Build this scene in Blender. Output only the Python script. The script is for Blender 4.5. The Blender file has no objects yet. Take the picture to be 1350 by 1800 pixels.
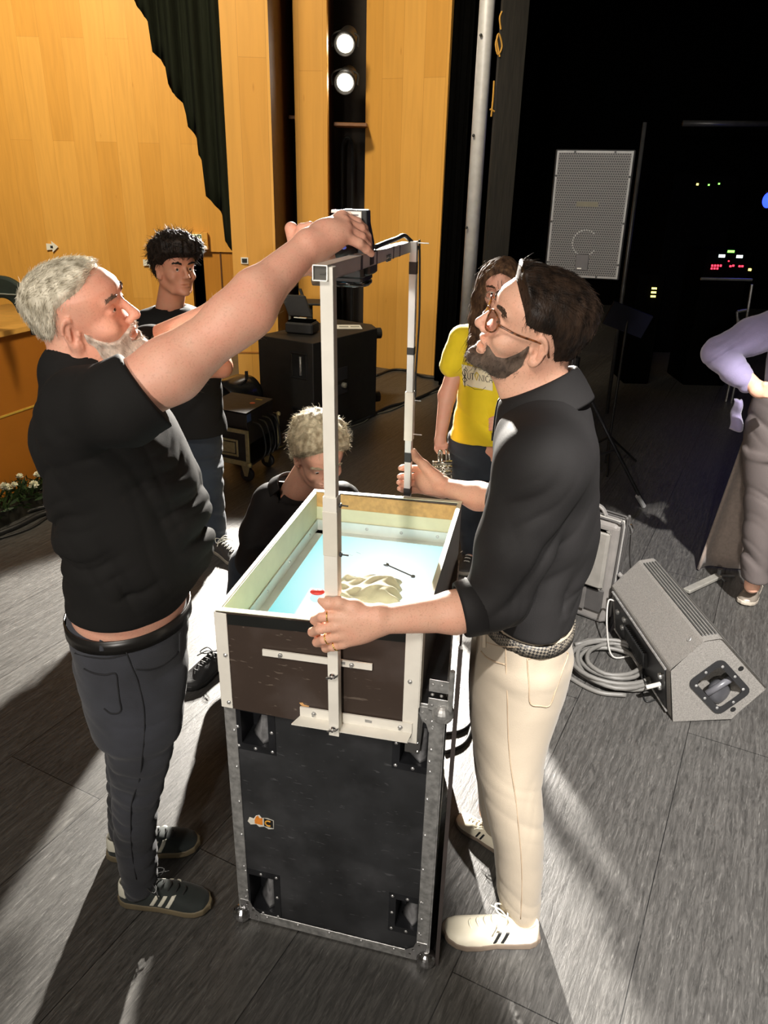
import bpy, math, random
import numpy as np
from mathutils import Vector, Matrix, Quaternion
random.seed(7); rng = np.random.default_rng(7)
S = bpy.context.scene
COL = S.collection
PI = math.pi

# ------------------------------------------------------------------ camera
CAMH = 1.93
FPX = 1352.0                       # focal length in pixels of a 1350 x 1800 frame
_d = np.array([(600-675)/FPX, (3900-900)/FPX, 1.0]); _d /= np.linalg.norm(_d)
_up = -_d
_f = np.array([0, 0, 1.0]); _y = _f - _up*_f.dot(_up); _y /= np.linalg.norm(_y)
_x = np.cross(_y, _up)
if _x[0] < 0: _x = -_x
CM = np.array([_x, _y, _up])       # world = CM @ (right, down, forward)
cam_data = bpy.data.cameras.new('camera'); cam = bpy.data.objects.new('camera', cam_data); COL.objects.link(cam)
cam_data.sensor_fit = 'VERTICAL'; cam_data.sensor_height = 36.0; cam_data.sensor_width = 27.0
cam_data.lens = FPX/1800*36.0
cam_data.clip_start = 0.05; cam_data.clip_end = 200
R = Matrix([[CM[i][0], -CM[i][1], -CM[i][2]] for i in range(3)])
cam.matrix_world = Matrix.Translation((0, 0, CAMH)) @ R.to_4x4()
S.camera = cam

def at(px, py, Y):
    r = CM @ np.array([(px-675)/FPX, (py-900)/FPX, 1.0])
    return np.array([0, 0, CAMH]) + r*(Y/r[1])
def flr(px, py, z=0.0):
    r = CM @ np.array([(px-675)/FPX, (py-900)/FPX, 1.0])
    return np.array([0, 0, CAMH]) + r*((z-CAMH)/r[2])
def mpp(p):                        # metres per pixel at a world point
    return float((np.asarray(p)-np.array([0, 0, CAMH])) @ CM[:, 2])/FPX

# ------------------------------------------------------------------ world, light, exposure
S.view_settings.view_transform = 'Standard'; S.view_settings.look = 'None'
S.view_settings.gamma = 1.0; S.view_settings.use_curve_mapping = False
S.view_settings.exposure = 0.0
W = bpy.data.worlds.new('world'); S.world = W; W.use_nodes = True
W.node_tree.nodes['Background'].inputs[0].default_value = (1.0, 0.86, 0.66, 1)
W.node_tree.nodes['Background'].inputs[1].default_value = 0.03

def spot(name, loc, target, power, angle, blend, color, size=0.1):
    l = bpy.data.lights.new(name, 'SPOT'); l.energy = power; l.spot_size = math.radians(angle); l.spot_blend = blend
    l.color = color; l.shadow_soft_size = size
    o = bpy.data.objects.new(name, l); COL.objects.link(o); o.location = loc
    o.rotation_euler = (Vector(target)-Vector(loc)).to_track_quat('-Z', 'Y').to_euler(); return o
def area(name, loc, target, power, sx, sy, color):
    l = bpy.data.lights.new(name, 'AREA'); l.shape = 'RECTANGLE'; l.size = sx; l.size_y = sy; l.energy = power; l.color = color
    o = bpy.data.objects.new(name, l); COL.objects.link(o); o.location = loc
    o.rotation_euler = (Vector(target)-Vector(loc)).to_track_quat('-Z', 'Y').to_euler(); return o
# the two side-tower lanterns, aimed over the stage
LA1 = tuple(float(q) for q in at(605, 80, 7.60)); LA2 = tuple(float(q) for q in at(605, 148, 7.60))
for i, p in enumerate((LA1, LA2)):
    spot('tower_lantern_light', p, (-0.93, 2.0, 0.68), 4500, 35.5, 0.18, (1.0, 0.94, 0.85), 0.05)
# stage lantern in the rig above the downstage edge, on the right half
spot('rig_lantern_light', (0.9, -2.2, 6.3), (1.85, 2.08, 0.0), 6900, 26, 0.12, (1.0, 0.96, 0.92), 0.08)
# balcony lantern, added soft fill, then house lights on the timber walls
spot('balcony_lantern_light', (-1.2, -3.2, 2.45), (0.30, 2.5, 1.25), 580, 38, 0.7, (1.0, 0.93, 0.85), 0.10)
area('soft_fill_light', (-1.6, -1.6, 4.8), (-0.2, 2.2, 0.7), 135, 1.6, 1.0, (1.0, 0.92, 0.82))  # unseen fill, added to raise the ambient level
spot('timber_wash_light', (-4.2, 6.0, 6.6), (-4.3, 12.0, 1.9), 2950, 72, 0.5, (1.0, 0.84, 0.58), 0.6)
spot('timber_wash_light', (-1.5, 2.6, 6.0), (-0.45, 7.7, 1.9), 1400, 44, 0.5, (1.0, 0.86, 0.62), 0.4)
spot('timber_wash_light', (-0.2, 3.6, 4.2), (-2.45, 4.3, 0.6), 420, 32, 0.5, (1.0, 0.86, 0.62), 0.3)  # added spot, out of view, to brighten the rostrum

# ------------------------------------------------------------------ materials
def _mat(name):
    m = bpy.data.materials.new(name); m.use_nodes = True
    nt = m.node_tree; b = nt.nodes['Principled BSDF']; return m, nt, b
def N(nt, t, **k):
    n = nt.nodes.new(t)
    for a, v in k.items():
        if a in n.inputs: n.inputs[a].default_value = v
        else: setattr(n, a, v)
    return n
def mapping(nt, scale=(1, 1, 1), rot=(0, 0, 0)):
    tc = N(nt, 'ShaderNodeTexCoord'); mp = N(nt, 'ShaderNodeMapping')
    mp.inputs['Scale'].default_value = scale; mp.inputs['Rotation'].default_value = rot
    nt.links.new(tc.outputs['Object'], mp.inputs['Vector']); return mp
def ramp(nt, src, stops):
    r = N(nt, 'ShaderNodeValToRGB'); e = r.color_ramp.elements
    while len(e) > 1: e.remove(e[-1])
    e[0].position = stops[0][0]; e[0].color = (*stops[0][1], 1)
    for p, c in stops[1:]:
        x = e.new(p); x.color = (*c, 1)
    nt.links.new(src, r.inputs['Fac']); return r
def srgb(r, g, b):
    f = lambda c: (c/255/12.92 if c/255 <= 0.04045 else ((c/255+0.055)/1.055)**2.4)
    return (f(r), f(g), f(b))
def mk(name, c, rough=0.5, metal=0.0, var=0.15, vs=18.0, bump=0.0, bs=120.0, vscale=(1, 1, 1), spec=0.5, sheen=0.0, sss=0.0, c2=None, coat=0.0):
    m, nt, b = _mat(name)
    mp = mapping(nt, vscale); n = N(nt, 'ShaderNodeTexNoise'); n.inputs['Scale'].default_value = vs; n.inputs['Detail'].default_value = 5
    nt.links.new(mp.outputs[0], n.inputs['Vector'])
    lo = tuple(x*(1-var) for x in c); hi = tuple(min(1, x*(1+var)) for x in c) if c2 is None else c2
    r = ramp(nt, n.outputs['Fac'], [(0.32, lo), (0.68, hi)])
    nt.links.new(r.outputs[0], b.inputs['Base Color'])
    b.inputs['Roughness'].default_value = rough; b.inputs['Metallic'].default_value = metal
    b.inputs['Specular IOR Level'].default_value = spec
    if sheen: b.inputs['Sheen Weight'].default_value = sheen; b.inputs['Sheen Roughness'].default_value = 0.5
    if coat: b.inputs['Coat Weight'].default_value = coat; b.inputs['Coat Roughness'].default_value = 0.15
    if sss:
        b.inputs['Subsurface Weight'].default_value = sss; b.inputs['Subsurface Radius'].default_value = (0.012, 0.005, 0.003)
        b.inputs['Subsurface Scale'].default_value = 1.0
    if bump:
        n2 = N(nt, 'ShaderNodeTexNoise'); n2.inputs['Scale'].default_value = bs; n2.inputs['Detail'].default_value = 4
        nt.links.new(mp.outputs[0], n2.inputs['Vector'])
        bp = N(nt, 'ShaderNodeBump'); bp.inputs['Strength'].default_value = bump; bp.inputs['Distance'].default_value = 0.002
        nt.links.new(n2.outputs['Fac'], bp.inputs['Height']); nt.links.new(bp.outputs[0], b.inputs['Normal'])
    return m
def glow(name, c, s):
    m, nt, b = _mat(name)
    b.inputs['Base Color'].default_value = (*c, 1); b.inputs['Emission Color'].default_value = (*c, 1); b.inputs['Emission Strength'].default_value = s
    return m
def wood_mat(name, angle, a, c, row=0.12, dark=0.9, rough=0.45, length=1.9):
    """upright veneer planks: coordinates are (height, distance along the wall)"""
    m, nt, b = _mat(name)
    tc = N(nt, 'ShaderNodeTexCoord')
    r = N(nt, 'ShaderNodeMapping'); r.inputs['Rotation'].default_value = (0, 0, -angle)
    nt.links.new(tc.outputs['Object'], r.inputs['Vector'])
    sx = N(nt, 'ShaderNodeSeparateXYZ'); nt.links.new(r.outputs[0], sx.inputs[0])
    cb = N(nt, 'ShaderNodeCombineXYZ'); nt.links.new(sx.outputs['Z'], cb.inputs['X']); nt.links.new(sx.outputs['X'], cb.inputs['Y'])
    br = N(nt, 'ShaderNodeTexBrick', **{'Scale': 1.0, 'Mortar Size': 0.0012, 'Brick Width': length, 'Row Height': row, 'Bias': 0.0})
    br.offset = 0.37
    br.inputs['Color1'].default_value = (*a, 1); br.inputs['Color2'].default_value = (*c, 1)
    br.inputs['Mortar'].default_value = (a[0]*0.62, a[1]*0.55, a[2]*0.5, 1)
    nt.links.new(cb.outputs[0], br.inputs['Vector'])
    mp = N(nt, 'ShaderNodeMapping'); mp.inputs['Scale'].default_value = (0.7, 9, 9); nt.links.new(cb.outputs[0], mp.inputs['Vector'])
    n = N(nt, 'ShaderNodeTexNoise', **{'Scale': 2.2, 'Detail': 8, 'Distortion': 0.6}); nt.links.new(mp.outputs[0], n.inputs['Vector'])
    rr = ramp(nt, n.outputs['Fac'], [(0.3, (dark,)*3), (0.62, (1.0,)*3)])
    mx = N(nt, 'ShaderNodeMixRGB', blend_type='MULTIPLY'); mx.inputs['Fac'].default_value = 1
    nt.links.new(br.outputs['Color'], mx.inputs['Color1']); nt.links.new(rr.outputs[0], mx.inputs['Color2'])
    # small knots
    mp2 = N(nt, 'ShaderNodeMapping'); mp2.inputs['Scale'].default_value = (1.1, 4.2, 1); nt.links.new(cb.outputs[0], mp2.inputs['Vector'])
    v = N(nt, 'ShaderNodeTexVoronoi', **{'Scale': 1.6}); nt.links.new(mp2.outputs[0], v.inputs['Vector'])
    kr = ramp(nt, v.outputs['Distance'], [(0.0, (0.72, 0.62, 0.5)), (0.07, (1, 1, 1))])
    mx2 = N(nt, 'ShaderNodeMixRGB', blend_type='MULTIPLY'); mx2.inputs['Fac'].default_value = 0.7
    nt.links.new(mx.outputs[0], mx2.inputs['Color1']); nt.links.new(kr.outputs[0], mx2.inputs['Color2'])
    nt.links.new(mx2.outputs[0], b.inputs['Base Color']); b.inputs['Roughness'].default_value = rough
    b.inputs['Specular IOR Level'].default_value = 0.3
    return m
def floor_mat():
    m, nt, b = _mat('painted_boards')
    ang = math.atan2(0.893, 0.45)
    tc = N(nt, 'ShaderNodeTexCoord'); r = N(nt, 'ShaderNodeMapping'); r.inputs['Rotation'].default_value = (0, 0, -ang)
    nt.links.new(tc.outputs['Object'], r.inputs['Vector'])
    br = N(nt, 'ShaderNodeTexBrick', **{'Scale': 1.0, 'Mortar Size': 0.0016, 'Brick Width': 2.6, 'Row Height': 0.42, 'Bias': 0.0})
    br.inputs['Color1'].default_value = (0.050, 0.048, 0.045, 1); br.inputs['Color2'].default_value = (0.064, 0.061, 0.056, 1)
    br.inputs['Mortar'].default_value = (0.008, 0.008, 0.008, 1)
    nt.links.new(r.outputs[0], br.inputs['Vector'])
    # long wood figure
    mp = N(nt, 'ShaderNodeMapping'); mp.inputs['Scale'].default_value = (1.0, 7, 1); nt.links.new(r.outputs[0], mp.inputs['Vector'])
    n = N(nt, 'ShaderNodeTexNoise', **{'Scale': 9.0, 'Detail': 12, 'Distortion': 2.2, 'Roughness': 0.72}); nt.links.new(mp.outputs[0], n.inputs['Vector'])
    wv = N(nt, 'ShaderNodeTexWave', **{'Scale': 3.2, 'Distortion': 18.0, 'Detail': 4, 'Detail Scale': 1.1}); wv.bands_direction = 'Y'
    mpw = N(nt, 'ShaderNodeMapping'); mpw.inputs['Scale'].default_value = (0.35, 3.2, 1); nt.links.new(r.outputs[0], mpw.inputs['Vector'])
    nt.links.new(mpw.outputs[0], wv.inputs['Vector'])
    # scuffs
    mp3 = N(nt, 'ShaderNodeMapping'); mp3.inputs['Scale'].default_value = (2.2, 26, 1); mp3.inputs['Rotation'].default_value = (0, 0, 0.35); nt.links.new(r.outputs[0], mp3.inputs['Vector'])
    n3 = N(nt, 'ShaderNodeTexNoise', **{'Scale': 7.0, 'Detail': 9, 'Distortion': 1.2, 'Roughness': 0.65}); nt.links.new(mp3.outputs[0], n3.inputs['Vector'])
    sc = ramp(nt, n3.outputs['Fac'], [(0.56, (0, 0, 0)), (0.74, (0.13, 0.125, 0.115))])
    rr = ramp(nt, n.outputs['Fac'], [(0.3, (0.45,)*3), (0.66, (1.8,)*3)])
    mx = N(nt, 'ShaderNodeMixRGB', blend_type='MULTIPLY'); mx.inputs['Fac'].default_value = 1
    nt.links.new(br.outputs['Color'], mx.inputs['Color1']); nt.links.new(rr.outputs[0], mx.inputs['Color2'])
    wr = ramp(nt, wv.outputs['Fac'], [(0.0, (0.8,)*3), (1.0, (1.15,)*3)])
    mxw = N(nt, 'ShaderNodeMixRGB', blend_type='MULTIPLY'); mxw.inputs['Fac'].default_value = 0.8
    nt.links.new(mx.outputs[0], mxw.inputs['Color1']); nt.links.new(wr.outputs[0], mxw.inputs['Color2'])
    ad = N(nt, 'ShaderNodeMixRGB', blend_type='ADD'); ad.inputs['Fac'].default_value = 0.8
    nt.links.new(mxw.outputs[0], ad.inputs['Color1']); nt.links.new(sc.outputs[0], ad.inputs['Color2'])
    nt.links.new(ad.outputs[0], b.inputs['Base Color'])
    ro = ramp(nt, n3.outputs['Fac'], [(0.35, (0.38,)*3), (0.7, (0.54,)*3)])
    nt.links.new(ro.outputs[0], b.inputs['Roughness'])
    b.inputs['Specular IOR Level'].default_value = 0.55
    # relief: board gaps, grain, brush marks
    h1 = N(nt, 'ShaderNodeMath', operation='MULTIPLY'); h1.inputs[1].default_value = 0.8; nt.links.new(n.outputs['Fac'], h1.inputs[0])
    h2 = N(nt, 'ShaderNodeMath', operation='MULTIPLY_ADD'); h2.inputs[1].default_value = 0.16; nt.links.new(wv.outputs['Fac'], h2.inputs[0]); nt.links.new(h1.outputs[0], h2.inputs[2])
    h3 = N(nt, 'ShaderNodeMath', operation='MULTIPLY_ADD'); h3.inputs[1].default_value = 0.5; nt.links.new(n3.outputs['Fac'], h3.inputs[0]); nt.links.new(h2.outputs[0], h3.inputs[2])
    bp = N(nt, 'ShaderNodeBump', **{'Strength': 0.4, 'Distance': 0.003}); nt.links.new(h3.outputs[0], bp.inputs['Height'])
    bp2 = N(nt, 'ShaderNodeBump', **{'Strength': 0.7, 'Distance': 0.004}); bp2.invert = True
    nt.links.new(br.outputs['Fac'], bp2.inputs['Height']); nt.links.new(bp.outputs[0], bp2.inputs['Normal'])
    nt.links.new(bp2.outputs[0], b.inputs['Normal'])
    return m

M = {}
M['floor'] = floor_mat()
WA, WB = srgb(226, 170, 84), srgb(214, 156, 70)
M['black'] = mk('black_satin', (0.012, 0.012, 0.012), 0.5, var=0.3)
M['black_rough'] = mk('black_textured', (0.014, 0.014, 0.015), 0.6, bump=0.5, bs=400)
M['black_cloth'] = mk('black_drape', (0.002, 0.002, 0.002), 1.0, spec=0.0)
M['alu'] = mk('satin_aluminium', (0.78, 0.76, 0.70), 0.42, 0.55, var=0.05)
M['alu_w'] = mk('painted_aluminium', (0.80, 0.77, 0.69), 0.5, 0.0, var=0.05)
M['zinc'] = mk('worn_aluminium_trim', (0.50, 0.50, 0.49), 0.42, 0.7, var=0.3, vs=60)
M['steel_d'] = mk('dull_steel', (0.16, 0.16, 0.16), 0.4, 0.6)
M['chrome'] = mk('chrome_steel', (0.75, 0.75, 0.76), 0.18, 1.0, var=0.05)
M['rivet'] = mk('rivet_steel', (0.7, 0.7, 0.7), 0.35, 0.8, var=0.05)
M['grille'] = mk('grille_grey', (0.42, 0.40, 0.37), 0.5, 0.3, var=0.15)
M['gold'] = mk('gold_ring', (0.9, 0.62, 0.2), 0.25, 1.0)
M['tape'] = mk('black_tape', (0.02, 0.022, 0.025), 0.45)
M['white'] = mk('white_paper', (0.8, 0.79, 0.72), 0.7, var=0.04)
M['red'] = mk('red_plastic', (0.75, 0.05, 0.04), 0.4)

# ------------------------------------------------------------------ mesh helpers
def link(name, verts, faces, m, parent=None, smooth=False):
    org = Vector((0, 0, 0)); p = parent
    while p is not None: org = org + Vector(p.location); p = p.parent
    v = np.asarray(verts, dtype=np.float64).reshape(-1, 3) - np.array(org)
    me = bpy.data.meshes.new(name)
    if isinstance(faces, np.ndarray) and faces.ndim == 2:
        k = faces.shape[1]
        me.vertices.add(len(v)); me.vertices.foreach_set('co', v.astype(np.float32).ravel())
        me.loops.add(faces.size); me.loops.foreach_set('vertex_index', faces.astype(np.int32).ravel())
        me.polygons.add(len(faces)); me.polygons.foreach_set('loop_start', np.arange(0, faces.size, k, dtype=np.int32))
        me.update(calc_edges=True)
    else:
        me.from_pydata([tuple(x) for x in v], [], faces); me.update()
    if smooth: me.polygons.foreach_set('use_smooth', np.ones(len(me.polygons), dtype=bool))
    if m is not None: me.materials.append(m)
    o = bpy.data.objects.new(name, me); COL.objects.link(o)
    if parent is not None: o.parent = parent
    return o
def empty(name, loc, label=None, cat=None, group=None):
    o = bpy.data.objects.new(name, None); COL.objects.link(o); o.location = tuple(float(x) for x in loc); o.empty_display_size = 0.1
    return tag(o, label, cat, group)
def tag(o, label=None, cat=None, group=None, kind=None):
    if label: o['label'] = label
    if cat: o['category'] = cat
    if group: o['group'] = group
    if kind: o['kind'] = kind
    return o
def basis(d, upv=(0, 0, 1)):
    d = np.asarray(d, float); d = d/np.linalg.norm(d)
    u = np.asarray(upv, float)
    if abs(d @ u) > 0.97: u = np.array([1.0, 0, 0])
    a = np.cross(u, d); a /= np.linalg.norm(a); b = np.cross(d, a); return a, b, d
class MB:
    def __init__(s, mtx=None): s.v = []; s.f = []; s.m = mtx
    def add(s, vs, fs):
        k = len(s.v)
        for p in vs:
            if s.m is not None: p = s.m @ Vector(tuple(float(q) for q in p))
            s.v.append((float(p[0]), float(p[1]), float(p[2])))
        s.f += [tuple(i+k for i in f) for f in fs]; return s
    def box(s, c, size, ax=None, ch=0.0):
        """box centred at c; ax = 3 axis vectors; ch = edge chamfer"""
        hx, hy, hz = [q/2 for q in size]
        X, Y, Z = [np.asarray(a, float) for a in (ax if ax is not None else ((1, 0, 0), (0, 1, 0), (0, 0, 1)))]
        c = np.asarray(c, float)
        if ch <= 0:
            vs = [c+X*hx*i+Y*hy*j+Z*hz*k for k in (-1, 1) for j in (-1, 1) for i in (-1, 1)]
            return s.add(vs, [(0, 2, 3, 1), (4, 5, 7, 6), (0, 1, 5, 4), (2, 6, 7, 3), (0, 4, 6, 2), (1, 3, 7, 5)])
        ch = min(ch, hx*0.95, hy*0.95, hz*0.95)
        def ring(z, e):
            a, b = hx-e, hy-e
            return [(a-ch, -b, z), (a, -b+ch, z), (a, b-ch, z), (a-ch, b, z), (-a+ch, b, z), (-a, b-ch, z), (-a, -b+ch, z), (-a+ch, -b, z)]
        R4 = [ring(-hz, ch*0.999), ring(-hz+ch, 0), ring(hz-ch, 0), ring(hz, ch*0.999)]
        vs = [c+X*p[0]+Y*p[1]+Z*p[2] for r in R4 for p in r]
        fs = [tuple(range(7, -1, -1)), tuple(range(24, 32))]
        for q in range(3):
            for i in range(8):
                j = (i+1) % 8; fs.append((q*8+i, q*8+j, q*8+8+j, q*8+8+i))
        return s.add(vs, fs)
    def prism(s, pts, ext):
        """extrude a planar polygon (3-D points) by vector ext"""
        n = len(pts); P = [np.asarray(p, float) for p in pts]; e = np.asarray(ext, float)
        vs = P+[p+e for p in P]
        return s.add(vs, [tuple(range(n-1, -1, -1)), tuple(range(n, 2*n))]+[(i, (i+1) % n, n+(i+1) % n, n+i) for i in range(n)])
    def tube(s, pts, r, n=10, cap=True, flat=None):
        P = [np.asarray(p, float) for p in pts]; m = len(P)
        rr = r if hasattr(r, '__len__') else [r]*m
        ref = None; vs = []
        for i in range(m):
            d = P[min(i+1, m-1)]-P[max(i-1, 0)]; d = d/(np.linalg.norm(d)+1e-12)
            if ref is None: a, b, _ = basis(d)
            else:
                a = ref-d*(ref @ d); a /= (np.linalg.norm(a)+1e-12); b = np.cross(d, a)
            ref = a
            for k in range(n):
                t = 2*PI*k/n; vs.append(P[i]+(a*math.cos(t)+b*math.sin(t)*(flat or 1))*rr[i])
        fs = [(i*n+k, i*n+(k+1) % n, (i+1)*n+(k+1) % n, (i+1)*n+k) for i in range(m-1) for k in range(n)]
        if cap: fs += [tuple(range(n-1, -1, -1)), tuple((m-1)*n+k for k in range(n))]
        return s.add(vs, fs)
    def lathe(s, c, axis, prof, n=24):
        """prof = (distance along axis, radius)"""
        c = np.asarray(c, float); a, b, d = basis(axis); vs = []
        for (h, r) in prof:
            for k in range(n):
                t = 2*PI*k/n; vs.append(c+d*h+(a*math.cos(t)+b*math.sin(t))*max(r, 1e-5))
        m = len(prof)
        fs = [(i*n+k, i*n+(k+1) % n, (i+1)*n+(k+1) % n, (i+1)*n+k) for i in range(m-1) for k in range(n)]
        fs += [tuple(range(n-1, -1, -1)), tuple((m-1)*n+k for k in range(n))]
        return s.add(vs, fs)
    def cyl(s, a, b, r, n=16): return s.tube([a, b], r, n)
    def ball(s, c, r, n=12, m=8):
        rx, ry, rz = (r, r, r) if not hasattr(r, '__len__') else r
        c = np.asarray(c, float); vs = [c+np.array([0, 0, -rz])]
        for i in range(1, m):
            t = PI*i/m-PI/2
            for k in range(n):
                q = 2*PI*k/n; vs.append(c+np.array([rx*math.cos(t)*math.cos(q), ry*math.cos(t)*math.sin(q), rz*math.sin(t)]))
        vs.append(c+np.array([0, 0, rz])); L = len(vs)-1
        fs = [(0, 1+(k+1) % n, 1+k) for k in range(n)]
        fs += [(1+i*n+k, 1+i*n+(k+1) % n, 1+(i+1)*n+(k+1) % n, 1+(i+1)*n+k) for i in range(m-2) for k in range(n)]
        fs += [(1+(m-2)*n+k, 1+(m-2)*n+(k+1) % n, L) for k in range(n)]
        return s.add(vs, fs)
    def sheet(s, fn, nu, nv, thick=0.0):
        vs = [fn(i/nu, j/nv) for i in range(nu+1) for j in range(nv+1)]
        fs = [(i*(nv+1)+j, (i+1)*(nv+1)+j, (i+1)*(nv+1)+j+1, i*(nv+1)+j+1) for i in range(nu) for j in range(nv)]
        return s.add(vs, fs)
    def build(s, name, m, parent=None, smooth=False, bevel=0.0, solid=0.0, sub=0, split=False):
        if split:                      # every separate piece becomes an object of its own
            par = list(range(len(s.v)))
            def fd(i):
                while par[i] != i: par[i] = par[par[i]]; i = par[i]
                return i
            for f_ in s.f:
                a0 = fd(f_[0])
                for q_ in f_[1:]: par[fd(q_)] = a0
            gr = {}
            for f_ in s.f: gr.setdefault(fd(f_[0]), []).append(f_)
            out = []
            for fs_ in gr.values():
                ids = sorted({i for f_ in fs_ for i in f_}); mp_ = {i: k for k, i in enumerate(ids)}
                t_ = MB(); t_.v = [s.v[i] for i in ids]; t_.f = [tuple(mp_[i] for i in f_) for f_ in fs_]
                out.append(t_.build(name, m, parent, smooth, bevel, solid, sub))
            return out[0]
        o = link(name, s.v, s.f, m, parent, smooth)
        if solid:
            k = o.modifiers.new('solid', 'SOLIDIFY'); k.thickness = solid; k.offset = 0
        if bevel:
            k = o.modifiers.new('bevel', 'BEVEL'); k.width = bevel; k.segments = 2; k.limit_method = 'ANGLE'; k.angle_limit = 0.6
        if sub:
            k = o.modifiers.new('sub', 'SUBSURF'); k.levels = sub; k.render_levels = sub
        return o
def bez(pts, n=8):
    """Catmull-Rom through points"""
    P = [np.asarray(p, float) for p in pts]; P = [2*P[0]-P[1]]+P+[2*P[-1]-P[-2]]; out = []
    for i in range(1, len(P)-2):
        for k in range(n):
            t = k/n; a, b, c, d = P[i-1], P[i], P[i+1], P[i+2]
            out.append(0.5*((2*b)+(-a+c)*t+(2*a-5*b+4*c-d)*t*t+(-a+3*b-3*c+d)*t**3))
    out.append(P[-2]); return out

# ================================================================== THE SETTING
def struct(o): o['kind'] = 'structure'; return o
fl = MB(); fl.add([(-2.7, -1.5, 0), (8, -1.5, 0), (8, 14, 0), (-2.7, 14, 0), (-2.7, -1.5, -0.25), (8, -1.5, -0.25), (8, 14, -0.25), (-2.7, 14, -0.25)],
       [(0, 1, 2, 3), (7, 6, 5, 4), (0, 4, 5, 1), (1, 5, 6, 2), (2, 6, 7, 3), (3, 7, 4, 0)])
struct(fl.build('floor', M['floor']))
struct(MB().box((-6, 6, -1.6), (8, 16, 0.2)).build('floor_auditorium', mk('dark_carpet', (0.05, 0.03, 0.02), 0.9)))

def wall_panel(name, p, q, z0, z1, m, th=0.05, out=None):
    """upright slab between plan points p and q; thickness goes behind (away from the stage)"""
    p = np.array([*p, 0.0]); q = np.array([*q, 0.0]); d = (q-p)/np.linalg.norm(q-p); nrm = np.array([-d[1], d[0], 0])
    b = MB(); b.prism([p+[0, 0, z0], q+[0, 0, z0], q+[0, 0, z1], p+[0, 0, z1]], nrm*th)
    return struct(b.build(name, m))
def wang(p, q): return math.atan2(q[1]-p[1], q[0]-p[0])
ZT = 5.6
# far auditorium side wall with its doorway
wl = wood_mat('auditorium_veneer', 0.0, WA, WB, row=0.30, length=3.4, dark=0.9)
b = MB()
for (x0, x1, z0, z1) in ((-9.5, -2.98, -1.5, ZT), (-2.98, -2.33, 0.70, ZT), (-2.33, -1.2, -1.5, ZT)):
    b.box(((x0+x1)/2, 12.05, (z0+z1)/2), (x1-x0, 0.1, z1-z0))
struct(b.build('wall_left', wl))
b = MB(); b.box((-2.565, 12.06, -0.4), (0.47, 0.05, 2.2)); struct(b.build('door_1', wood_mat('door_veneer', 0, srgb(190, 130, 50), srgb(180, 122, 46), row=0.4)))
b = MB(); b.box((-2.55, 13.2, -0.4), (1.4, 0.05, 2.3)); struct(b.build('wall_dark_backing', M['black_cloth']))  # sheet coloured black to give the doorway its unlit depth
b = MB(); b.box((-2.54, 12.03, -0.4), (0.02, 0.02, 2.2)); struct(b.build('trim_1', mk('brown_joint', srgb(90, 55, 20), 0.6)))
# side tower: upright panels with slots between them
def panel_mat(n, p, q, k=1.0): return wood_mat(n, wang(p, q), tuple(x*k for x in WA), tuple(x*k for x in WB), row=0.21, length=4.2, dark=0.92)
K0, K1 = (float(at(408, 440, 6.62)[0]), 6.62), (float(at(483, 400, 6.66)[0]), 6.66)
M0, M1_ = (-0.86, 7.50), (-0.575, 7.45)
R0, R1 = (-0.265, 8.06), (0.467, 7.68)
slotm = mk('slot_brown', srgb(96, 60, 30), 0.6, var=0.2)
for nm, p, q in (('wall_tower_1', K0, K1), ('wall_tower_2', M0, M1_), ('wall_tower_3', R0, R1)):
    wall_panel(nm, p, q, 0, ZT, panel_mat(nm+'_veneer', p, q))
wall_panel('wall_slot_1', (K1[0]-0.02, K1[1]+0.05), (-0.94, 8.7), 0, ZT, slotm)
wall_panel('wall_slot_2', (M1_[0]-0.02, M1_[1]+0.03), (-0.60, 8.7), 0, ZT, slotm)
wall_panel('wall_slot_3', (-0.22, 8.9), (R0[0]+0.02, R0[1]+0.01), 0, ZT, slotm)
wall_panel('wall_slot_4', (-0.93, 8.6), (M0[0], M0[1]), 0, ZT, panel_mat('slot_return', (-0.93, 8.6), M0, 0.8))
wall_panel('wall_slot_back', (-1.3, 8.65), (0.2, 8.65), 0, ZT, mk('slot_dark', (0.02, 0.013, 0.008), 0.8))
# a plinth seam across the first tower panel and behind it
for nm, p, q, z in (('trim_2', K0, K1, 0.42), ('trim_3', K0, K1, 0.09)):
    pp = np.array([*p, z]); qq = np.array([*q, z]); d = (qq-pp)/np.linalg.norm(qq-pp); n_ = np.array([d[1], -d[0], 0])
    struct(MB().prism([pp, qq, qq+[0, 0, 0.012], pp+[0, 0, 0.012]], n_*0.006).build(nm, mk(nm, srgb(170, 110, 40), 0.6)))
# dark wall section left of tower panel 1, under the swept drape
wall_panel('wall_proscenium', (K0[0]-0.1, 7.6), (K0[0], 6.70), 0, ZT, panel_mat('prosc', (K0[0]-0.1, 7.6), (K0[0], 6.7)))
# shelves in the slots
for (x0, x1, y, z) in ((-0.93, -0.76, 7.62, 2.30), (-0.54, -0.24, 7.75, 2.26)):
    o = MB().box(((x0+x1)/2, y+0.2, z), (x1-x0, 0.4, 0.03), ch=0.004).build('slot_shelf', mk('slot_shelf', srgb(120, 78, 40), 0.5))
    tag(o, 'brown shelf in the %s upright slot of the timber tower' % ('left' if x0 < -0.7 else 'right, lamp-holding'), 'shelf')
# thin vertical rail in each slot
for (x, y, nm) in ((-0.93, 8.0, 'left'), (-0.50, 8.35, 'right')):
    b = MB(); b.tube(bez([(x, y, 0.0), (x, y, 1.9), (x+0.01, y, 2.12), (x+0.05, y, 2.17), (x+0.09, y, 2.12), (x+0.10, y, 1.9), (x+0.10, y, 0.0)], 6), 0.013, 8)
    tag(b.build('cable_rail', M['black']), 'dark bent pipe rail standing in the %s slot of the timber tower' % nm, 'rail')

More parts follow.
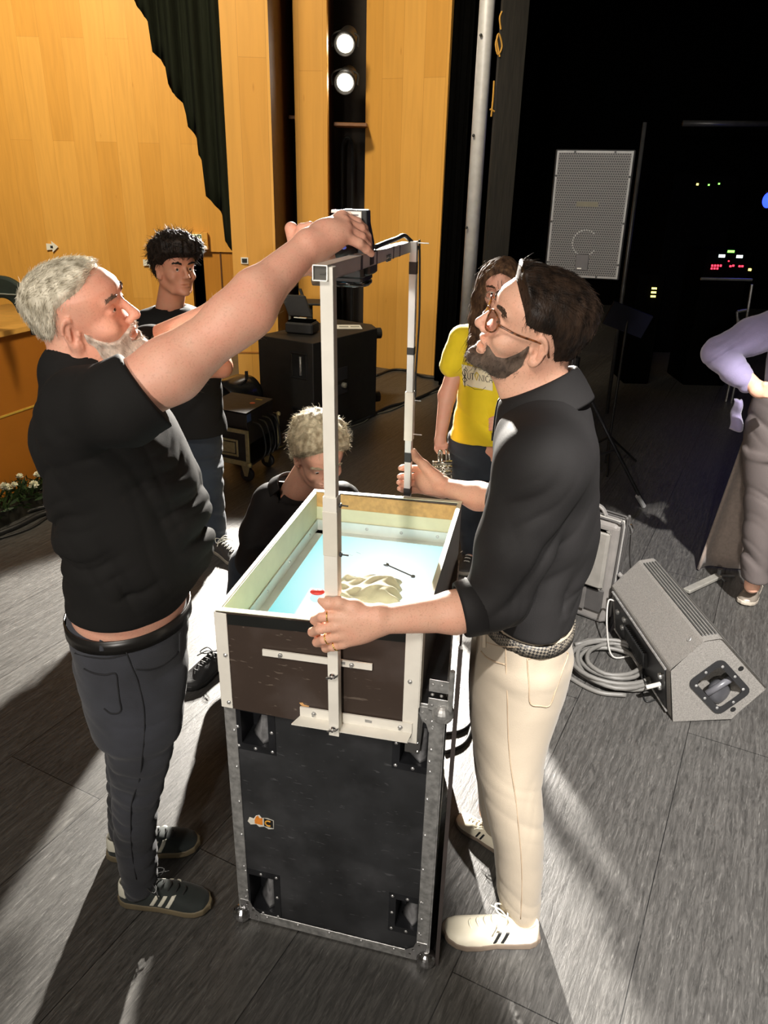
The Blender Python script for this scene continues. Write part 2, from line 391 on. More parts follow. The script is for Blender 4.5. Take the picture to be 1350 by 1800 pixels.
# black side masking, backdrop, ceiling void
bd = M['black_cloth']
struct(MB().box((4.5, 12.5, 3), (9.5, 0.1, 7)).build('wall_back', bd))
struct(MB().box((7.5, 6, 3), (0.1, 14, 7)).build('wall_right', bd))
def drape(name, p, q, z0, z1, m, amp, nf, th=0.01, hem=None, nz=24):
    p = np.array([*p, 0.0]); q = np.array([*q, 0.0]); L = np.linalg.norm(q-p); d = (q-p)/L; nn = np.array([-d[1], d[0], 0])
    b = MB()
    def fn(u, v):
        w = u*L; z = (hem(u) if hem else z0); z = z+(z1-z)*v
        off = amp*(math.sin(2*PI*nf*u)+0.35*math.sin(2*PI*nf*2.3*u+1.1+v*0.8))*(0.75+0.25*math.sin(v*3+u*9))
        return p+d*w+nn*off+np.array([0, 0, z])
    b.sheet(fn, max(24, int(nf*10)), nz)
    return b.build(name, m, smooth=True, solid=th)
o = drape('masking_drape', (0.50, 7.62), (0.585, 6.72), 0.0, ZT, bd, 0.035, 5)
tag(o, 'black masking drape hanging between the timber tower and the grey pole', 'curtain')
# grey pole
b = MB(); b.cyl((0.638, 6.42, 0), (0.638, 6.42, ZT), 0.055, 28)
root = empty('stage_pole', (0.638, 6.42, 0), 'tall round grey steel pole between the black drape and the written-on wing panel', 'pole')
b.build('pole_tube', mk('pole_grey', (0.62, 0.62, 0.63), 0.45, 0.2, var=0.08), root, smooth=True)
for (px, py) in ((845, 62), (832, 238), (820, 400)):
    p = at(px, py, 6.37); MB().lathe((p[0], 6.366, p[2]), (0, -1, 0), [(0, 0.011), (0.012, 0.010), (0.014, 0.004)], 12).build('pole_bolt', M['black'], root)
MB().lathe((0.638, 6.42, 0), (0, 0, 1), [(0, 0.1), (0.012, 0.1), (0.014, 0.056)], 24).build('pole_base', M['black'], root)
# wing panel edge with chalk marks
wp, wq = (0.715, 6.12), (0.90, 6.18)
wr = empty('wing_panel', (0.80, 6.15, 0), 'dark brown upright wing panel with yellow handwriting, right of the grey pole', 'panel')
d = np.array([wq[0]-wp[0], wq[1]-wp[1], 0]); d /= np.linalg.norm(d); nn = np.array([d[1], -d[0], 0])
MB().prism([(*wp, 0), (*wq, 0), (*wq, ZT), (*wp, ZT)], -nn*0.035).build('board', mk('wing_brown', (0.016, 0.014, 0.011), 0.7, vscale=(6, 6, 0.3), var=0.4), wr)
def mark(pxs, nm):
    pts = []
    for (px, py) in pxs:
        r = CM @ np.array([(px-675)/FPX, (py-900)/FPX, 1.0]); n0 = nn; c0 = np.array([*wp, 0])
        t = ((c0-np.array([0, 0, CAMH])) @ n0)/(r @ n0); pts.append(np.array([0, 0, CAMH])+r*t+n0*0.003)
    MB().tube(bez(pts, 5), 0.006, 6).build(nm, mk('chalk_'+nm, srgb(200, 150, 60), 0.7), wr)
mark([(882, 20), (878, 32), (880, 52)], 'chalk_mark')
mark([(875, 62), (871, 78), (875, 96), (882, 82), (877, 60), (873, 70), (878, 100)], 'chalk_mark')
mark([(868, 142), (866, 175), (863, 205)], 'chalk_mark')
mark([(861, 192), (869, 196)], 'chalk_mark')

# house drape swept up at the left (stepped lower edge)
prof = [(232, 0), (262, 40), (267, 90), (289, 118), (293, 148), (320, 182), (325, 220), (346, 244), (350, 272), (356, 282), (360, 342), (391, 382), (394, 420), (406, 441)]
hx = [float(at(px, py, 7.0)[0]) for px, py in prof]; hz = [float(at(px, py, 7.0)[2]) for px, py in prof]
x_r = float(at(409, 441, 7.0)[0]); x_rt = float(at(389, 0, 7.0)[0]); x_l = hx[0]-1.2
b = MB()
def fn(u, v):
    x0 = x_l+(x_r-x_l)*u; zb = float(np.interp(x0, [x_l]+hx, [hz[0]+1.4]+hz)); z = zb+(ZT-zb)*v
    x = x0
    y = 7.05+0.05*math.sin(u*62+0.6*math.sin(v*3))+0.02*math.sin(u*141)
    return (x, y, z)
b.sheet(fn, 160, 20)
tag(b.build('house_drape', mk('drape_dark_green', srgb(26, 30, 20), 0.9, var=0.3, vscale=(10, 1, 0.4), spec=0.15), smooth=True, solid=0.012),
    'dark green-black stage drape swept up with a stepped lower edge, against the timber wall', 'curtain')

# paper arrows and exit sign on the far wall
def arrow(px, py, name_lab):
    c = at(px, py, 11.97); s_ = 0.075
    rt = empty('paper_arrow', c, name_lab, 'sign')
    P = [(-1.2, -.62), (-.05, -.5), (-.1, -1.05), (1.15, 0.05), (-.1, 1.1), (-.05, .55), (-1.15, .62)]
    MB().prism([(c[0]+x*s_, c[1], c[2]+z*s_) for x, z in P], (0, 0.006, 0)).build('arrow_sheet', M['white'], rt)
    for k, w in ((-.16, 0.5), (.0, .42), (.16, .48)):
        MB().box((c[0]-0.01, c[1]-0.004, c[2]+k*s_), (w*s_*1.1, 0.003, 0.009)).build('printed_line', M['black'], rt)
arrow(92, 434, 'white paper arrow pointing right on the timber wall, above the grey-haired man')
arrow(262, 462, 'white paper arrow behind the curly dark hair of the young man')
c = at(343, 421, 11.9)
rt = empty('exit_sign', c, 'small green and white running-man exit sign on a wooden block', 'sign')
MB().box((c[0]+0.03, c[1]+0.04, c[2]-0.02), (0.30, 0.06, 0.24), ch=0.004).build('mount', wood_mat('signwood', 0, WA, WB), rt)
MB().box((c[0]-0.01, c[1], c[2]), (0.21, 0.012, 0.15)).build('sign_face', glow('exit_light', (0.85, 0.9, 0.62), 0.35), rt)
g = mk('exit_green', (0.01, 0.07, 0.03), 0.5)
b = MB(); b.box((c[0]-0.08, c[1]-0.01, c[2]), (0.07, 0.006, 0.14)); b.box((c[0]+0.045, c[1]-0.01, c[2]), (0.012, 0.006, 0.13)); b.box((c[0]+0.085, c[1]-0.01, c[2]), (0.012, 0.006, 0.13)); b.box((c[0]+0.065, c[1]-0.01, c[2]+0.06), (0.05, 0.006, 0.012))
b.build('sign_green', g, rt, split=True)
b = MB(); b.ball((c[0]-0.055+0.07, c[1]-0.012, c[2]+0.045), (0.012, 0.003, 0.012)); b.prism([(c[0]+x, c[1]-0.012, c[2]+z) for x, z in ((-.02, .03), (.02, .02), (.015, -.01), (.03, -.055), (.015, -.055), (0, -.02), (-.02, -.05), (-.03, -.04), (-.01, -.0))], (0, 0.003, 0))
b.build('running_figure', g, rt)
b = MB(); b.prism([(c[0]+x, c[1]-0.013, c[2]+z) for x, z in ((-.11, 0), (-.08, .045), (-.08, .018), (-.055, .018), (-.055, -.018), (-.08, -.018), (-.08, -.045))], (0, 0.003, 0)); b.build('sign_arrow', M['white'], rt)
c = at(430, 458, 6.622)
rt = empty('small_plate', c, 'small white framed plate on the timber tower just above the raised arm', 'sign')
MB().box(c, (0.06, 0.008, 0.05)).build('plate', M['white'], rt); MB().box((c[0], c[1]-0.006, c[2]), (0.042, 0.004, 0.032)).build('plate_print', M['black'], rt)

# orange side rostrum with ledge
og = mk('rostrum_orange', srgb(176, 108, 30), 0.55, var=0.06, vs=4)
P0 = np.array([-2.46, 4.0, 0]); dd = np.array([0.36, 0.93, 0]); dd /= np.linalg.norm(dd); nl = np.array([-dd[1], dd[0], 0])
Pa, Pb = P0-dd*1.6, P0+dd*1.25
rt = empty('side_rostrum', P0, 'orange-brown timber rostrum with a yellow ledge at the left edge of the stage', 'rostrum')
MB().prism([Pa, Pb, Pb+[0, 0, 0.97], Pa+[0, 0, 0.97]], nl*0.5).build('rostrum_body', og, rt)
MB().prism([Pa-nl*0.03+[0, 0, 0.97], Pb-nl*0.03+[0, 0, 0.97], Pb-nl*0.03+[0, 0, 1.0], Pa-nl*0.03+[0, 0, 1.0]], nl*0.7).build('ledge', mk('ledge_yellow', WA, 0.45, var=0.08), rt)
MB().prism([Pa-nl*0.004+[0, 0, 0.50], Pb-nl*0.004+[0, 0, 0.50], Pb-nl*0.004+[0, 0, 0.512], Pa-nl*0.004+[0, 0, 0.512]], nl*0.01).build('brass_strip', mk('brass_strip', srgb(240, 200, 90), 0.4, 0.3), rt)
# dark green chair back on the rostrum
q = P0+dd*0.35+nl*0.42+np.array([0, 0, 1.0]); ch = empty('stage_chair', q, 'dark green padded chair with a rounded arch back, on the ledge at the left edge', 'chair')
cg = mk('chair_green', srgb(38, 50, 42), 0.7, var=0.15)
w_, h_ = 0.19, 0.26
c = at(6, 545, float(q[1])-0.05)
def arch(r0, r1, a0=0, a1=PI, n=20, sx=1.0):
    o_ = [(c[0]+sx*r1*math.cos(a0+(a1-a0)*i/n), c[1], c[2]-0.02+r1*math.sin(a0+(a1-a0)*i/n)) for i in range(n+1)]
    i_ = [(c[0]+sx*r0*math.cos(a1-(a1-a0)*i/n), c[1], c[2]-0.02+r0*math.sin(a1-(a1-a0)*i/n)) for i in range(n+1)]
    return o_+i_
MB().prism(arch(0.085, 0.205, 0.0, PI, sx=0.85), (0, 0.05, 0)).build('backrest', cg, ch, bevel=0.012)
b = MB(); b.tube(bez([(c[0]-0.17, c[1]-0.005, c[2]+0.075), (c[0]-0.02, c[1]-0.006, c[2]+0.09), (c[0]+0.14, c[1]-0.005, c[2]+0.085)], 6), 0.004, 6); b.build('piping', mk('piping_grey', (0.3, 0.32, 0.28), 0.6), ch)
for sx in (-0.14, 0.14):
    MB().box((c[0]+sx, c[1]+0.03, (q[2]+c[2])/2-0.01), (0.03, 0.03, max(0.03, c[2]-q[2])), ch=0.004).build('leg', M['black'], ch)

# flower trough along the rostrum
rt = empty('flower_trough', flr(30, 890), 'low dark trough planted with white chrysanthemums and greenery at the left edge', 'planter')
T0 = P0+dd*(-0.4)-nl*0.14; T1 = P0+dd*0.95-nl*0.14
MB().prism([T0, T1, T1+[0, 0, 0.09], T0+[0, 0, 0.09]], -nl*0.15).build('trough', mk('trough_dark', (0.02, 0.018, 0.012), 0.7), rt)
b = MB()
for i in range(900):
    u = random.random(); w = random.uniform(-0.02, 0.19); base = T0+(T1-T0)*u-nl*w+np.array([0, 0, 0.08])
    dv = np.array([random.gauss(0, .5), random.gauss(0, .5), random.uniform(0.1, 1.0)]); dv /= np.linalg.norm(dv)
    L = random.uniform(0.04, 0.10); sd = np.cross(dv, [random.random(), random.random(), 0.3]); sd /= np.linalg.norm(sd)
    base = base+np.array([0, 0, random.uniform(0, 0.05)])
    b.add([base, base+dv*L*0.5+sd*0.009, base+dv*L, base+dv*L*0.5-sd*0.009], [(0, 1, 2, 3)])
tag(b.build('foliage', mk('foliage', srgb(40, 60, 22), 0.6, var=0.5, vs=40), rt), kind='stuff')
fm = mk('white_petals', (0.82, 0.82, 0.66), 0.6, var=0.08)
for i in range(26):
    u = (i+random.random()*0.8)/26; w = random.uniform(0.0, 0.18); cc = T0+(T1-T0)*u-nl*w+np.array([0, 0, random.uniform(0.13, 0.2)])
    r = random.uniform(0.020, 0.034); b = MB()
    for k in range(46):
        t = random.random()*2*PI; ph = math.acos(random.uniform(-0.2, 1)); dv = np.array([math.sin(ph)*math.cos(t), math.sin(ph)*math.sin(t), math.cos(ph)])
        a_, c_, _ = basis(dv); s0 = cc+dv*r*0.3; s1 = cc+dv*r
        b.add([s0, s0*.4+s1*.6+a_*r*.28, s1+c_*r*.1, s0*.4+s1*.6-a_*r*.28], [(0, 1, 2, 3)])
    b.ball(cc, r*0.5, 8, 5)
    b.build('flower', fm, rt)

# ================================================================== FLIGHT CASE
CO = np.array([-0.372, 1.498, 0.0]); CU = np.array([0.972, -0.2352, 0.0]); CV = np.array([0.12, 0.9928, 0.0]); CN = np.array([0.2352, 0.972, 0.0])  # CN points away from camera
CZ = np.array([0, 0, 1.0])
def cf(a, z, out=0.0): return CO+CU*a+CZ*z-CN*out
def fpt(px, py, out=0.0):
    r = CM @ np.array([(px-675)/FPX, (py-900)/FPX, 1.0]); o = CO-CN*out
    t = ((o-np.array([0, 0, CAMH])) @ CN)/(r @ CN); p = np.array([0, 0, CAMH])+r*t
    return float((p-CO) @ CU), float(p[2])
CW, CH, CD = 0.532, 0.845, 0.70
lam = mk('case_laminate', (0.022, 0.023, 0.025), 0.5, var=0.35, vs=9)
def scratch(m, amt=0.5, col=(0.16, 0.16, 0.17)):
    nt = m.node_tree; b = nt.nodes['Principled BSDF']; src = b.inputs['Base Color'].links[0].from_socket
    acc = src
    for ang, sc_ in ((0.5, 1.0), (-0.9, 1.3), (1.9, 0.8)):
        mp = mapping(nt, (3*sc_, 60*sc_, 60*sc_), (0, ang, ang*0.6)); n = N(nt, 'ShaderNodeTexNoise', **{'Scale': 1.6, 'Detail': 3, 'Distortion': 0.4}); nt.links.new(mp.outputs[0], n.inputs['Vector'])
        r = ramp(nt, n.outputs['Fac'], [(0.69, (0, 0, 0)), (0.72, col)])
        mx = N(nt, 'ShaderNodeMixRGB', blend_type='ADD'); mx.inputs['Fac'].default_value = amt
        nt.links.new(acc, mx.inputs['Color1']); nt.links.new(r.outputs[0], mx.inputs['Color2']); acc = mx.outputs[0]
    mp = mapping(nt, (1, 1, 1)); n = N(nt, 'ShaderNodeTexNoise', **{'Scale': 6.0, 'Detail': 6}); nt.links.new(mp.outputs[0], n.inputs['Vector'])
    r = ramp(nt, n.outputs['Fac'], [(0.5, (0, 0, 0)), (0.75, (0.03, 0.03, 0.032))])
    mx = N(nt, 'ShaderNodeMixRGB', blend_type='ADD'); mx.inputs['Fac'].default_value = 0.9
    nt.links.new(acc, mx.inputs['Color1']); nt.links.new(r.outputs[0], mx.inputs['Color2'])
    nt.links.new(mx.outputs[0], b.inputs['Base Color']); return m
scratch(lam, 0.22)
case = empty('flight_case', CO+CU*CW/2+CN*0.3, 'tall scuffed black flight case with aluminium edges carrying the light tray', 'flight case')
dishes = []
for (x0, y0, x1, y1) in ((430, 1530, 493, 1609), (683, 1573, 748, 1643), (413, 1240, 484, 1322), (690, 1262, 766, 1358)):
    a0, _ = fpt(x0, (y0+y1)/2); a1, _ = fpt(x1, (y0+y1)/2); _, z1 = fpt((x0+x1)/2, y0+2); _, z0 = fpt((x0+x1)/2, y1-2)
    dishes.append((a0, z0, a1, z1))
holes = [(a0+0.018, z0+0.02, a1-0.018, z1-0.018) for a0, z0, a1, z1 in dishes]
xs = sorted({0.0, CW}.union(*[{h[0], h[2]} for h in holes])); zs = sorted({0.0, CH}.union(*[{h[1], h[3]} for h in holes]))
b = MB()
for i in range(len(xs)-1):
    for j in range(len(zs)-1):
        xm, zm = (xs[i]+xs[i+1])/2, (zs[j]+zs[j+1])/2
        if any(h[0] < xm < h[2] and h[1] < zm < h[3] for h in holes): continue
        b.add([cf(xs[i], zs[j]), cf(xs[i+1], zs[j]), cf(xs[i+1], zs[j+1]), cf(xs[i], zs[j+1])], [(0, 1, 2, 3)])
A, B_, C_, D_ = cf(0, 0), cf(CW, 0), cf(CW, 0)+CV*CD, cf(0, 0)+CV*CD
U_ = CZ*CH
b.add([A, D_, D_+U_, A+U_], [(0, 1, 2, 3)]); b.add([B_, C_, C_+U_, B_+U_], [(3, 2, 1, 0)]); b.add([D_, C_, C_+U_, D_+U_], [(0, 1, 2, 3)])
b.add([A+U_, B_+U_, C_+U_, D_+U_], [(0, 1, 2, 3)]); b.add([A, B_, C_, D_], [(3, 2, 1, 0)])
b.build('case_shell', lam, case)
b = MB(); t = 0.0035
def strip(a0, z0, a1, z1, out=t): b.box(cf((a0+a1)/2, (z0+z1)/2, out/2), (a1-a0, out, z1-z0), (CU, CN, CZ), ch=0.0012)
strip(0, 0.03, 0.028, CH); strip(CW-0.032, 0.03, CW, CH); strip(0.03, 0.004, CW-0.03, 0.036)
strip(0.0, CH-0.03, CW, CH)
for p, q in ((B_, C_), (A, D_)):
    sgn = 1 if p is B_ else -1; e = CU*sgn*t
    for (z0, z1) in ((0.0, 0.035), (CH-0.035, CH)):
        b.prism([p+CZ*z0, q+CZ*z0, q+CZ*z1, p+CZ*z1], e)
    b.prism([p, p+CV*0.035, p+CV*0.035+CZ*CH, p+CZ*CH], e)
b.build('edge_trim', M['zinc'], case)
b = MB()
for k in range(7):
    z = 0.09+k*0.115
    b.lathe(cf(0.021, z, t), -CN, [(0, .0045), (.0015, .004), (.0028, .001)], 10); b.lathe(cf(CW-0.026, z+0.02, t), -CN, [(0, .0045), (.0015, .004), (.0028, .001)], 10)
for k in range(5): b.lathe(cf(0.08+k*0.09, 0.027, t), -CN, [(0, .0045), (.0015, .004), (.0028, .001)], 10)
b.build('rivet', M['rivet'], case, smooth=True, split=True)
# ball corners with their leaf plates
for (a, z, sx, sz) in ((0.004, 0.006, 1, 1), (CW-0.004, 0.006, -1, 1), (CW-0.004, CH-0.006, -1, -1)):
    b = MB(); b.ball(cf(a, z+0.012*sz, 0.0), 0.026, 18, 12)
    b.prism([cf(a, z, 0.0045), cf(a+sx*0.055, z+sz*0.004, .0045), cf(a+sx*0.058, z+sz*0.03, .0045), cf(a+sx*0.035, z+sz*0.048, .0045), cf(a+sx*0.028, z+sz*0.07, .0045), cf(a, z+sz*0.07, .0045)], CN*0.0012)
    for (da, dz) in ((0.045, 0.018), (0.036, 0.036), (0.02, 0.058)): b.lathe(cf(a+sx*da, z+sz*dz, 0.0045), -CN, [(0, .004), (.002, .003), (.0026, .001)], 8)
    b.build('ball_corner', M['chrome'] if sz > 0 else M['zinc'], case, smooth=False)
dm = mk('dish_black', (0.02, 0.021, 0.024), 0.28, 0.3, var=0.3)
tm = mk('dish_tongue', (0.32, 0.32, 0.33), 0.3, 0.5, var=0.5, vs=30)
for (a0, z0, a1, z1), h in zip(dishes, holes):
    b = MB()
    for (p0, q0, p1, q1) in ((a0, z0, h[0], z1), (h[2], z0, a1, z1), (h[0], z0, h[2], h[1]), (h[0], h[3], h[2], z1)):
        b.box(cf((p0+p1)/2, (q0+q1)/2, 0.0012), (p1-p0, 0.0024, q1-q0), (CU, CN, CZ))
    D0 = 0.07
    P = [cf(h[0], h[1]), cf(h[2], h[1]), cf(h[2], h[3]), cf(h[0], h[3])]; Q = [p+CN*D0 for p in P]
    b.add(P+Q, [(0, 4, 5, 1), (1, 5, 6, 2), (2, 6, 7, 3), (3, 7, 4, 0), (4, 7, 6, 5)])
    plate = b.build('handle_dish', dm, case)
    b = MB()
    w = h[2]-h[0]; hh = h[3]-h[1]; rows = 10; pts = []
    for i in range(rows+1):
        v = i/rows; x0 = h[0]+w*(0.16+0.34*math.sin(v*PI/2)); dep = 0.062*(1-v)**0.6*0.25+0.008+0.02*v
        pts.append([cf(x0, h[1]+hh*v*0.98)+CN*(dep+0.02), cf(h[0]+w*0.72, h[1]+hh*v*0.98)+CN*dep*0.4, cf(h[2]-0.002, h[1]+hh*v*0.98)+CN*(dep+0.004)])
    vs = [p for r in pts for p in r]; b.add(vs, [(i*3+j, i*3+j+1, i*3+j+4, i*3+j+3) for i in range(rows) for j in range(2)])
    b.build('recess_tongue', tm, plate, smooth=True, solid=0.002)
    b = MB()
    for (aa, zz) in ((a0+.009, z0+.01), ((a0+a1)/2, z0+.01), (a1-.009, z0+.01), (a0+.009, (z0+z1)/2), (a1-.009, (z0+z1)/2), (a0+.009, z1-.009), ((a0+a1)/2, z1-.009), (a1-.009, z1-.009)):
        b.lathe(cf(aa, zz, 0.0024), -CN, [(0, .0048), (.0015, .0042), (.0026, .0012)], 10)
    b.build('dish_rivet', M['rivet'], plate, smooth=True, split=True)
# butterfly latch and hinge on the right-hand side near the top
R_ = cf(CW, 0)
def rs(v, z, out=0.0): return R_+CV*v+CZ*z+CU*out
b = MB()
b.prism([rs(0.0, 0.0, 0.020), rs(0.012, 0.0, 0.020), rs(0.012, 1.0, 0.020), rs(0.0, 1.0, 0.020)], CU*0.010)
b.prism([rs(0.012, 0.0, 0.022), rs(CD-0.02, 0.0, 0.022), rs(CD-0.02, 0.80, 0.022), rs(0.012, 0.80, 0.022)], CU*0.006)
b.build('hanging_lid', mk('lid_grey', (0.055, 0.045, 0.042), 0.45, var=0.15), case)
b = MB()
for k in range(2): b.box(cf(CW-0.012, CH-0.025+0.05*k+0.03, 0.006), (0.05, 0.003, 0.034), (CU, CN, CZ), ch=0.002)
for i in range(2):
    for j in range(3): b.lathe(cf(CW-0.028+0.02*i, CH+0.004+0.028*j, 0.008), -CN, [(0, .004), (.002, .003), (.0028, .001)], 8)
b.tube([cf(CW+0.012, CH-0.03, 0.006), cf(CW+0.012, CH+0.10, 0.006)], 0.006, 10)
b.build('hinge', M['zinc'], case)
b = MB(); b.prism([cf(CW-0.085, CH-0.14, .005), cf(CW-0.05, CH-0.14, .005), cf(CW-0.045, CH-0.05, .005), cf(CW-0.06, CH-0.015, .005), cf(CW-0.085, CH-0.02, .005)], -CN*0.004)
for z in (CH-0.11, CH-0.135): b.lathe(cf(CW-0.055, z, 0.009), -CN, [(0, .005), (.002, .004), (.003, .001)], 10)
b.build('latch_plate', M['chrome'], case, bevel=0.002)
# torn sticker
b = MB(); sx, sz = fpt(458, 1443)
P = [(-.036, -.010), (-.028, -.019), (-.012, -.014), (-.004, -.021), (.010, -.016), (.022, -.022), (.036, -.017), (.037, .012), (.02, .016), (.004, .012), (-.002, .021), (-.012, .016), (-.018, .004), (-.03, .006)]
b.prism([cf(sx+x, sz+z, 0.0004) for x, z in P], -CN*0.0005); st = b.build('sticker', mk('sticker_white', (0.7, 0.68, 0.6), 0.6, var=0.2), case)
b = MB(); b.prism([cf(sx+x, sz+z, 0.0010) for x, z in ((-.016, -.012), (.006, -.012), (.006, .012), (-.002, .010), (-.006, .018), (-.012, .012), (-.016, .0))], -CN*0.0004); b.build('sticker_orange', mk('sticker_orange', srgb(220, 130, 40), 0.6, var=0.2, vs=80), st)
b = MB(); b.prism([cf(sx+x, sz+z, 0.0010) for x, z in ((.010, -.014), (.035, -.015), (.035, .011), (.010, .013))], -CN*0.0003); b.build('sticker_black', M['black'], st)
arc = [cf(sx+.0225+.0085*math.cos(a), sz-.001+.0085*math.sin(a), 0.0016) for a in np.linspace(0.9, 2*PI-0.9, 14)]
b = MB(); b.tube(arc, 0.0021, 6); b.build('sticker_letter', mk('letter_yellow', srgb(235, 170, 60), 0.6), st)

# ================================================================== LIGHT TRAY
ToA, ToZL = fpt(378, 1073, .016); ToB, ToZR = fpt(742, 1110, .016)
def tf(a, z, out=0.0): return cf(a, z, out+0.016)
NL = tf(ToA, ToZL); NR = tf(ToB, ToZR); FL_ = flr(553, 861, 1.012); FR_ = flr(812, 882, 1.02)
tray = empty('light_tray', (0.0, 1.8, 0.85), 'brown wooden tray with pale rims and glowing blue-white floor, on the flight case', 'light box')
brown = scratch(mk('tray_laminate', (0.050, 0.034, 0.026), 0.4, var=0.12, vs=6), 0.25, (0.3, 0.25, 0.2))
cream = mk('tray_cream', (0.62, 0.62, 0.42), 0.5, var=0.05)
ply = mk('tray_plywood', srgb(190, 150, 90), 0.6, var=0.15, vs=60, vscale=(1, 3, 1))
zb = 0.742; TL = 0.885
def dn(p, z): q = np.array(p, float); q[2] = z; return q
cen = (NL+NR+FL_+FR_)/4
def inw(p, k): q = np.array(p, float); v = cen-q; v[2] = 0; return q+v/np.linalg.norm(v)*k
i4 = [inw(p, 0.017) for p in (NL, NR, FR_, FL_)]
b = MB(); o4 = [NL, NR, FR_, FL_]; zbs = [zb, zb, 0.86, 0.86]
for i in range(4):
    j = (i+1) % 4; P, Q, p, q = o4[i], o4[j], i4[i], i4[j]; zi, zj = zbs[i], zbs[j]
    if i in (0,): zi = zj = zb
    if i in (1, 3): zi, zj = zb+0.105, zb+0.105
    if i == 2: zi = zj = 0.85
    b.add([dn(P, zi), dn(Q, zj), Q-CZ*.002, P-CZ*.002, dn(p, zi), dn(q, zj), q-CZ*.002, p-CZ*.002], [(0, 1, 2, 3), (7, 6, 5, 4), (3, 2, 6, 7), (0, 4, 5, 1), (0, 3, 7, 4), (1, 5, 6, 2)])
b.build('tray_walls', brown, tray)
# cream inner lining: left, right, front; far wall = plywood band above cream
b = MB()
def lin(P, Q, z0, z1, th, bb):
    d = (Q-P)/np.linalg.norm(Q-P); nn_ = np.array([-d[1], d[0], 0]); m_ = (P+Q)/2
    if (cen-m_) @ nn_ < 0: nn_ = -nn_
    bb.add([dn(P, z0), dn(Q, z0), np.array([*Q[:2], z1 if z1 else Q[2]]), np.array([*P[:2], z1 if z1 else P[2]])]+[x+nn_*th for x in (dn(P, z0), dn(Q, z0), np.array([*Q[:2], z1 if z1 else Q[2]]), np.array([*P[:2], z1 if z1 else P[2]]))],
           [(3, 2, 1, 0), (4, 5, 6, 7), (0, 1, 5, 4), (1, 2, 6, 5), (2, 3, 7, 6), (3, 0, 4, 7)])
lin(i4[3], i4[0], TL, None, 0.003, b); lin(i4[0], i4[1], TL, None, 0.003, b); lin(i4[1], i4[2], TL, None, 0.003, b); lin(i4[2], i4[3], TL, 0.965, 0.004, b)
b.build('inner_lining', cream, tray)
b = MB(); lin(i4[2], i4[3], 0.965, 1.012, 0.003, b); b.build('plywood_band', ply, tray)
# rim flange
b = MB()
for i in range(4):
    j = (i+1) % 4; P, Q, p, q = o4[i], o4[j], i4[i], i4[j]; e = CZ*0.0018
    P2, Q2 = P+(P-p)*0.12, Q+(Q-q)*0.12
    b.add([P2, Q2, q, p, P2+e, Q2+e, q+e, p+e], [(3, 2, 1, 0), (4, 5, 6, 7), (0, 1, 5, 4), (2, 3, 7, 6), (1, 2, 6, 5), (0, 4, 7, 3)])
b.build('rim', mk('rim_cream', (0.66, 0.66, 0.48), 0.45, var=0.05), tray)
# inner aluminium angle with screws
b = MB(); s_ = MB()
for i in range(4):
    j = (i+1) % 4; p, q = inw(o4[i], 0.024), inw(o4[j], 0.024)
    d = (q-p)/np.linalg.norm(q-p); nn_ = np.array([-d[1], d[0], 0])
    if (cen-(p+q)/2) @ nn_ < 0: nn_ = -nn_
    p0, q0 = dn(p, TL), dn(q, TL)
    b.prism([p0, p0+CZ*0.038, p0+CZ*0.038+nn_*0.003, p0+CZ*0.003+nn_*0.003, p0+CZ*.003+nn_*0.026, p0+nn_*0.026], q0-p0)
    for k in (0.12, 0.38, 0.63, 0.88): s_.lathe(p0+(q0-p0)*k+CZ*0.022+nn_*0.003, nn_, [(0, .005), (.002, .004), (.0026, .001)], 10)
b.build('inner_angle', mk('angle_alu', (0.66, 0.70, 0.66), 0.4, 0.3, var=0.05), tray); s_.build('angle_screw', M['zinc'], tray, split=True)
# luminous acrylic floor
m, nt, bs = _mat('lit_acrylic')
tc = N(nt, 'ShaderNodeTexCoord'); cp = mapping(nt, (2.1, 1.5, 1)); cp.inputs['Location'].default_value = (-0.02, -0.05, 0)
gr = N(nt, 'ShaderNodeTexGradient', gradient_type='SPHERICAL'); nt.links.new(cp.outputs[0], gr.inputs[0])
r_ = ramp(nt, gr.outputs['Fac'], [(0.0, (0.13, 0.50, 0.54)), (0.35, (0.22, 0.66, 0.68)), (0.9, (0.95, 1.0, 1.0))])
nt.links.new(r_.outputs[0], bs.inputs['Emission Color']); bs.inputs['Emission Strength'].default_value = 1.25
bs.inputs['Specular IOR Level'].default_value = 0.12; bs.inputs['Base Color'].default_value = (0.08, 0.10, 0.10, 1); bs.inputs['Roughness'].default_value = 0.25
b = MB(); b.add([dn(p, TL-0.004) for p in i4]+[dn(p, TL+0.0015) for p in i4], [(3, 2, 1, 0), (4, 5, 6, 7), (0, 1, 5, 4), (1, 2, 6, 5), (2, 3, 7, 6), (3, 0, 4, 7)])
b.build('luminous_floor', m, tray)
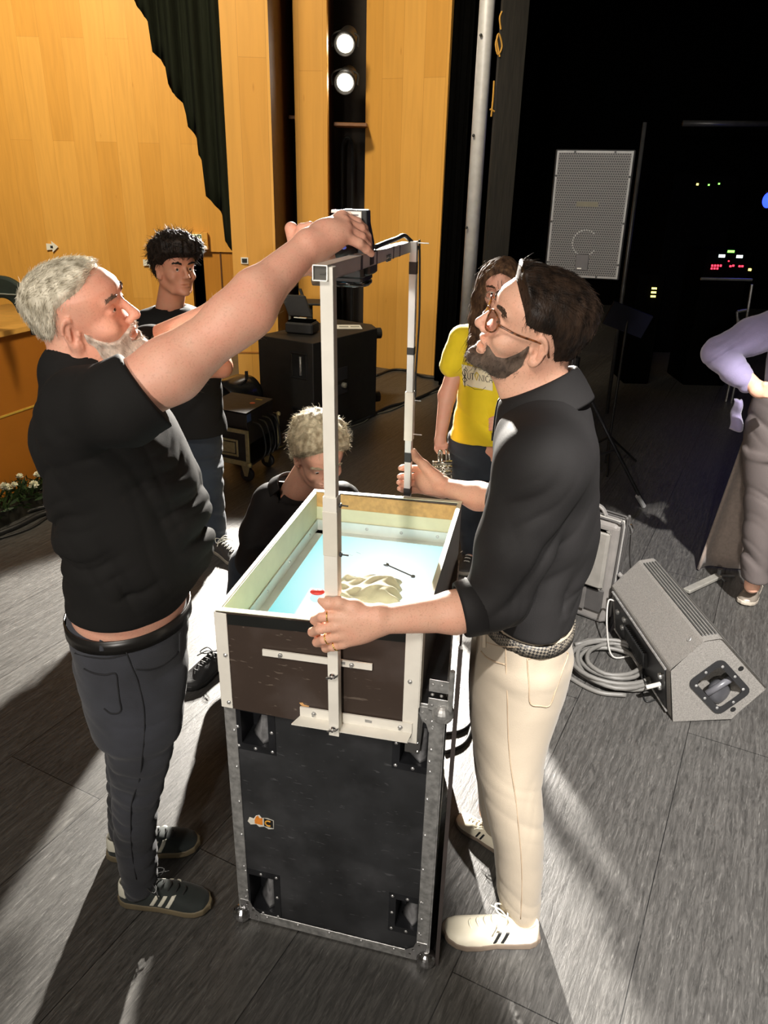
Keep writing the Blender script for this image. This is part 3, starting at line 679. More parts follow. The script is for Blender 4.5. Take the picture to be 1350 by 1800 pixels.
# front: dark top band, pale corner strips
b = MB(); b.prism([tf(ToA+.03, ToZL-.004, .001), tf(ToB-.03, ToZR-.004, .001), tf(ToB-.03, ToZR-.032, .001), tf(ToA+.03, ToZL-.03, .001)], -CN*0.0015); b.build('front_band', mk('band_black', (0.012, 0.013, 0.012), 0.35), tray)
for (a0, a1, zt, zl) in ((ToA-0.001, ToA+0.028, ToZL, zb), (ToB-0.034, ToB+0.001, ToZR, zb-0.002)):
    b = MB(); b.box(tf((a0+a1)/2, (zt+zl)/2, 0.002), (a1-a0, 0.003, zt-zl-0.004), (CU, CN, CZ), ch=0.001)
    side = a0 if a0 < 0.2 else a1
    b.box(tf(side, (zt+zl+0.1)/2, -0.012), (0.003, 0.028, zt-zl-0.104), (CU, CN, CZ))
    o = b.build('corner_strip', M['alu_w'], tray)
    b = MB()
    for z in (zl+0.02, (zt+zl)/2+0.02): b.lathe(tf((a0+a1)/2+(0.006 if a0 < .2 else -0.004), z, 0.004), -CN, [(0, .0055), (.0015, .005), (.003, .002), (.006, .002)], 8)
    b.build('strip_bolt', M['zinc'], o, split=True)
# flat cross bar and lower angle bar
def bar(px0, py0, px1, py1, h, name, flange=0.0):
    a0, z0 = fpt(px0, py0, .02); a1, z1 = fpt(px1, py1, .02)
    b = MB(); b.prism([tf(a0, z0, .004), tf(a1, z1, .004), tf(a1, z1-h, .004), tf(a0, z0-h, .004)], -CN*0.004)
    if flange: b.prism([tf(a0, z0-h, .004), tf(a1, z1-h, .004), tf(a1-0.004, z1-h-0.004, .004+flange), tf(a0-0.012, z0-h-0.004, .004+flange)], -CZ*0.003)
    o = b.build(name, M['alu_w'], tray)
    b = MB()
    for f in ((0.17, 0.82) if not flange else (0.13, 0.90)):
        b.lathe(tf(a0+(a1-a0)*f, z0+(z1-z0)*f-h/2, 0.008), -CN, [(0, .006), (.003, .0055), (.004, .003), (.009, .003)], 6)
    for f in ((0.73,) if not flange else (0.62,)):
        b.box(tf(a0+(a1-a0)*f, z0+(z1-z0)*f-h*0.4, 0.0082), (0.016, 0.001, 0.007), (CU, CN, CZ))
    b.build('bar_bolt', M['zinc'], o, split=True)
bar(462, 1140, 655, 1166, 0.0165, 'cross_bar'); bar(528, 1241, 725, 1271, 0.026, 'angle_bar', 0.03)
# chipped laminate spot, lower centre
a_, z_ = fpt(535, 1239, .016)
MB().prism([tf(a_+x, z_+z, .0004) for x, z in ((-.012, .004), (-.004, .006), (.0, .001), (.012, .0), (.010, -.005), (-.002, -.005), (-.008, -.002))], -CN*0.0006).build('chip', mk('chip_orange', srgb(220, 170, 110), 0.7), tray)

# ================================================================== PROJECTOR FRAME
fr = empty('metal_arch', (-0.10, 1.39, 0.755), 'tall white square-tube metal arch clamped to the tray and straddling it', 'frame')
pw = 0.024
PB = np.array([-0.098, 1.386, 0.752]); PT = np.array([-0.108, 1.392, 1.768])
ax = (CU, CN, CZ)
def post(P, Q, w, d_, name, m, ax_=ax):
    b = MB(); X, Y, _ = ax_
    c4 = [(-w/2, -d_/2), (w/2, -d_/2), (w/2, d_/2), (-w/2, d_/2)]
    vs = [P+X*x+Y*y for x, y in c4]+[Q+X*x+Y*y for x, y in c4]
    b.add(vs, [(3, 2, 1, 0), (4, 5, 6, 7), (0, 1, 5, 4), (1, 2, 6, 5), (2, 3, 7, 6), (3, 0, 4, 7)])
    return b.build(name, m, fr, bevel=0.0012)
def lerp(P, Q, z): return P+(Q-P)*((z-P[2])/(Q[2]-P[2]))
def zof(py, px=580, Y=1.39): return float(at(px, py, Y)[2])
near = post(PB, PT, pw, 0.022, 'near_post', M['alu_w'])
s0, s1 = zof(1045), zof(870)
post(lerp(PB, PT, s0), lerp(PB, PT, s1), pw+0.005, 0.028, 'near_sleeve', M['alu_w'])
tapec = mk('cloth_tape_cream', (0.72, 0.68, 0.58), 0.65, var=0.05)
post(lerp(PB, PT, zof(972)), lerp(PB, PT, zof(895)), pw+0.0065, 0.0295, 'sleeve_tape', tapec)
b = MB()
for z in (zof(886), zof(972)):
    c = lerp(PB, PT, z); b.cyl(c+CU*0.012, c+CU*0.034, 0.0017, 8); b.cyl(c+CU*0.016, c+CU*0.020, 0.005, 6)
b.build('side_bolts', M['black'], near)
for (px, py) in ((583, 1180), (586, 1272)):
    c = lerp(PB, PT, zof(py))-CN*0.011; b = MB()
    b.lathe(c, -CN, [(0, .0065), (.004, .0065), (.008, .004), (.013, .0035)], 10)
    for sg in (-1, 1): b.prism([c-CN*0.006+CU*sg*0.004, c-CN*0.006+CU*sg*0.014+CZ*0.007*sg+CZ*0.003, c-CN*0.006+CU*sg*0.013-CZ*0.003+CZ*0.006*sg, c-CN*0.006+CU*sg*0.004-CZ*0.005], -CN*0.003)
    b.build('wing_nut', M['chrome'], near, bevel=0.0008)
FT = at(728, 424, 2.26); FB = at(717, 880, 2.24); FB = dn(FB, 0.80)
far = post(FB, FT, 0.020, 0.024, 'far_post', mk('far_alu', (0.72, 0.74, 0.74), 0.4, 0.2, var=0.05))
def zf(py): return float(at(722, py, 2.25)[2])
post(lerp(FB, FT, zf(772)), lerp(FB, FT, zf(688)), 0.026, 0.03, 'far_sleeve', M['alu_w'])
for (y0, y1) in ((482, 460), (623, 610), (810, 793), (868, 855)):
    post(lerp(FB, FT, zf(y0)), lerp(FB, FT, zf(y1)), 0.0215, 0.0255, 'tape_band', M['tape'])
b = MB()
for py, L in ((427, 0.03), (703, 0.022), (762, 0.028)):
    c = lerp(FB, FT, min(zf(py), FT[2]-0.003)); b.cyl(c+CU*0.008, c+CU*(0.012+L), 0.0017, 8)
b.build('far_bolts', M['zinc'], far)
b = MB(); c = lerp(FB, FT, zf(470))
b.tube(bez([FT+CU*0.013+CN*.01+CZ*0.004, c+CU*0.016+CN*.01, lerp(FB, FT, zf(560))+CU*0.019+CN*.01, lerp(FB, FT, zf(650))+CU*0.014+CN*.01, lerp(FB, FT, zf(700))+CU*0.014+CN*.01]), 0.0028, 8)
b.build('post_cable', M['black'], far, smooth=True)
# beam (square tube, open towards the camera)
B0 = at(562, 480, 1.375)+np.array([0, 0, 0]); B1 = FT-CU*0.022-CZ*0.016
bdv = (B1-B0)/np.linalg.norm(B1-B0); bx, bz, _ = basis(bdv); bx = bx if bx @ CU > 0 else -bx; bz = np.cross(bx, bdv); bz = bz if bz[2] > 0 else -bz
def beampt(t, x=0, z=0): return B0+(B1-B0)*t+bx*x+bz*z
h = 0.0135; wt = 0.0018; b = MB()
for (x0, x1, z0, z1) in ((-h, h, h-wt, h), (-h, h, -h, -h+wt), (-h, -h+wt, -h, h), (h-wt, h, -h, h)):
    b.add([beampt(t_, x_, z_) for t_ in (0, 1) for x_, z_ in ((x0, z0), (x1, z0), (x1, z1), (x0, z1))], [(3, 2, 1, 0), (4, 5, 6, 7), (0, 1, 5, 4), (1, 2, 6, 5), (2, 3, 7, 6), (3, 0, 4, 7)])
beam = b.build('beam', M['alu'], fr)
b = MB(); b.box(beampt(0.008), (2*h-2*wt, 0.004, 2*h-2*wt), (bx, bdv, bz)); b.box(beampt(0.003, 0.004, 0.0), (0.012, 0.002, 0.0018), (bx, bdv, bz)); b.build('end_plug', mk('plug_grey', (0.07, 0.065, 0.055), 0.6), beam)
for t_ in (0.30, 0.70, 0.80):
    b = MB(); b.box(beampt(t_), (2*h+0.002, 0.016 if t_ < 0.5 else 0.008, 2*h+0.002), (bx, bdv, bz)); b.build('cable_tie', M['tape'], beam)
b = MB(); b.tube(bez([beampt(0.52, 0.0, h+0.006), beampt(0.66, 0.004, h+0.012), beampt(0.82, 0.0, h+0.014), beampt(0.95, 0, h+0.018), beampt(1.0, 0.008, h+0.006), FT+CU*0.014+CZ*(-0.02)]), 0.0058, 10)
b.build('beam_cable', M['black'], beam, smooth=True)
b = MB()
for k in range(4):
    for j in range(2): b.box(beampt(0.60+k*0.016, h+0.001, -0.004-j*0.009), (0.003, 0.010, 0.007), (bx, bdv, bz), ch=0.001)
b.build('clamp_tooth', M['chrome'], beam, split=True)
# camera / projector unit hung from the beam
pj = empty('projector_unit', beampt(0.42, 0, -0.07), 'small black projector hanging under the metal beam, lens glowing blue', 'projector')
cc = at(615, 476, 1.78); cx = cc
b = MB(); b.box(cx+CZ*0.008, (0.088, 0.10, 0.04), ax, ch=0.006); b.box(cx-CZ*0.014+CU*0.0, (0.082, 0.09, 0.014), ax, ch=0.004); b.box(cx+CU*0.03+CZ*0.02, (0.05, 0.07, 0.05), ax, ch=0.004)
b.build('housing', M['black'], pj)
b = MB(); b.lathe(cx-CZ*0.018, (0, 0, -1), [(0, .050), (.006, .050), (.012, .044)], 28); b.build('skirt', mk('gloss_black', (0.008, 0.008, 0.008), 0.15), pj, smooth=True)
b = MB(); lc = at(597, 479, 1.725); b.ball(lc, (0.010, 0.006, 0.008), 14, 8); b.build('blue_lamp', glow('blue_lamp', (0.12, 0.62, 0.9), 1.3), pj, smooth=True)
b = MB(); c = at(557, 493, 1.40); b.lathe(c-CU*0.01, CU, [(0, .003), (.003, .009), (.03, .009), (.034, .003)], 14); b.build('beam_knob', mk('knob_dark', (0.12, 0.09, 0.06), 0.4), beam, smooth=True)
dv = empty('handheld_device', at(628, 420, 1.70), 'small black and silver device held upright on the beam by the reaching hand', 'device')
c = at(627, 408, 1.74)
b = MB(); b.prism([c+CU*x+CZ*z-CN*0.014 for x, z in ((-.030, .045), (.026, .045), (.027, .02), (.036, -.02), (.036, -.066), (-.02, -.066), (-.028, -.02))], CN*0.03); b.build('body', M['black'], dv, bevel=0.003)
b = MB(); b.box(c+CU*(-.004)+CZ*0.033-CN*0.017, (0.040, 0.004, 0.020), ax, ch=0.0015); b.box(c+CU*(-.040)+CZ*0.040-CN*0.006, (0.026, 0.016, 0.006), ax, ch=0.001); b.build('silver_panel', M['alu'], dv)
b = MB(); b.box(c+CU*(-.004)+CZ*0.035-CN*0.0195, (0.026, 0.001, 0.003), ax); b.build('panel_line', mk('line_grey', (0.2, 0.2, 0.2), 0.5), dv)
b = MB(); c2 = at(598, 440, 1.70); b.ball(c2, (0.032, 0.028, 0.018), 16, 10); b.build('lens_barrel', M['black'], dv, smooth=True)
b = MB(); b.ball(at(604, 435, 1.665), (0.006, 0.003, 0.004), 10, 6); b.build('coating_glint', glow('glint_blue', (0.15, 0.2, 0.8), 0.25), dv)  # blue lens glint, put in as a weak glow

# cloth bag, wrench and red pen on the luminous floor
def pl(px, py, z=TL+0.002): return flr(px, py, z)
bagc = pl(650, 1050); wdt = 0.125
cm_ = mk('cotton_cream', (0.60, 0.56, 0.40), 0.85, var=0.08, bump=0.3, bs=200)
b = MB(); q0, q1, q2, q3 = pl(572, 1062), pl(704, 1068), pl(704, 1022), pl(604, 1018)
def fb(u, v):
    p = (q0*(1-u)+q1*u)*(1-v)+(q3*(1-u)+q2*u)*v
    e = min(u, 1-u, v, 1-v); hgt = 0.032*(1-math.exp(-e*12))
    hgt *= 1+0.16*(1-abs(math.sin(v*9+2.2*math.sin(u*3.1+.4)+u*3)))*2*(0.3+0.7*v)-.16+0.14*math.sin(u*7+v*5+1.2*math.sin(v*6))+0.06*math.sin(u*23-v*17)
    return p+np.array([0.004*math.sin(v*21), 0.004*math.sin(u*9+2), max(0.0, hgt)+0.001])
b.sheet(fb, 60, 60)
n0 = len(b.v); o = b.build('cloth_pouch', cm_, smooth=True, solid=0.002)
tag(o, 'rumpled cream cotton pouch lying on the glowing tray floor', 'pouch')
w0, w1 = pl(681, 995), pl(726, 1015); wd = (w1-w0)/np.linalg.norm(w1-w0); wn = np.array([-wd[1], wd[0], 0])
rt = empty('wrench', (w0+w1)/2, 'small dark steel spanner lying on the glowing tray floor', 'tool')
b = MB(); b.box((w0+w1)/2+CZ*0.003, (np.linalg.norm(w1-w0), 0.0045, 0.003), (wd, wn, CZ), ch=0.001); b.build('shank', M['steel_d'], rt)
b = MB(); b.prism([w0+wd*x+wn*y+CZ*0.001 for x, y in ((.004, -.003), (-.002, -.007), (-.010, -.006), (-.004, -.002), (-.004, .002), (-.010, .006), (-.002, .007), (.004, .003))], CZ*0.004); b.build('open_jaw', M['steel_d'], rt)
b = MB(); b.lathe(w1+CZ*0.001, (0, 0, 1), [(0, .006), (.004, .006)], 14); b.build('ring_end', M['steel_d'], rt)
p = pl(558, 1044); o = MB().ball(p+CZ*0.006, (0.020, 0.013, 0.007), 18, 8).build('red_cap', M['red'], None, smooth=True)
rt2 = empty('squeeze_bottle_cap', p, 'small red plastic cap beside the cream pouch on the tray', 'cap'); o.parent = rt2; o.location = (-p[0], -p[1], -p[2])
o = MB().ball(p+CZ*0.0105+np.array([0.001, 0.001, 0]), (0.005, 0.0045, 0.003), 12, 6).build('dark_insert', mk('dark_red', (0.09, 0.01, 0.04), 0.4), rt2, smooth=True)
for (x0, x1, nm) in (((608, 975), (620, 977), 'left'), ((626, 971), (634, 974), 'right')):
    tag(MB().tube([pl(*x0)+CZ*.001, pl(*x1)+CZ*.001], 0.0007, 5).build('thread_scrap', M['alu']), nm+' one of two tiny grey thread scraps on the glowing tray floor', 'scrap', 'thread scraps')

# ================================================================== BACKLINE ON THE LEFT
zt = 0.735
Pn, Plf, Prt, Prb, Pbk = flr(550, 604, zt), flr(453, 589, zt), flr(663, 577, zt), flr(654, 570, zt), flr(593, 561, zt)
sub = empty('subwoofer', dn((Plf+Prt)/2, 0), 'large black subwoofer cabinet with recessed handles and a small open case on top', 'loudspeaker')
blk = mk('sub_black', (0.014, 0.013, 0.011), 0.55, var=0.2, bump=0.3, bs=300)
b = MB(); b.prism([dn(p, 0.0) for p in (Pn, Prt, Prb, Pbk, Plf)], CZ*zt); b.build('cabinet', blk, sub, bevel=0.006)
du = (Pn-Plf)/np.linalg.norm(Pn-Plf); dnn = np.array([-du[1], du[0], 0]); 
if dnn[1] > 0: dnn = -dnn
L = np.linalg.norm(Pn-Plf)
def sf(u, z, out=0): return Plf*0+dn(Plf, 0)+du*u+CZ*z+dnn*out
for zc in (0.555, 0.13):
    b = MB()
    for (u0, u1, z0, z1) in ((.60, .90, .085, .10), (.60, .90, -.10, -.085), (.60, .63, -.085, .085), (.87, .90, -.085, .085)):
        b.box(sf(L*(u0+u1)/2, zc+(z0+z1)/2, .004), (L*(u1-u0), 0.010, z1-z0), (du, dnn, CZ), ch=0.003)
    hd = b.build('handle_frame', M['black'], sub)
    MB().box(sf(L*0.75, zc, 0.001), (L*0.24, 0.002, 0.17), (du, dnn, CZ)).build('pocket_shade', mk('pocket', (0.002, 0.002, 0.002), 0.9), hd)  # flat near-black plate, shade of the handle recess put in as colour
    b = MB(); b.cyl(sf(L*0.785, zc-0.07, 0.008), sf(L*0.785, zc+0.07, 0.008), 0.010, 12); b.build('grip', M['zinc'], hd, smooth=True)
dr = (Prt-Pn)/np.linalg.norm(Prt-Pn); dro = np.array([dr[1], -dr[0], 0])
def sr(u, z, out=0): return dn(Pn, 0)+dr*u+CZ*z+dro*out
b = MB(); b.box(sr(0.30, 0.45, .004), (0.20, .006, .10), (dr, dro, CZ), ch=0.002); b.box(sr(0.30, 0.33, .004), (0.20, .006, .08), (dr, dro, CZ), ch=0.002); b.build('connector_plate', mk('plate_dark', (0.03, 0.03, 0.035), 0.35), sub)
b = MB(); b.lathe(sr(0.34, 0.36, .006), dro, [(0, .022), (.03, .02), (.034, .01)], 16); b.build('connector_knob', mk('knob_grey', (0.25, 0.24, 0.2), 0.4), sub, smooth=True)
for z in (0.66, 0.12):
    c = dn(Prb, z)+dr*0.0; b = MB(); b.lathe(c, (0.92, 0.39, 0), [(0, .012), (.03, .012), (.03, .045), (.075, .045), (.08, .03)], 16); b.build('caster_wheel', M['black'], sub)
# hard case on the sub
hc = empty('hard_case', flr(527, 585, zt), 'small open black hard case on the subwoofer', 'case')
a0, a1, a2 = flr(500, 585, zt), flr(525, 592, zt), flr(552, 585, zt)
e1 = np.array([0.96, -0.25, 0]); e2 = np.array([0.25, 0.96, 0]); c = flr(525, 588, zt)+e2*0.08
b = MB(); b.box(c+CZ*0.045, (0.225, 0.17, 0.085), (e1, e2, CZ), ch=0.012); b.build('case_base', M['black_rough'], hc)
b = MB(); b.box(c+CZ*0.092, (0.19, 0.13, 0.01), (e1, e2, CZ)); b.build('case_foam', M['black_cloth'], hc)
lv = np.array([-0.35, 0.15, 0.93]); lv /= np.linalg.norm(lv); ln_ = np.cross(e1, lv); ln_ /= np.linalg.norm(ln_)
b = MB(); b.box(c-e1*0.075+CZ*0.185-e2*(-0.09), (0.20, 0.03, 0.175), (e1, ln_, lv), ch=0.008); b.box(c-e1*0.045+CZ*0.29+e2*0.11, (0.018, 0.02, 0.05), (e1, ln_, lv)); b.box(c-e1*0.165+CZ*0.26+e2*0.11, (0.016, 0.02, 0.04), (e1, ln_, lv))
b.build('case_lid', M['black_rough'], hc)
b = MB(); b.box(c-e1*0.04+CZ*0.099+e2*0.06, (0.10, 0.008, 0.008), (e1, e2, CZ)); b.build('case_label', M['white'], hc)
# paper on the sub
pc = flr(612, 574, zt)
rt = empty('paper_sheet', pc, 'white printed sheet of paper on top of the subwoofer', 'paper')
b = MB(); b.add([flr(590, 571, zt+.002), flr(633, 571, zt+.002), flr(637, 578, zt+.002), flr(590, 578, zt+.002)], [(3, 2, 1, 0)]); b.build('sheet', M['white'], rt, solid=0.001)
b = MB()
for (x0, x1) in ((596, 612), (616, 631)): b.add([flr(x0, 573, zt+.004), flr(x1, 573, zt+.004), flr(x1+1, 575, zt+.004), flr(x0, 575, zt+.004)], [(3, 2, 1, 0)])
b.build('printed_block', mk('print_grey', (0.35, 0.35, 0.3), 0.8), rt)
# music stand behind
c = at(540, 531, 6.75)
rt = empty('equipment_stand', dn(c, 0), 'black stand with a flat shelf behind the subwoofer', 'stand')
b = MB(); b.box(c, (0.26, 0.25, 0.018), ch=0.004); b.build('shelf_plate', M['black'], rt)
b = MB(); b.box((c[0]+0.02, c[1], c[2]/2), (0.05, 0.05, c[2]), ch=0.006); b.box((c[0]-0.16, c[1]+0.05, c[2]/2-.02), (0.02, 0.02, c[2]), ch=0.003); b.build('column', mk('col_grey', (0.1, 0.1, 0.09), 0.5), rt)
b = MB(); b.box((c[0]+0.02, c[1], 0.01), (0.4, 0.3, 0.02), ch=0.005); b.build('foot', M['black'], rt)
b = MB(); b.tube([c+[-0.13, 0, 0.0], c+[-0.17, 0.0, -0.07]], 0.006, 8); b.build('hook', M['black'], rt)
# amp rack on a dolly case
zc0 = 0.13; An = flr(440, 821, zc0); Al = flr(385, 810, zc0); Ar = flr(478, 795, zc0)
ue = (An-Al)/np.linalg.norm(An-Al); ve = (Ar-An)/np.linalg.norm(Ar-An); Lu = 0.36; Lv = 0.42
def am(u, v, z): return dn(An, 0)-ue*u+ve*v+CZ*z
rk = empty('rack_case', am(Lu/2, Lv/2, 0), 'open black flight rack case with brass-toned aluminium trim on casters, beside the subwoofer', 'flight case')
brass = mk('trim_warm', srgb(176, 168, 130), 0.4, 0.5, var=0.12, vs=50)
b = MB()
z0, z1 = zc0, zc0+0.245
b.box(am(Lu/2, 0.006, (z0+z1)/2), (Lu, 0.012, z1-z0), (ue, ve, CZ)); b.box(am(Lu/2, Lv-0.006, (z0+z1)/2), (Lu, 0.012, z1-z0), (ue, ve, CZ)); b.box(am(Lu/2, Lv/2, z0+.006), (Lu, Lv, 0.012), (ue, ve, CZ)); b.box(am(Lu-.006, Lv/2, (z0+z1)/2), (0.012, Lv, z1-z0), (ue, ve, CZ))
b.build('case_walls', M['black'], rk)
b = MB(); b.box(am(Lu/2, 0.002, z0+.016), (Lu, 0.014, 0.032), (ue, ve, CZ), ch=0.003); b.box(am(Lu/2, 0.002, z1-.014), (Lu, 0.014, 0.028), (ue, ve, CZ), ch=0.003)
b.box(am(0.014, 0.002, (z0+z1)/2), (0.028, 0.014, z1-z0), (ue, ve, CZ), ch=0.003); b.box(am(-0.001, Lv-0.01, (z0+z1)/2), (0.012, 0.02, z1-z0), (ue, ve, CZ), ch=0.003)
b.ball(am(0.004, 0.0, z0+0.012), 0.018, 12, 8); b.ball(am(0.0, Lv, z1-.005), 0.016, 12, 8); b.build('edge_trim', brass, rk, split=True)
b = MB()
for (u0, u1, zz0, zz1) in ((.10, .29, .055, .07), (.10, .29, .155, .17), (.085, .10, .055, .17), (.28, .295, .055, .17)): b.box(am((u0+u1)/2, -0.002, z0+(zz0+zz1)/2), (u1-u0, .01, zz1-zz0), (ue, ve, CZ), ch=0.003)
b.box(am(0.19, -0.001, z0+0.112), (0.16, .006, 0.075), (ue, ve, CZ), ch=0.003); b.build('case_handle', brass, rk)
for (u, v) in ((0.06, 0.06), (0.06, Lv-0.07), (Lu-0.06, 0.06), (Lu-.06, Lv-.07)):
    b = MB(); c = am(u, v, 0.048); b.cyl(c-ve*0.015, c+ve*0.015, 0.047, 20); cw = b.build('caster', M['black'], rk, bevel=0.006)
    b = MB(); b.box(am(u, v, 0.122), (0.08, 0.07, 0.012), (ue, ve, CZ)); 
    for s__ in (-1, 1): b.prism([c+ve*s__*0.02+ue*x+CZ*z for x, z in ((-.035, .075), (.035, .075), (.012, -.008), (-.012, -.008))], ve*s__*0.003)
    b.cyl(c-ve*0.024, c+ve*0.024, 0.008, 10); b.build('caster_fork', brass, cw)
ap = empty('amplifier', am(Lu/2, Lv/2, z1), 'black amplifier box with a red sticker on its grey top, sitting in the rack case', 'amplifier')
za = 0.475
b = MB(); b.box(am(Lu/2+0.012, Lv/2, (z1+za)/2-0.06), (Lu-0.03, Lv-0.05, za-z1+0.11), (ue, ve, CZ), ch=0.004); b.build('chassis', M['black_rough'], ap)
b = MB(); b.box(am(Lu/2+0.012, Lv/2, za+0.002), (Lu-0.03, Lv-0.05, 0.004), (ue, ve, CZ)); b.build('top_plate', mk('plate_grey', (0.07, 0.07, 0.07), 0.6, 0.0, spec=0.2), ap)
MB().lathe(am(0.10, 0.24, za+0.004), (0, 0, 1), [(0, .018), (.002, .018)], 18).build('sticker_red', M['red'], ap)
MB().box(am(0.10, 0.33, za+0.005), (0.05, 0.02, 0.001), (ue, ve, CZ)).build('sticker_yellow', mk('st_y', srgb(200, 190, 80), .6), ap)
MB().box(am(0.0265, 0.06, za-0.035), (0.003, 0.05, 0.05), (ue, ve, CZ)).build('badge_blue', mk('badge_blue', (0.05, 0.10, 0.3), 0.4), ap)
for k in range(4):
    b = MB(); v = 0.10+k*0.07; b.tube(bez([am(0.026, v, 0.40), am(-0.03, v+0.01, 0.38), am(-0.045, v+0.03, 0.30), am(-0.04, v+0.05, 0.20), am(-0.03, v+0.02, 0.15)], 6), 0.006, 8)
    tag(b.build('patch_cable', M['black'], None, smooth=True), ['foremost', 'second', 'third', 'rearmost'][k]+' of the four black patch cables hanging from the amplifier', 'cable', 'patch cables on the amplifier')
# round black stage lantern behind the rack
c = at(404, 703, 5.35)
rt = empty('floor_lantern', dn(c, 0), 'round glossy black stage lantern lying behind the amplifier', 'lantern')
b = MB(); b.lathe(c+np.array([0.02, 0.05, 0]), (-0.55, -0.8, -0.1), [(-0.22, .05), (-0.18, .12), (-0.10, .15), (0.05, .155), (0.12, .15), (0.125, .135), (0.09, .13)], 32); b.build('lantern_body', mk('gloss_dark', (0.02, 0.021, 0.022), 0.25), rt, smooth=True)
b = MB(); b.lathe(c+np.array([0.02, 0.05, 0])+np.array([-.55, -.8, -.1])/0.976*0.06, (-0.55, -0.8, -0.1), [(0, .10), (0.03, .128)], 32); b.build('lens', mk('lens_grey', (0.3, 0.32, 0.33), 0.2, 0.5), rt)
b = MB(); 
for s__ in (-0.1, 0.12): b.box(c+[s__, 0.05, 0.17], (0.02, 0.02, 0.06))
b.box((c[0]+0.02, c[1]+0.05, 0.045), (0.16, 0.2, 0.09), ch=0.01); b.box((c[0]+0.02, c[1]+0.05, 0.18), (0.06, 0.06, 0.3)); b.build('yoke_piece', M['black'], rt, split=True)

# ------------------------------------------------------------------ tower lanterns (light fittings in the slot)
for i, (p, px, py) in enumerate(((LA1, 605, 80), (LA2, 605, 148))):
    c = np.array(p); aim = np.array([-1.0, 2.0, 0.4])-c; aim = aim/np.linalg.norm(aim)
    rt = empty('stage_lantern', c, ('upper' if i == 0 else 'lower')+' of the two lit stage lanterns in the slot of the timber tower', 'stage light')
    b = MB(); b.lathe(c+aim*0.0, aim, [(-0.32, .03), (-0.28, .075), (-0.10, .09), (-0.02, .095), (-0.02, .088), (-0.10, .03)], 24); b.build('housing', M['black'], rt, smooth=True)
    b = MB(); b.lathe(c-aim*0.055, aim, [(0, .08), (.012, .07), (.016, .03)], 24); b.build('lens', glow('lantern_glass', (1.0, 0.88, 0.66), 5.0), rt, smooth=True)
    b = MB(); b.lathe(c-aim*0.03+np.array([0.01, 0, 0.008]), aim, [(0, .05), (.008, .04), (.010, .015)], 20); b.build('filament_glow', glow('lantern_core', (1.0, 0.95, 0.85), 60.0), rt, smooth=True)
    b = MB(); b.tube(bez([c+[-0.11, 0.1, 0], c+[-0.11, 0.12, 0.09], c+[0, 0.14, 0.13], c+[0.11, 0.12, 0.09], c+[0.11, 0.1, 0]], 5), 0.008, 8); b.build('yoke', M['black'], rt)

# ================================================================== STAGE RIGHT SIDE
# loudspeaker on stand
c = (at(980, 262, 3.98)+at(1120, 262, 3.86)+at(1085, 492, 3.86)+at(955, 488, 3.98))/4
TLs, TRs, BRs, BLs = at(981, 262, 3.98), at(1121, 264, 3.88), at(1086, 493, 3.88), at(953, 487, 3.98)
sx_ = (TRs-TLs)/2+(BRs-BLs)/2; W_s = np.linalg.norm(sx_); sx_ = sx_/W_s; sz_ = (TLs-BLs)/2+(TRs-BRs)/2; H_s = np.linalg.norm(sz_); sz_ = sz_-sx_*(sz_ @ sx_); sz_ /= np.linalg.norm(sz_); sy_ = np.cross(sz_, sx_)
if sy_[1] < 0: sy_ = -sy_
sp = empty('loudspeaker', c, 'black loudspeaker with a pale perforated grille raised on a tripod stand', 'loudspeaker')
def sk(x, z, o=0): return c+sx_*x*W_s/2+sz_*z*H_s/2-sy_*o
b = MB(); P = [sk(-1, -1), sk(1, -1), sk(1, 1), sk(-1, 1)]; Q = [p+sy_*0.30+(c-p)*0.25 for p in P]
b.add(P+Q, [(0, 1, 2, 3), (7, 6, 5, 4), (0, 4, 5, 1), (1, 5, 6, 2), (2, 6, 7, 3), (3, 7, 4, 0)]); b.build('cabinet', M['black_rough'], sp, bevel=0.006)
b = MB()
for (x0, x1, z0, z1) in ((-.95, .95, .94, .975), (-.95, .95, -.975, -.94), (-.95, -.90, -.94, .94), (.90, .95, -.94, .94)): b.box(sk((x0+x1)/2, (z0+z1)/2, .006), ((x1-x0)*W_s/2, .006, (z1-z0)*H_s/2), (sx_, sy_, sz_))
b.build('grille_frame', mk('grille_frame', (0.24, 0.24, 0.23), 0.45, 0.3, var=0.1), sp)
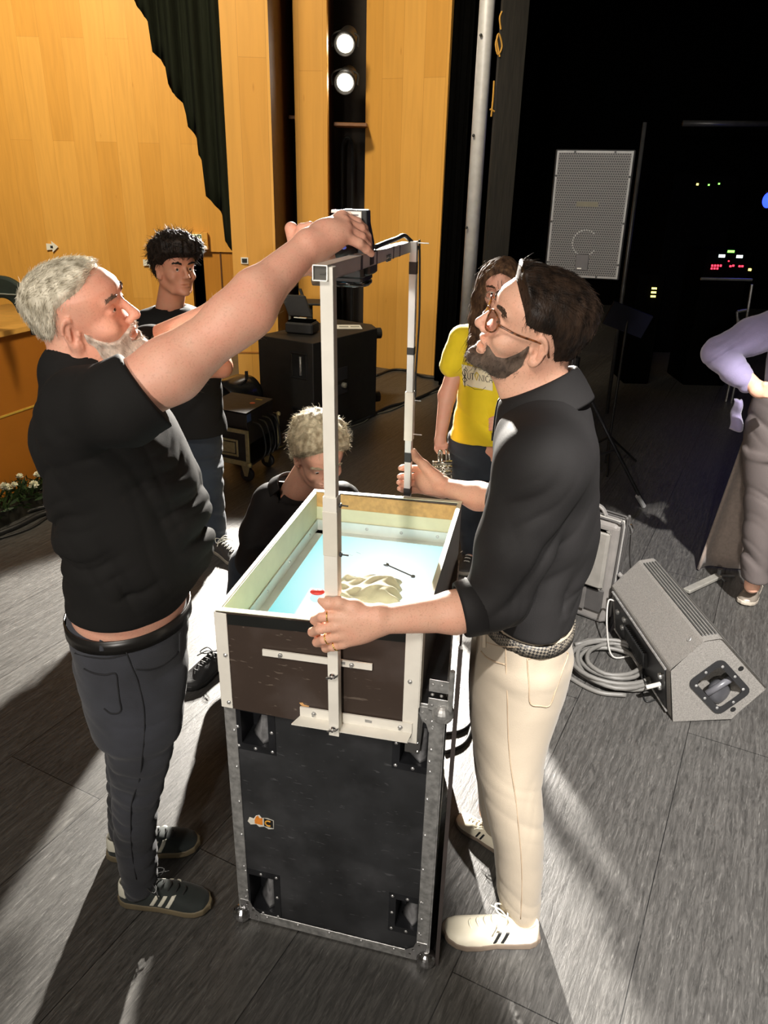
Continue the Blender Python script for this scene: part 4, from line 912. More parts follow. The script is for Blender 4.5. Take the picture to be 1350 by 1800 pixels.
def grille_mat(name, col, pitch=0.0105, ax3=None):
    m, nt, bb = _mat(name); ns = 0.011
    tc = N(nt, 'ShaderNodeTexCoord'); mp = N(nt, 'ShaderNodeMapping'); nt.links.new(tc.outputs['Object'], mp.inputs['Vector']); mp.inputs['Scale'].default_value = (1/pitch,)*3
    v = N(nt, 'ShaderNodeTexVoronoi'); v.voronoi_dimensions = '2D'; v.inputs['Randomness'].default_value = 0.0
    sp_ = N(nt, 'ShaderNodeSeparateXYZ'); cb = N(nt, 'ShaderNodeCombineXYZ'); nt.links.new(mp.outputs[0], sp_.inputs[0])
    rowf = N(nt, 'ShaderNodeMath', operation='FLOOR'); nt.links.new(sp_.outputs['Z'], rowf.inputs[0])
    hf = N(nt, 'ShaderNodeMath', operation='MULTIPLY_ADD'); hf.inputs[1].default_value = 0.5; nt.links.new(rowf.outputs[0], hf.inputs[0]); nt.links.new(sp_.outputs['X'], hf.inputs[2])
    # circular holes in offset rows: distance to the cell centre
    fx = N(nt, 'ShaderNodeMath', operation='FRACT'); nt.links.new(hf.outputs[0], fx.inputs[0]); fz_ = N(nt, 'ShaderNodeMath', operation='FRACT'); nt.links.new(sp_.outputs['Z'], fz_.inputs[0])
    cc_ = N(nt, 'ShaderNodeCombineXYZ'); nt.links.new(fx.outputs[0], cc_.inputs[0]); nt.links.new(fz_.outputs[0], cc_.inputs[1])
    ds = N(nt, 'ShaderNodeVectorMath', operation='DISTANCE'); nt.links.new(cc_.outputs[0], ds.inputs[0]); ds.inputs[1].default_value = (0.5, 0.5, 0)
    r = ramp(nt, ds.outputs['Value'], [(0.30, (0.004, 0.004, 0.004)), (0.42, col)])
    nt.links.new(r.outputs[0], bb.inputs['Base Color']); bb.inputs['Roughness'].default_value = 0.5
    return m
gp = MB(); gp.box((0, 0, 0), (0.90*W_s, 0.003, 0.94*H_s)); g = gp.build('grille', grille_mat('perforated', (0.17, 0.165, 0.155)), None)
rotm = Matrix(((sx_[0], sy_[0], sz_[0]), (sx_[1], sy_[1], sz_[1]), (sx_[2], sy_[2], sz_[2])))
g.parent = sp; g.location = tuple(-sy_*0.004); g.rotation_mode = 'QUATERNION'; g.rotation_quaternion = rotm.to_quaternion()
b = MB(); b.box(sk(-0.02, -0.73, .008), (0.062, .004, .075), (sx_, sy_, sz_), ch=0.002); b.build('badge', mk('badge_dark', (0.06, 0.055, 0.055), 0.4), sp)
b = MB(); b.box(sk(-0.07, -0.83, .011), (0.02, .002, .006), (sx_, sy_, sz_)); b.build('badge_print', M['white'], sp)
b = MB(); b.box(sk(-0.05, 0.18, .007), (0.10, .003, .022), (sx_, sy_, sz_)); b.build('name_strip', mk('strip_warm', srgb(110, 104, 80), .5), sp)
b = MB()
for a in np.linspace(0.3, 2*PI, 30)[:24]: b.box(sk(0, -0.42, .0065)+sx_*0.058*math.cos(a+.6)+sz_*0.058*math.sin(a+.6), (0.006, .002, .006), (sx_, sy_, sz_))
b.build('dot_ring', mk('ring_lt', (0.45, 0.45, 0.42), 0.5), sp)['kind'] = 'stuff'
b = MB()
for (x, z) in ((-.5, .957), (.5, .957), (-.925, .6), (.925, .6), (-.925, -.1), (.925, -.1), (-.925, -.75), (.925, -.75), (-.4, -.957), (.4, -.957)): b.lathe(sk(x, z, .009), -sy_, [(0, .005), (.002, .004)], 8)
b.build('grille_screw', M['black'], sp, split=True)
pb = c-sz_*H_s/2+sy_*0.12; base = np.array([pb[0]+0.02, pb[1]+0.02, 0])
stn = empty('speaker_stand', base, 'black tripod stand under the raised loudspeaker', 'stand')
stg = mk('stand_metal', (0.05, 0.05, 0.055), 0.35, 0.6)
b = MB(); b.cyl(dn(base, 0.35), pb+[0, 0, 0.0], 0.016, 14); b.build('pole', stg, stn, smooth=True)
b = MB(); b.cyl(dn(base, 0.95), dn(base, 1.03), 0.028, 14); b.build('collar', M['black'], stn)
ft = [flr(1131, 893), base+np.array([-0.45, -0.05, 0]), base+np.array([0.1, 0.6, 0])]
for f in ft:
    b = MB(); t0 = dn(base, 0.98); b.tube([t0, f+CZ*0.02], 0.011, 8); lg = b.build('leg', stg, stn, smooth=True)
    b = MB(); b.tube([dn(base, 0.42), t0*0.45+f*0.55], 0.008, 8); b.build('brace', stg, stn)
    b = MB(); b.tube([f+(t0-f)*0.10, f+CZ*0.012], 0.015, 8); b.build('rubber_foot', mk('foot_grey', (.3, .3, .3), .6), lg)
# dim uprights and rails backstage
dimm = mk('dim_steel', (0.10, 0.10, 0.10), 0.4, 0.5)
def upright(px0, py0, px1, py1, Y, r, lab, name='scaffold_pipe'):
    tag(MB().tube([at(px0, py0, Y), at(px1, py1, Y)], r, 8).build(name, dimm, smooth=True), lab, 'pipe')
upright(1134, 215, 1062, 760, 6.5, 0.016, 'thin dim upright pipe just right of the raised loudspeaker')
upright(1200, 217, 1350, 218, 9.0, 0.03, 'dim horizontal pipe high in the dark wing, upper right')
upright(1200, 525, 1193, 620, 8.0, 0.011, 'short thin pipe glinting in the dark wing below the yellow lights')
# dark equipment racks with indicator lights
def rack(px, py, Y, w, h, lab):
    c = at(px, py, Y); rt = empty('equipment_rack', dn(c, 0), lab, 'equipment'); top = c[2]
    MB().box((c[0], c[1]+0.3, (top+0.06)/2), (w, 0.5, top+0.06), ch=0.01).build('rack_body', M['black_cloth'], rt); return rt
def leds(rt, lst, Y):
    for (px, py, w, h, nm, mt) in lst:
        MB().box(at(px, py, Y), (w, 0.01, h)).build(nm, mt, rt)
GR, WH, RD, YE, BL = glow('led_green', (0.25, 1, 0.12), 3), glow('led_white', (0.75, 0.95, 0.9), 3), glow('led_red', (1, 0.03, 0.06), 4), glow('led_yellow', (1, 0.85, 0.15), 4), glow('led_blue', (0.02, 0.05, 1), 4)
r1 = rack(1285, 455, 7.5, 0.42, 0.4, 'dark equipment rack with red, green and white indicator lights in the wing'); Yl = 7.53
leds(r1, [(1285, 442, .06, .02, 'green_light', GR), (1269, 450, .055, .025, 'white_light', WH), (1300, 451, .055, .025, 'white_light', WH), (1318, 474, .025, .02, 'yellow_light', YE)]+
     [(1252+k*5, 467, .014, .018, 'red_light', RD) for k in range(4)]+[(1251+k*5, 472, .014, .016, 'red_light', RD) for k in range(3)]+[(1284, 468, .016, .016, 'red_light', RD), (1289, 467, .016, .016, 'red_light', RD), (1300, 468, .016, .016, 'red_light', RD), (1305, 468, .016, .016, 'red_light', RD), (1281, 459, .01, .01, 'red_light', RD)], Yl)
r2 = rack(1149, 496, 7.5, 0.25, 0.3, 'dark box with three stacked yellow indicator lights in the wing')
leds(r2, [(1150, 507, .045, .016, 'yellow_light', YE), (1149, 514, .045, .016, 'yellow_light', YE), (1148, 521, .045, .016, 'yellow_light', YE)], Yl)
r3 = rack(1245, 318, 9.0, 0.7, 0.3, 'tall dark rack with three tiny green indicator lights, far in the wing')
leds(r3, [(1226, 324, .02, .02, 'green_light', YE), (1246, 325, .016, .016, 'green_light', GR), (1264, 323, .016, .016, 'green_light', GR)], 9.04)
c = at(1350, 352, 8.0); rt = empty('blue_lamp', c, 'blue light glowing at the right edge of the dark wing', 'lamp')
MB().ball(c, (0.05, 0.05, 0.07), 14, 10).build('bulb', BL, rt, smooth=True); MB().box(c+[0.08, 0.1, 0], (0.1, 0.1, 0.16)).build('lamp_body', M['black'], rt)
l = bpy.data.lights.new('blue_wing_light', 'POINT'); l.energy = 2.5; l.color = (0.05, 0.08, 1); l.shadow_soft_size = 0.1; lo = bpy.data.objects.new('blue_wing_light', l); COL.objects.link(lo); lo.location = tuple(c+[-0.1, -0.25, 0])
# trolley frame at far right
b = MB()
P = [(1232, 500), (1322, 502), (1312, 545), (1298, 590)]
for p_, q_ in (((1322, 500), (1300, 640)), ((1312, 545), (1296, 548)), ((1298, 560), (1290, 640)), ((1300, 640), (1296, 548))): b.tube([at(*p_, 7.0), at(*q_, 7.0)], 0.012, 8)
b.tube([at(1232, 490, 7.0), at(1322, 492, 7.0)], 0.012, 8)
b.tube([at(1300, 640, 7.0), dn(at(1300, 640, 7.0), 0)], 0.012, 8); b.tube([at(1290, 640, 7.0), dn(at(1290, 640, 7.0), 0)], 0.012, 8)
tag(b.build('trolley_frame', mk('trolley_steel', (0.4, 0.4, 0.4), 0.35, 0.8)), 'thin shiny tubular trolley frame in the wing by the brown hanging cloth', 'trolley')
# music stand desk, dim blue
c = at(1103, 562, 5.2); rt = empty('music_stand', dn(c, 0), 'dark music stand with a bluish desk behind the bearded man', 'music stand')
b = MB(); b.box(c, (0.30, 0.02, 0.16), (np.array([.93, .1, -.32]), np.array([0, 1.0, 0.2]), np.array([.3, -.2, .93]))); b.build('desk', mk('desk_blue', (0.004, 0.005, 0.02), 0.5), rt)
b = MB(); b.cyl(dn(c, 0.02), c, 0.01, 8); b.build('pole', M['black'], rt)
b = MB()
for a in (0.3, 2.4, 4.5): b.tube([dn(c, 0.22), dn(c, 0.01)+np.array([.25*math.cos(a), .25*math.sin(a), 0])], 0.008, 8)
b.build('feet', M['black'], rt)

# gig bag
g0 = np.array([1.035, 3.045, 0.0]); gu = np.array([-0.80, 0.60, 0]); gv = np.array([0.58, 0.815, 0]); GW, GD, GH = 0.40, 0.17, 0.52
bagm = mk('bag_nylon', (0.145, 0.135, 0.125), 0.55, var=0.12, bump=0.4, bs=260, sheen=0.3); bagd = mk('bag_dark', (0.05, 0.047, 0.045), 0.6, var=0.15)
bg = empty('gig_bag', g0+gu*GW/2+gv*GD/2, 'upright grey nylon instrument bag with top handle and shoulder strap, beside the cable coil', 'bag')
def gb(u, v, z): return g0+gu*u+gv*v+CZ*z
b = MB(); b.box(gb(GW/2, GD*0.30, GH/2), (GW, GD*0.55, GH), (gu, gv, CZ), ch=0.02); b.build('front_compartment', bagm, bg, bevel=0.012)
b = MB(); b.box(gb(GW/2, GD*0.80, GH/2-0.005), (GW-0.01, GD*0.42, GH-0.02), (gu, gv, CZ), ch=0.02); b.build('back_compartment', bagm, bg, bevel=0.012)
b = MB(); b.box(gb(GW*0.52, -0.006, GH*0.64), (GW*0.86, 0.03, GH*0.56), (gu, gv, CZ), ch=0.012); b.build('front_pocket', mk('bag_light', (0.20, 0.19, 0.17), 0.5, var=0.12, bump=0.3), bg, bevel=0.008)
b = MB(); b.box(gb(GW*0.52, -0.002, GH*0.24), (GW*0.9, 0.012, GH*0.22), (gu, gv, CZ), ch=0.003); b.build('dark_panel', bagd, bg)
b = MB(); b.box(gb(GW*0.38, -0.010, GH*0.24), (GW*0.22, 0.006, GH*0.24), (gu, gv, CZ), ch=0.002); lb = b.build('logo_patch', mk('patch', (0.09, 0.085, 0.08), 0.6), bg)
for (v, u0) in ((GD*0.10, 0), (GD*0.20, 0), (GD*0.46, 0), (GD*0.62, 0)):
    loop = [gb(0.0, v, 0.02), gb(-0.003, v, GH-0.03), gb(0.012, v, GH-0.004), gb(0.05, v, GH+0.003), gb(GW-0.05, v, GH+0.003), gb(GW, v, GH-0.04)]
    b = MB(); b.tube(bez(loop, 6), 0.005, 6); b.build('zip', bagd if v != GD*0.20 else mk('piping_lt', (.25, .24, .22), .6), bg, smooth=True)
b = MB(); b.tube(bez([gb(0.09, GD*.35, GH), gb(0.12, GD*.35, GH+0.035), gb(0.2, GD*.35, GH+0.05), gb(0.28, GD*.35, GH+0.035), gb(0.31, GD*.35, GH)], 6), 0.013, 10, flat=0.6); b.build('top_handle', bagm, bg, smooth=True)
b = MB(); b.tube(bez([gb(0.02, GD*0.6, GH-0.005), gb(-0.012, GD*0.7, GH-0.06), gb(-0.02, GD*0.8, GH-0.18), gb(-0.03, GD*1.0, GH-0.3), gb(-0.02, GD*0.9, GH-0.42)], 6), 0.018, 8, flat=0.25); b.build('shoulder_strap', bagd, bg, smooth=True)
b = MB(); b.tube(bez([gb(-0.008, GD*0.35, GH-0.26), gb(-0.035, GD*0.4, GH-0.29), gb(-0.04, GD*0.45, GH-0.36), gb(-0.008, GD*0.5, GH-0.40)], 6), 0.011, 8); b.build('side_handle', bagm, bg, smooth=True)
b = MB(); b.tube(bez([gb(-0.01, GD*.62, GH-0.03), gb(-0.02, GD*.66, GH-0.055), gb(-0.015, GD*.7, GH-0.08)], 5), 0.007, 8); b.build('strap_clip', M['chrome'], bg)
fc = bpy.data.curves.new('bag_lettering', 'FONT'); fc.body = 'GUNTER'; fc.size = 0.030; fc.extrude = 0.0008; fc.align_x = 'CENTER'; fc.align_y = 'CENTER'
fo = bpy.data.objects.new('bag_lettering', fc); COL.objects.link(fo); fo.data.materials.append(mk('letters', (0.3, 0.29, 0.27), 0.5))
dx, dy = -CZ, gu*-1; dzz = np.cross(dx, dy)
mm = Matrix(((dx[0], dy[0], dzz[0], 0), (dx[1], dy[1], dzz[1], 0), (dx[2], dy[2], dzz[2], 0), (0, 0, 0, 1)))
lp = gb(GW*0.38, -0.0145, GH*0.24)-np.array(bg.location)
bpy.context.view_layer.update()
fme = bpy.data.meshes.new_from_object(fo.evaluated_get(bpy.context.evaluated_depsgraph_get())); bpy.data.objects.remove(fo)
fo = bpy.data.objects.new('bag_lettering', fme); COL.objects.link(fo)
fo.parent = bg; fo.matrix_local = Matrix.Translation(Vector(lp)) @ mm

# wedge monitor
mon = empty('stage_monitor', (1.2, 2.7, 0), 'grey wedge stage monitor speaker lying on the floor, its end handle facing the camera', 'loudspeaker')
mg = mk('monitor_paint', (0.19, 0.18, 0.165), 0.55, var=0.25, vs=240, bump=0.8, bs=420)
prof_ = [(1.132, 0.0), (1.361, 0.012), (1.466, 0.158), (1.252, 0.376), (1.190, 0.362), (1.087, 0.230)]
Y0 = 2.396; ML = np.array([-0.055, 0.64, 0.0]); md = ML/np.linalg.norm(ML); mside = np.array([md[1], -md[0], 0])
P5 = [np.array([x, Y0, z]) for x, z in prof_]
# body with a rectangular hand-hole in the end: built as end cap ring + sides
hcx = np.array([1.285, Y0, 0.160]); e_a = (P5[2]-P5[3]); e_a /= np.linalg.norm(e_a); e_b = np.cross(e_a, md); e_b = e_b if e_b[2] > 0 else -e_b
def rr(w, h_, r, n=4):
    out = []
    for (sx, sz, a0) in ((1, 1, 0), (-1, 1, PI/2), (-1, -1, PI), (1, -1, 3*PI/2)):
        for k in range(n+1):
            a = a0+PI/2*k/n; out.append((sx*(w-r)+r*math.cos(a), sz*(h_-r)+r*math.sin(a)))
    return out
ringo = [hcx+e_a*x+e_b*z for x, z in rr(0.088, 0.063, 0.02)]; nR = len(ringo)
b = MB(); import itertools
from mathutils.geometry import delaunay_2d_cdt
def cap(bb, outer, inner):
    allp = outer+inner; p2 = [Vector((float((p-hcx) @ e_a), float((p-hcx) @ e_b))) for p in allp]
    n1, n2 = len(outer), len(inner)
    ed = [(i, (i+1) % n1) for i in range(n1)]+[(n1+i, n1+(i+1) % n2) for i in range(n2)]
    vv, _, ff, *_r = delaunay_2d_cdt(p2, ed, [], 1, 1e-6)
    ff = [f for f in ff if not (abs(sum((vv[i].x for i in f))/len(f)) < 0.084 and abs(sum((vv[i].y for i in f))/len(f)) < 0.059)]
    bb.add([hcx+e_a*v.x+e_b*v.y for v in vv], [tuple(f) for f in ff])
cap(b, P5, ringo)
Q5 = [p+ML for p in P5]; k = len(P5)
b.add(P5+Q5, [(i, (i+1) % k, k+(i+1) % k, k+i) for i in range(k)]+[tuple(range(k, 2*k))])
# long face between top front edge and right (grille side) and the rear panel side are separate
pin = [p+md*0.10 for p in ringo]
b.add(ringo+pin, [(i, (i+1) % nR, nR+(i+1) % nR, nR+i) for i in range(nR)]); b.add(pin, [tuple(range(nR))])
b.build('cabinet', mg, mon, bevel=0.009)
b = MB(); o1 = [hcx+e_a*x+e_b*z-md*0.003 for x, z in rr(0.105, 0.080, 0.03)]; i1 = [hcx+e_a*x+e_b*z-md*0.003 for x, z in rr(0.080, 0.055, 0.018)]
b.add(o1+i1, [(i, (i+1) % nR, nR+(i+1) % nR, nR+i) for i in range(nR)]); hp = b.build('handle_plate', M['black_rough'], mon, solid=0.004)
b = MB()
for (x, z) in ((0, .069), (.093, .0), (0, -.069), (-.093, 0), (.07, .06), (-.07, -.06), (.07, -.06), (-.07, .06)): b.lathe(hcx+e_a*x+e_b*z-md*0.005, -md, [(0, .006), (.002, .005), (.003, .001)], 10)
b.build('plate_screw', M['zinc'], hp, split=True)
b = MB(); b.tube([hcx+e_b*0.055+e_a*0.02+md*0.02, hcx-e_b*0.055+e_a*0.012+md*0.02], 0.013, 14); b.build('grip_bar', mk('grip_grey', (0.10, 0.10, 0.11), 0.3), hp, smooth=True)
b = MB(); b.lathe(hcx+e_a*0.055-e_b*0.02+md*0.05, -md+e_b*0.3, [(0, .05), (.02, .048), (.03, .03)], 20); b.build('inner_cup', mk('cup', (0.05, 0.05, 0.055), 0.35), hp, smooth=True)
b = MB()
for p in (hcx-e_a*0.01+e_b*0.105, hcx+e_a*0.125-e_b*0.02): b.lathe(p, -md, [(-0.01, .008), (0.001, .011)], 14)
b.build('end_hole', M['black'], mon, split=True)
# ribbed edge along the top and dark amplifier panel on the left side
b = MB(); ev = (P5[2]-P5[3]); ev /= np.linalg.norm(ev); eu = (P5[5]-P5[4]); eu /= np.linalg.norm(eu); er = (P5[4]-P5[3]); er /= np.linalg.norm(er); nrb = np.cross(md, er); nrb = nrb if nrb[2] > 0 else -nrb; nup = (np.cross(md, ev)); nup = nup if nup[2] > 0 else -nup
for k_ in range(5):
    p = P5[3]+md*0.03+er*(0.008+k_*0.012)+nrb*0.002; b.box(p+md*0.285, (0.006, 0.57, 0.006), (er, md, nrb), ch=0.001)
b.build('grille_rib', mk('rib_dark', (0.05, 0.05, 0.048), 0.45), mon, split=True)
b = MB(); gcen = (P5[2]+P5[3])/2+ev*0.035+md*0.32; b.box(gcen+nup*0.003, (0.20, 0.58, 0.006), (ev, md, nup), ch=0.002); b.build('front_grille', mk('mon_grille', (0.075, 0.072, 0.066), 0.5, var=0.3, vs=300), mon)
sl = (P5[5]-P5[0]); sl /= np.linalg.norm(sl); so = np.cross(sl, md); so = so if so[0] < 0 else -so
def mpn(u, v, o=0): return P5[0]+md*u+sl*v+so*o
b = MB(); b.box(mpn(0.32, 0.118, 0.002), (0.56, 0.006, 0.19), (md, so, sl)); pn = b.build('rear_panel', mk('panel_black', (0.015, 0.015, 0.016), 0.4), mon)
b = MB()
for k_ in range(16): b.box(mpn(0.22+k_*0.014, 0.125, 0.012), (0.004, 0.022, 0.07), (md, so, sl))
b.build('heat_sink_fin', M['black'], pn, split=True)
b = MB()
for v in (0.02, 0.218): b.tube([mpn(0.03, v, 0.006), mpn(0.61, v, 0.006)], 0.005, 6)
b.build('panel_rail', M['zinc'], pn, split=True)
b = MB()
for (u, v) in ((0.08, 0.15), (0.09, 0.09), (0.55, 0.15), (0.50, 0.10), (0.47, 0.16)): b.lathe(mpn(u, v, 0.005), so, [(0, .013), (.008, .012), (.010, .006)], 14)
b.build('socket', M['zinc'], pn, split=True)
b = MB(); q = mpn(0.07, 0.12, 0.012); b.cyl(q, q+so*0.055-CZ*0.004, 0.009, 12); b.build('jack_plug', M['alu'], None); bpy.data.objects['jack_plug'].name = 'jack_plug'
jp = bpy.data.objects['jack_plug']; tag(jp, 'short pale connector plugged into the side of the wedge monitor', 'plug')
b = MB(); lg = P5[4]+eu*0.04+md*0.06; nn2 = np.cross(md, eu); nn2 = nn2 if nn2[2] > 0 else -nn2
b.lathe(lg+nn2*0.001, nn2, [(0, .010), (.0015, .009)], 18); b.build('round_badge', M['zinc'], mon)
b = MB(); q1_ = mpn(0.58, 0.19, 0.008)
b.tube(bez([q1_, q1_+so*0.03, mpn(0.50, 0.10, 0.075), mpn(0.40, 0.03, 0.085), flr(1128, 1150, .012), flr(1118, 1190, 0.012)], 8), 0.004, 8)
tag(b.build('signal_cable', mk('cable_light', (0.32, 0.31, 0.29), .5), None, smooth=True), 'thin pale cable plugged into the top of the monitor and dropping to the coil', 'cable')
b = MB(); b.tube(bez([q+so*0.055-CZ*0.004, flr(1140, 1205, 0.06), flr(1128, 1190, 0.05), flr(1135, 1172, 0.04), flr(1128, 1205, 0.008), flr(1135, 1232, 0.006), flr(1152, 1230, 0.006)], 8), 0.003, 8)
tag(b.build('thin_cable', M['black'], None, smooth=True), 'thin black cable looping from the pale plug on the monitor side', 'cable')
# cable coil
cg_ = mk('cable_grey', (0.135, 0.13, 0.12), 0.5, var=0.08)
cc0 = flr(1075, 1180); pts = []
for i in range(0, 7*28):
    a = i/28*2*PI; k_ = i/28
    r1_ = 0.155+0.03*math.sin(k_*2.1)+0.012*math.sin(a*2+k_); ox = 0.018*math.sin(k_*1.7); oy = 0.02*math.cos(k_*2.3)
    z = 0.011+0.0052*k_+0.006*max(0, math.sin(a*1.5+k_*2))
    pts.append(cc0+np.array([ox+0.01, oy+0.02, 0])+np.array([r1_*1.0*math.cos(a+2.6), r1_*0.95*math.sin(a+2.6), z]))
pre = bez([flr(960, 1150, 0.012), flr(985, 1180, 0.012), flr(1040, 1215, 0.012)], 6)
b = MB(); b.tube(bez(pts[::3], 3), 0.0095, 8); b.tube(bez([flr(955, 1155, 0.011), flr(1000, 1190, 0.011), flr(1050, 1216, 0.012), flr(1100, 1222, 0.013)], 6), 0.0095, 8)
tag(b.build('cable_coil', cg_, None, smooth=True), 'thick grey cable lying in a loose round coil left of the wedge monitor', 'cable')
# flat latch bar lying behind the monitor
p0, p1 = flr(1205, 1045), flr(1262, 1018); d_ = (p1-p0)/np.linalg.norm(p1-p0); n_ = np.array([-d_[1], d_[0], 0])
rt = empty('folded_stand', (p0+p1)/2, 'small pale folded metal stand lying on the floor behind the wedge monitor', 'stand')
b = MB(); b.box((p0+p1)/2+CZ*0.02, (np.linalg.norm(p1-p0), 0.04, 0.02), (d_, n_, CZ), ch=0.004); b.build('bar', mk('bar_pale', (0.28, 0.27, 0.24), .45, .2), rt)
b = MB(); b.tube([p1+CZ*0.02, flr(1275, 1022, 0.01)], 0.006, 8); b.tube([p1+CZ*0.02, flr(1290, 1013, 0.01)], 0.008, 8); b.cyl(p1, p1+CZ*0.06, 0.012, 10); b.build('fork', mk('fork_d', (.12, .12, .12), .4, .5), rt)

# brown hanging cloth (wing leg), right edge
b = MB(); e0, e1_ = at(1226, 1003, 3.55), at(1350, 470, 3.85)
lowL = flr(1226, 1004); topx = at(1352, 455, 3.85)
def fc_(u, v):
    p = lowL*(1-v)+np.array([1.72+0.60*v, 3.75+0.1*v, 2.6])*0+np.array([0, 0, 0])
    x = lowL[0]+(2.12-lowL[0])*(v**1.0)+u*1.5; y = lowL[1]+0.25*v+0.06*u+0.045*math.sin(u*19+v*1.2)+0.015*math.sin(u*43); z = 0.01+v*2.3
    return (x, y, z)
b.sheet(fc_, 60, 30)
tag(b.build('hanging_cloth', mk('cloth_brown', srgb(124, 112, 104), 0.95, var=0.12, vs=60, bump=0.5, bs=300, sheen=0.2), None, smooth=True, solid=0.012), 'brown woollen stage cloth hanging behind the person at the right edge', 'curtain')

# loose cables on the floor
def cable(pts, r, lab, m=None, name='floor_cable'):
    b = MB(); b.tube(bez([flr(*p, r) for p in pts], 8), r, 8); tag(b.build(name, m or M['black'], None, smooth=True), lab, 'cable'); 
cable([(-20, 905), (20, 897), (60, 890), (100, 884)], 0.012, 'topmost of the black cables on the floor below the flowers, left edge')
cable([(-20, 915), (30, 905), (70, 893), (110, 886)], 0.014, 'second of the black cables below the flowers, left edge')
cable([(-20, 944), (30, 925), (70, 905), (110, 893)], 0.016, 'third, thickest of the black cables below the flowers, left edge')
cable([(-20, 952), (30, 937), (60, 925), (90, 905), (120, 892)], 0.008, 'lowest thin black cable on the floor at the left edge')
cable([(615, 748), (645, 735), (680, 716), (720, 705), (760, 688), (790, 668)], 0.014, 'thick black cable running across the floor from the subwoofer to the wing')
cable([(610, 752), (640, 742), (655, 730), (690, 720), (730, 702), (790, 680)], 0.007, 'thin grey cable beside the thick one right of the subwoofer', mk('cable_g2', (.12, .12, .1), .5))
cable([(661, 660), (690, 650), (720, 652), (745, 662), (790, 664)], 0.012, 'black cable curving along the foot of the timber tower')
cable([(482, 745), (500, 738), (520, 745), (495, 760), (482, 752)], 0.008, 'black cable loop on the floor between rack case and subwoofer')
cable([(482, 790), (500, 782), (520, 776), (545, 772)], 0.008, 'grey cable on the floor between the rack case and the crouching man', mk('cable_g3', (.2, .19, .15), .5))
cable([(782, 1322), (808, 1312), (822, 1298), (830, 1275), (842, 1250)], 0.007, 'black cable curving from the flight case towards the bearded man')
cable([(775, 1290), (808, 1285), (826, 1272), (838, 1250)], 0.007, 'second black cable leaving the right side of the flight case')

# ================================================================== SOFT-BODY TOOLKIT (distance fields turned into meshes)
def smin(a, b, k):
    if k <= 0: return np.minimum(a, b)
    h = np.maximum(k-np.abs(a-b), 0)/k
    return np.minimum(a, b)-h*h*k*0.25
def smax(a, b, k): return -smin(-a, -b, k)
def rotm3(y, p, r):
    cy, sy, cp, sp, cr, sr = math.cos(y), math.sin(y), math.cos(p), math.sin(p), math.cos(r), math.sin(r)
    return np.array([[cy, -sy, 0], [sy, cy, 0], [0, 0, 1]]) @ np.array([[cp, 0, -sp], [0, 1, 0], [sp, 0, cp]]) @ np.array([[1, 0, 0], [0, cr, -sr], [0, sr, cr]])
def d_cone(P, a, b, ra, rb):
    a = np.asarray(a, float); ba = np.asarray(b, float)-a; pa = P-a
    h = np.clip(pa @ ba/(ba @ ba+1e-12), 0, 1)
    return np.sqrt(((pa-h[:, None]*ba)**2).sum(1))-(ra+(rb-ra)*h)
def d_ell(P, c, r, Rm=None):
    q = P-np.asarray(c, float)
    if Rm is not None: q = q @ Rm
    r = np.asarray(r, float); k0 = np.sqrt(((q/r)**2).sum(1)); k1 = np.sqrt(((q/(r*r))**2).sum(1))+1e-9
    return k0*(k0-1)/k1
def d_box(P, c, hs, r=0.0, Rm=None):
    q = P-np.asarray(c, float)
    if Rm is not None: q = q @ Rm
    q = np.abs(q)-(np.asarray(hs)-r)
    return np.sqrt((np.maximum(q, 0)**2).sum(1))+np.minimum(q.max(1), 0)-r
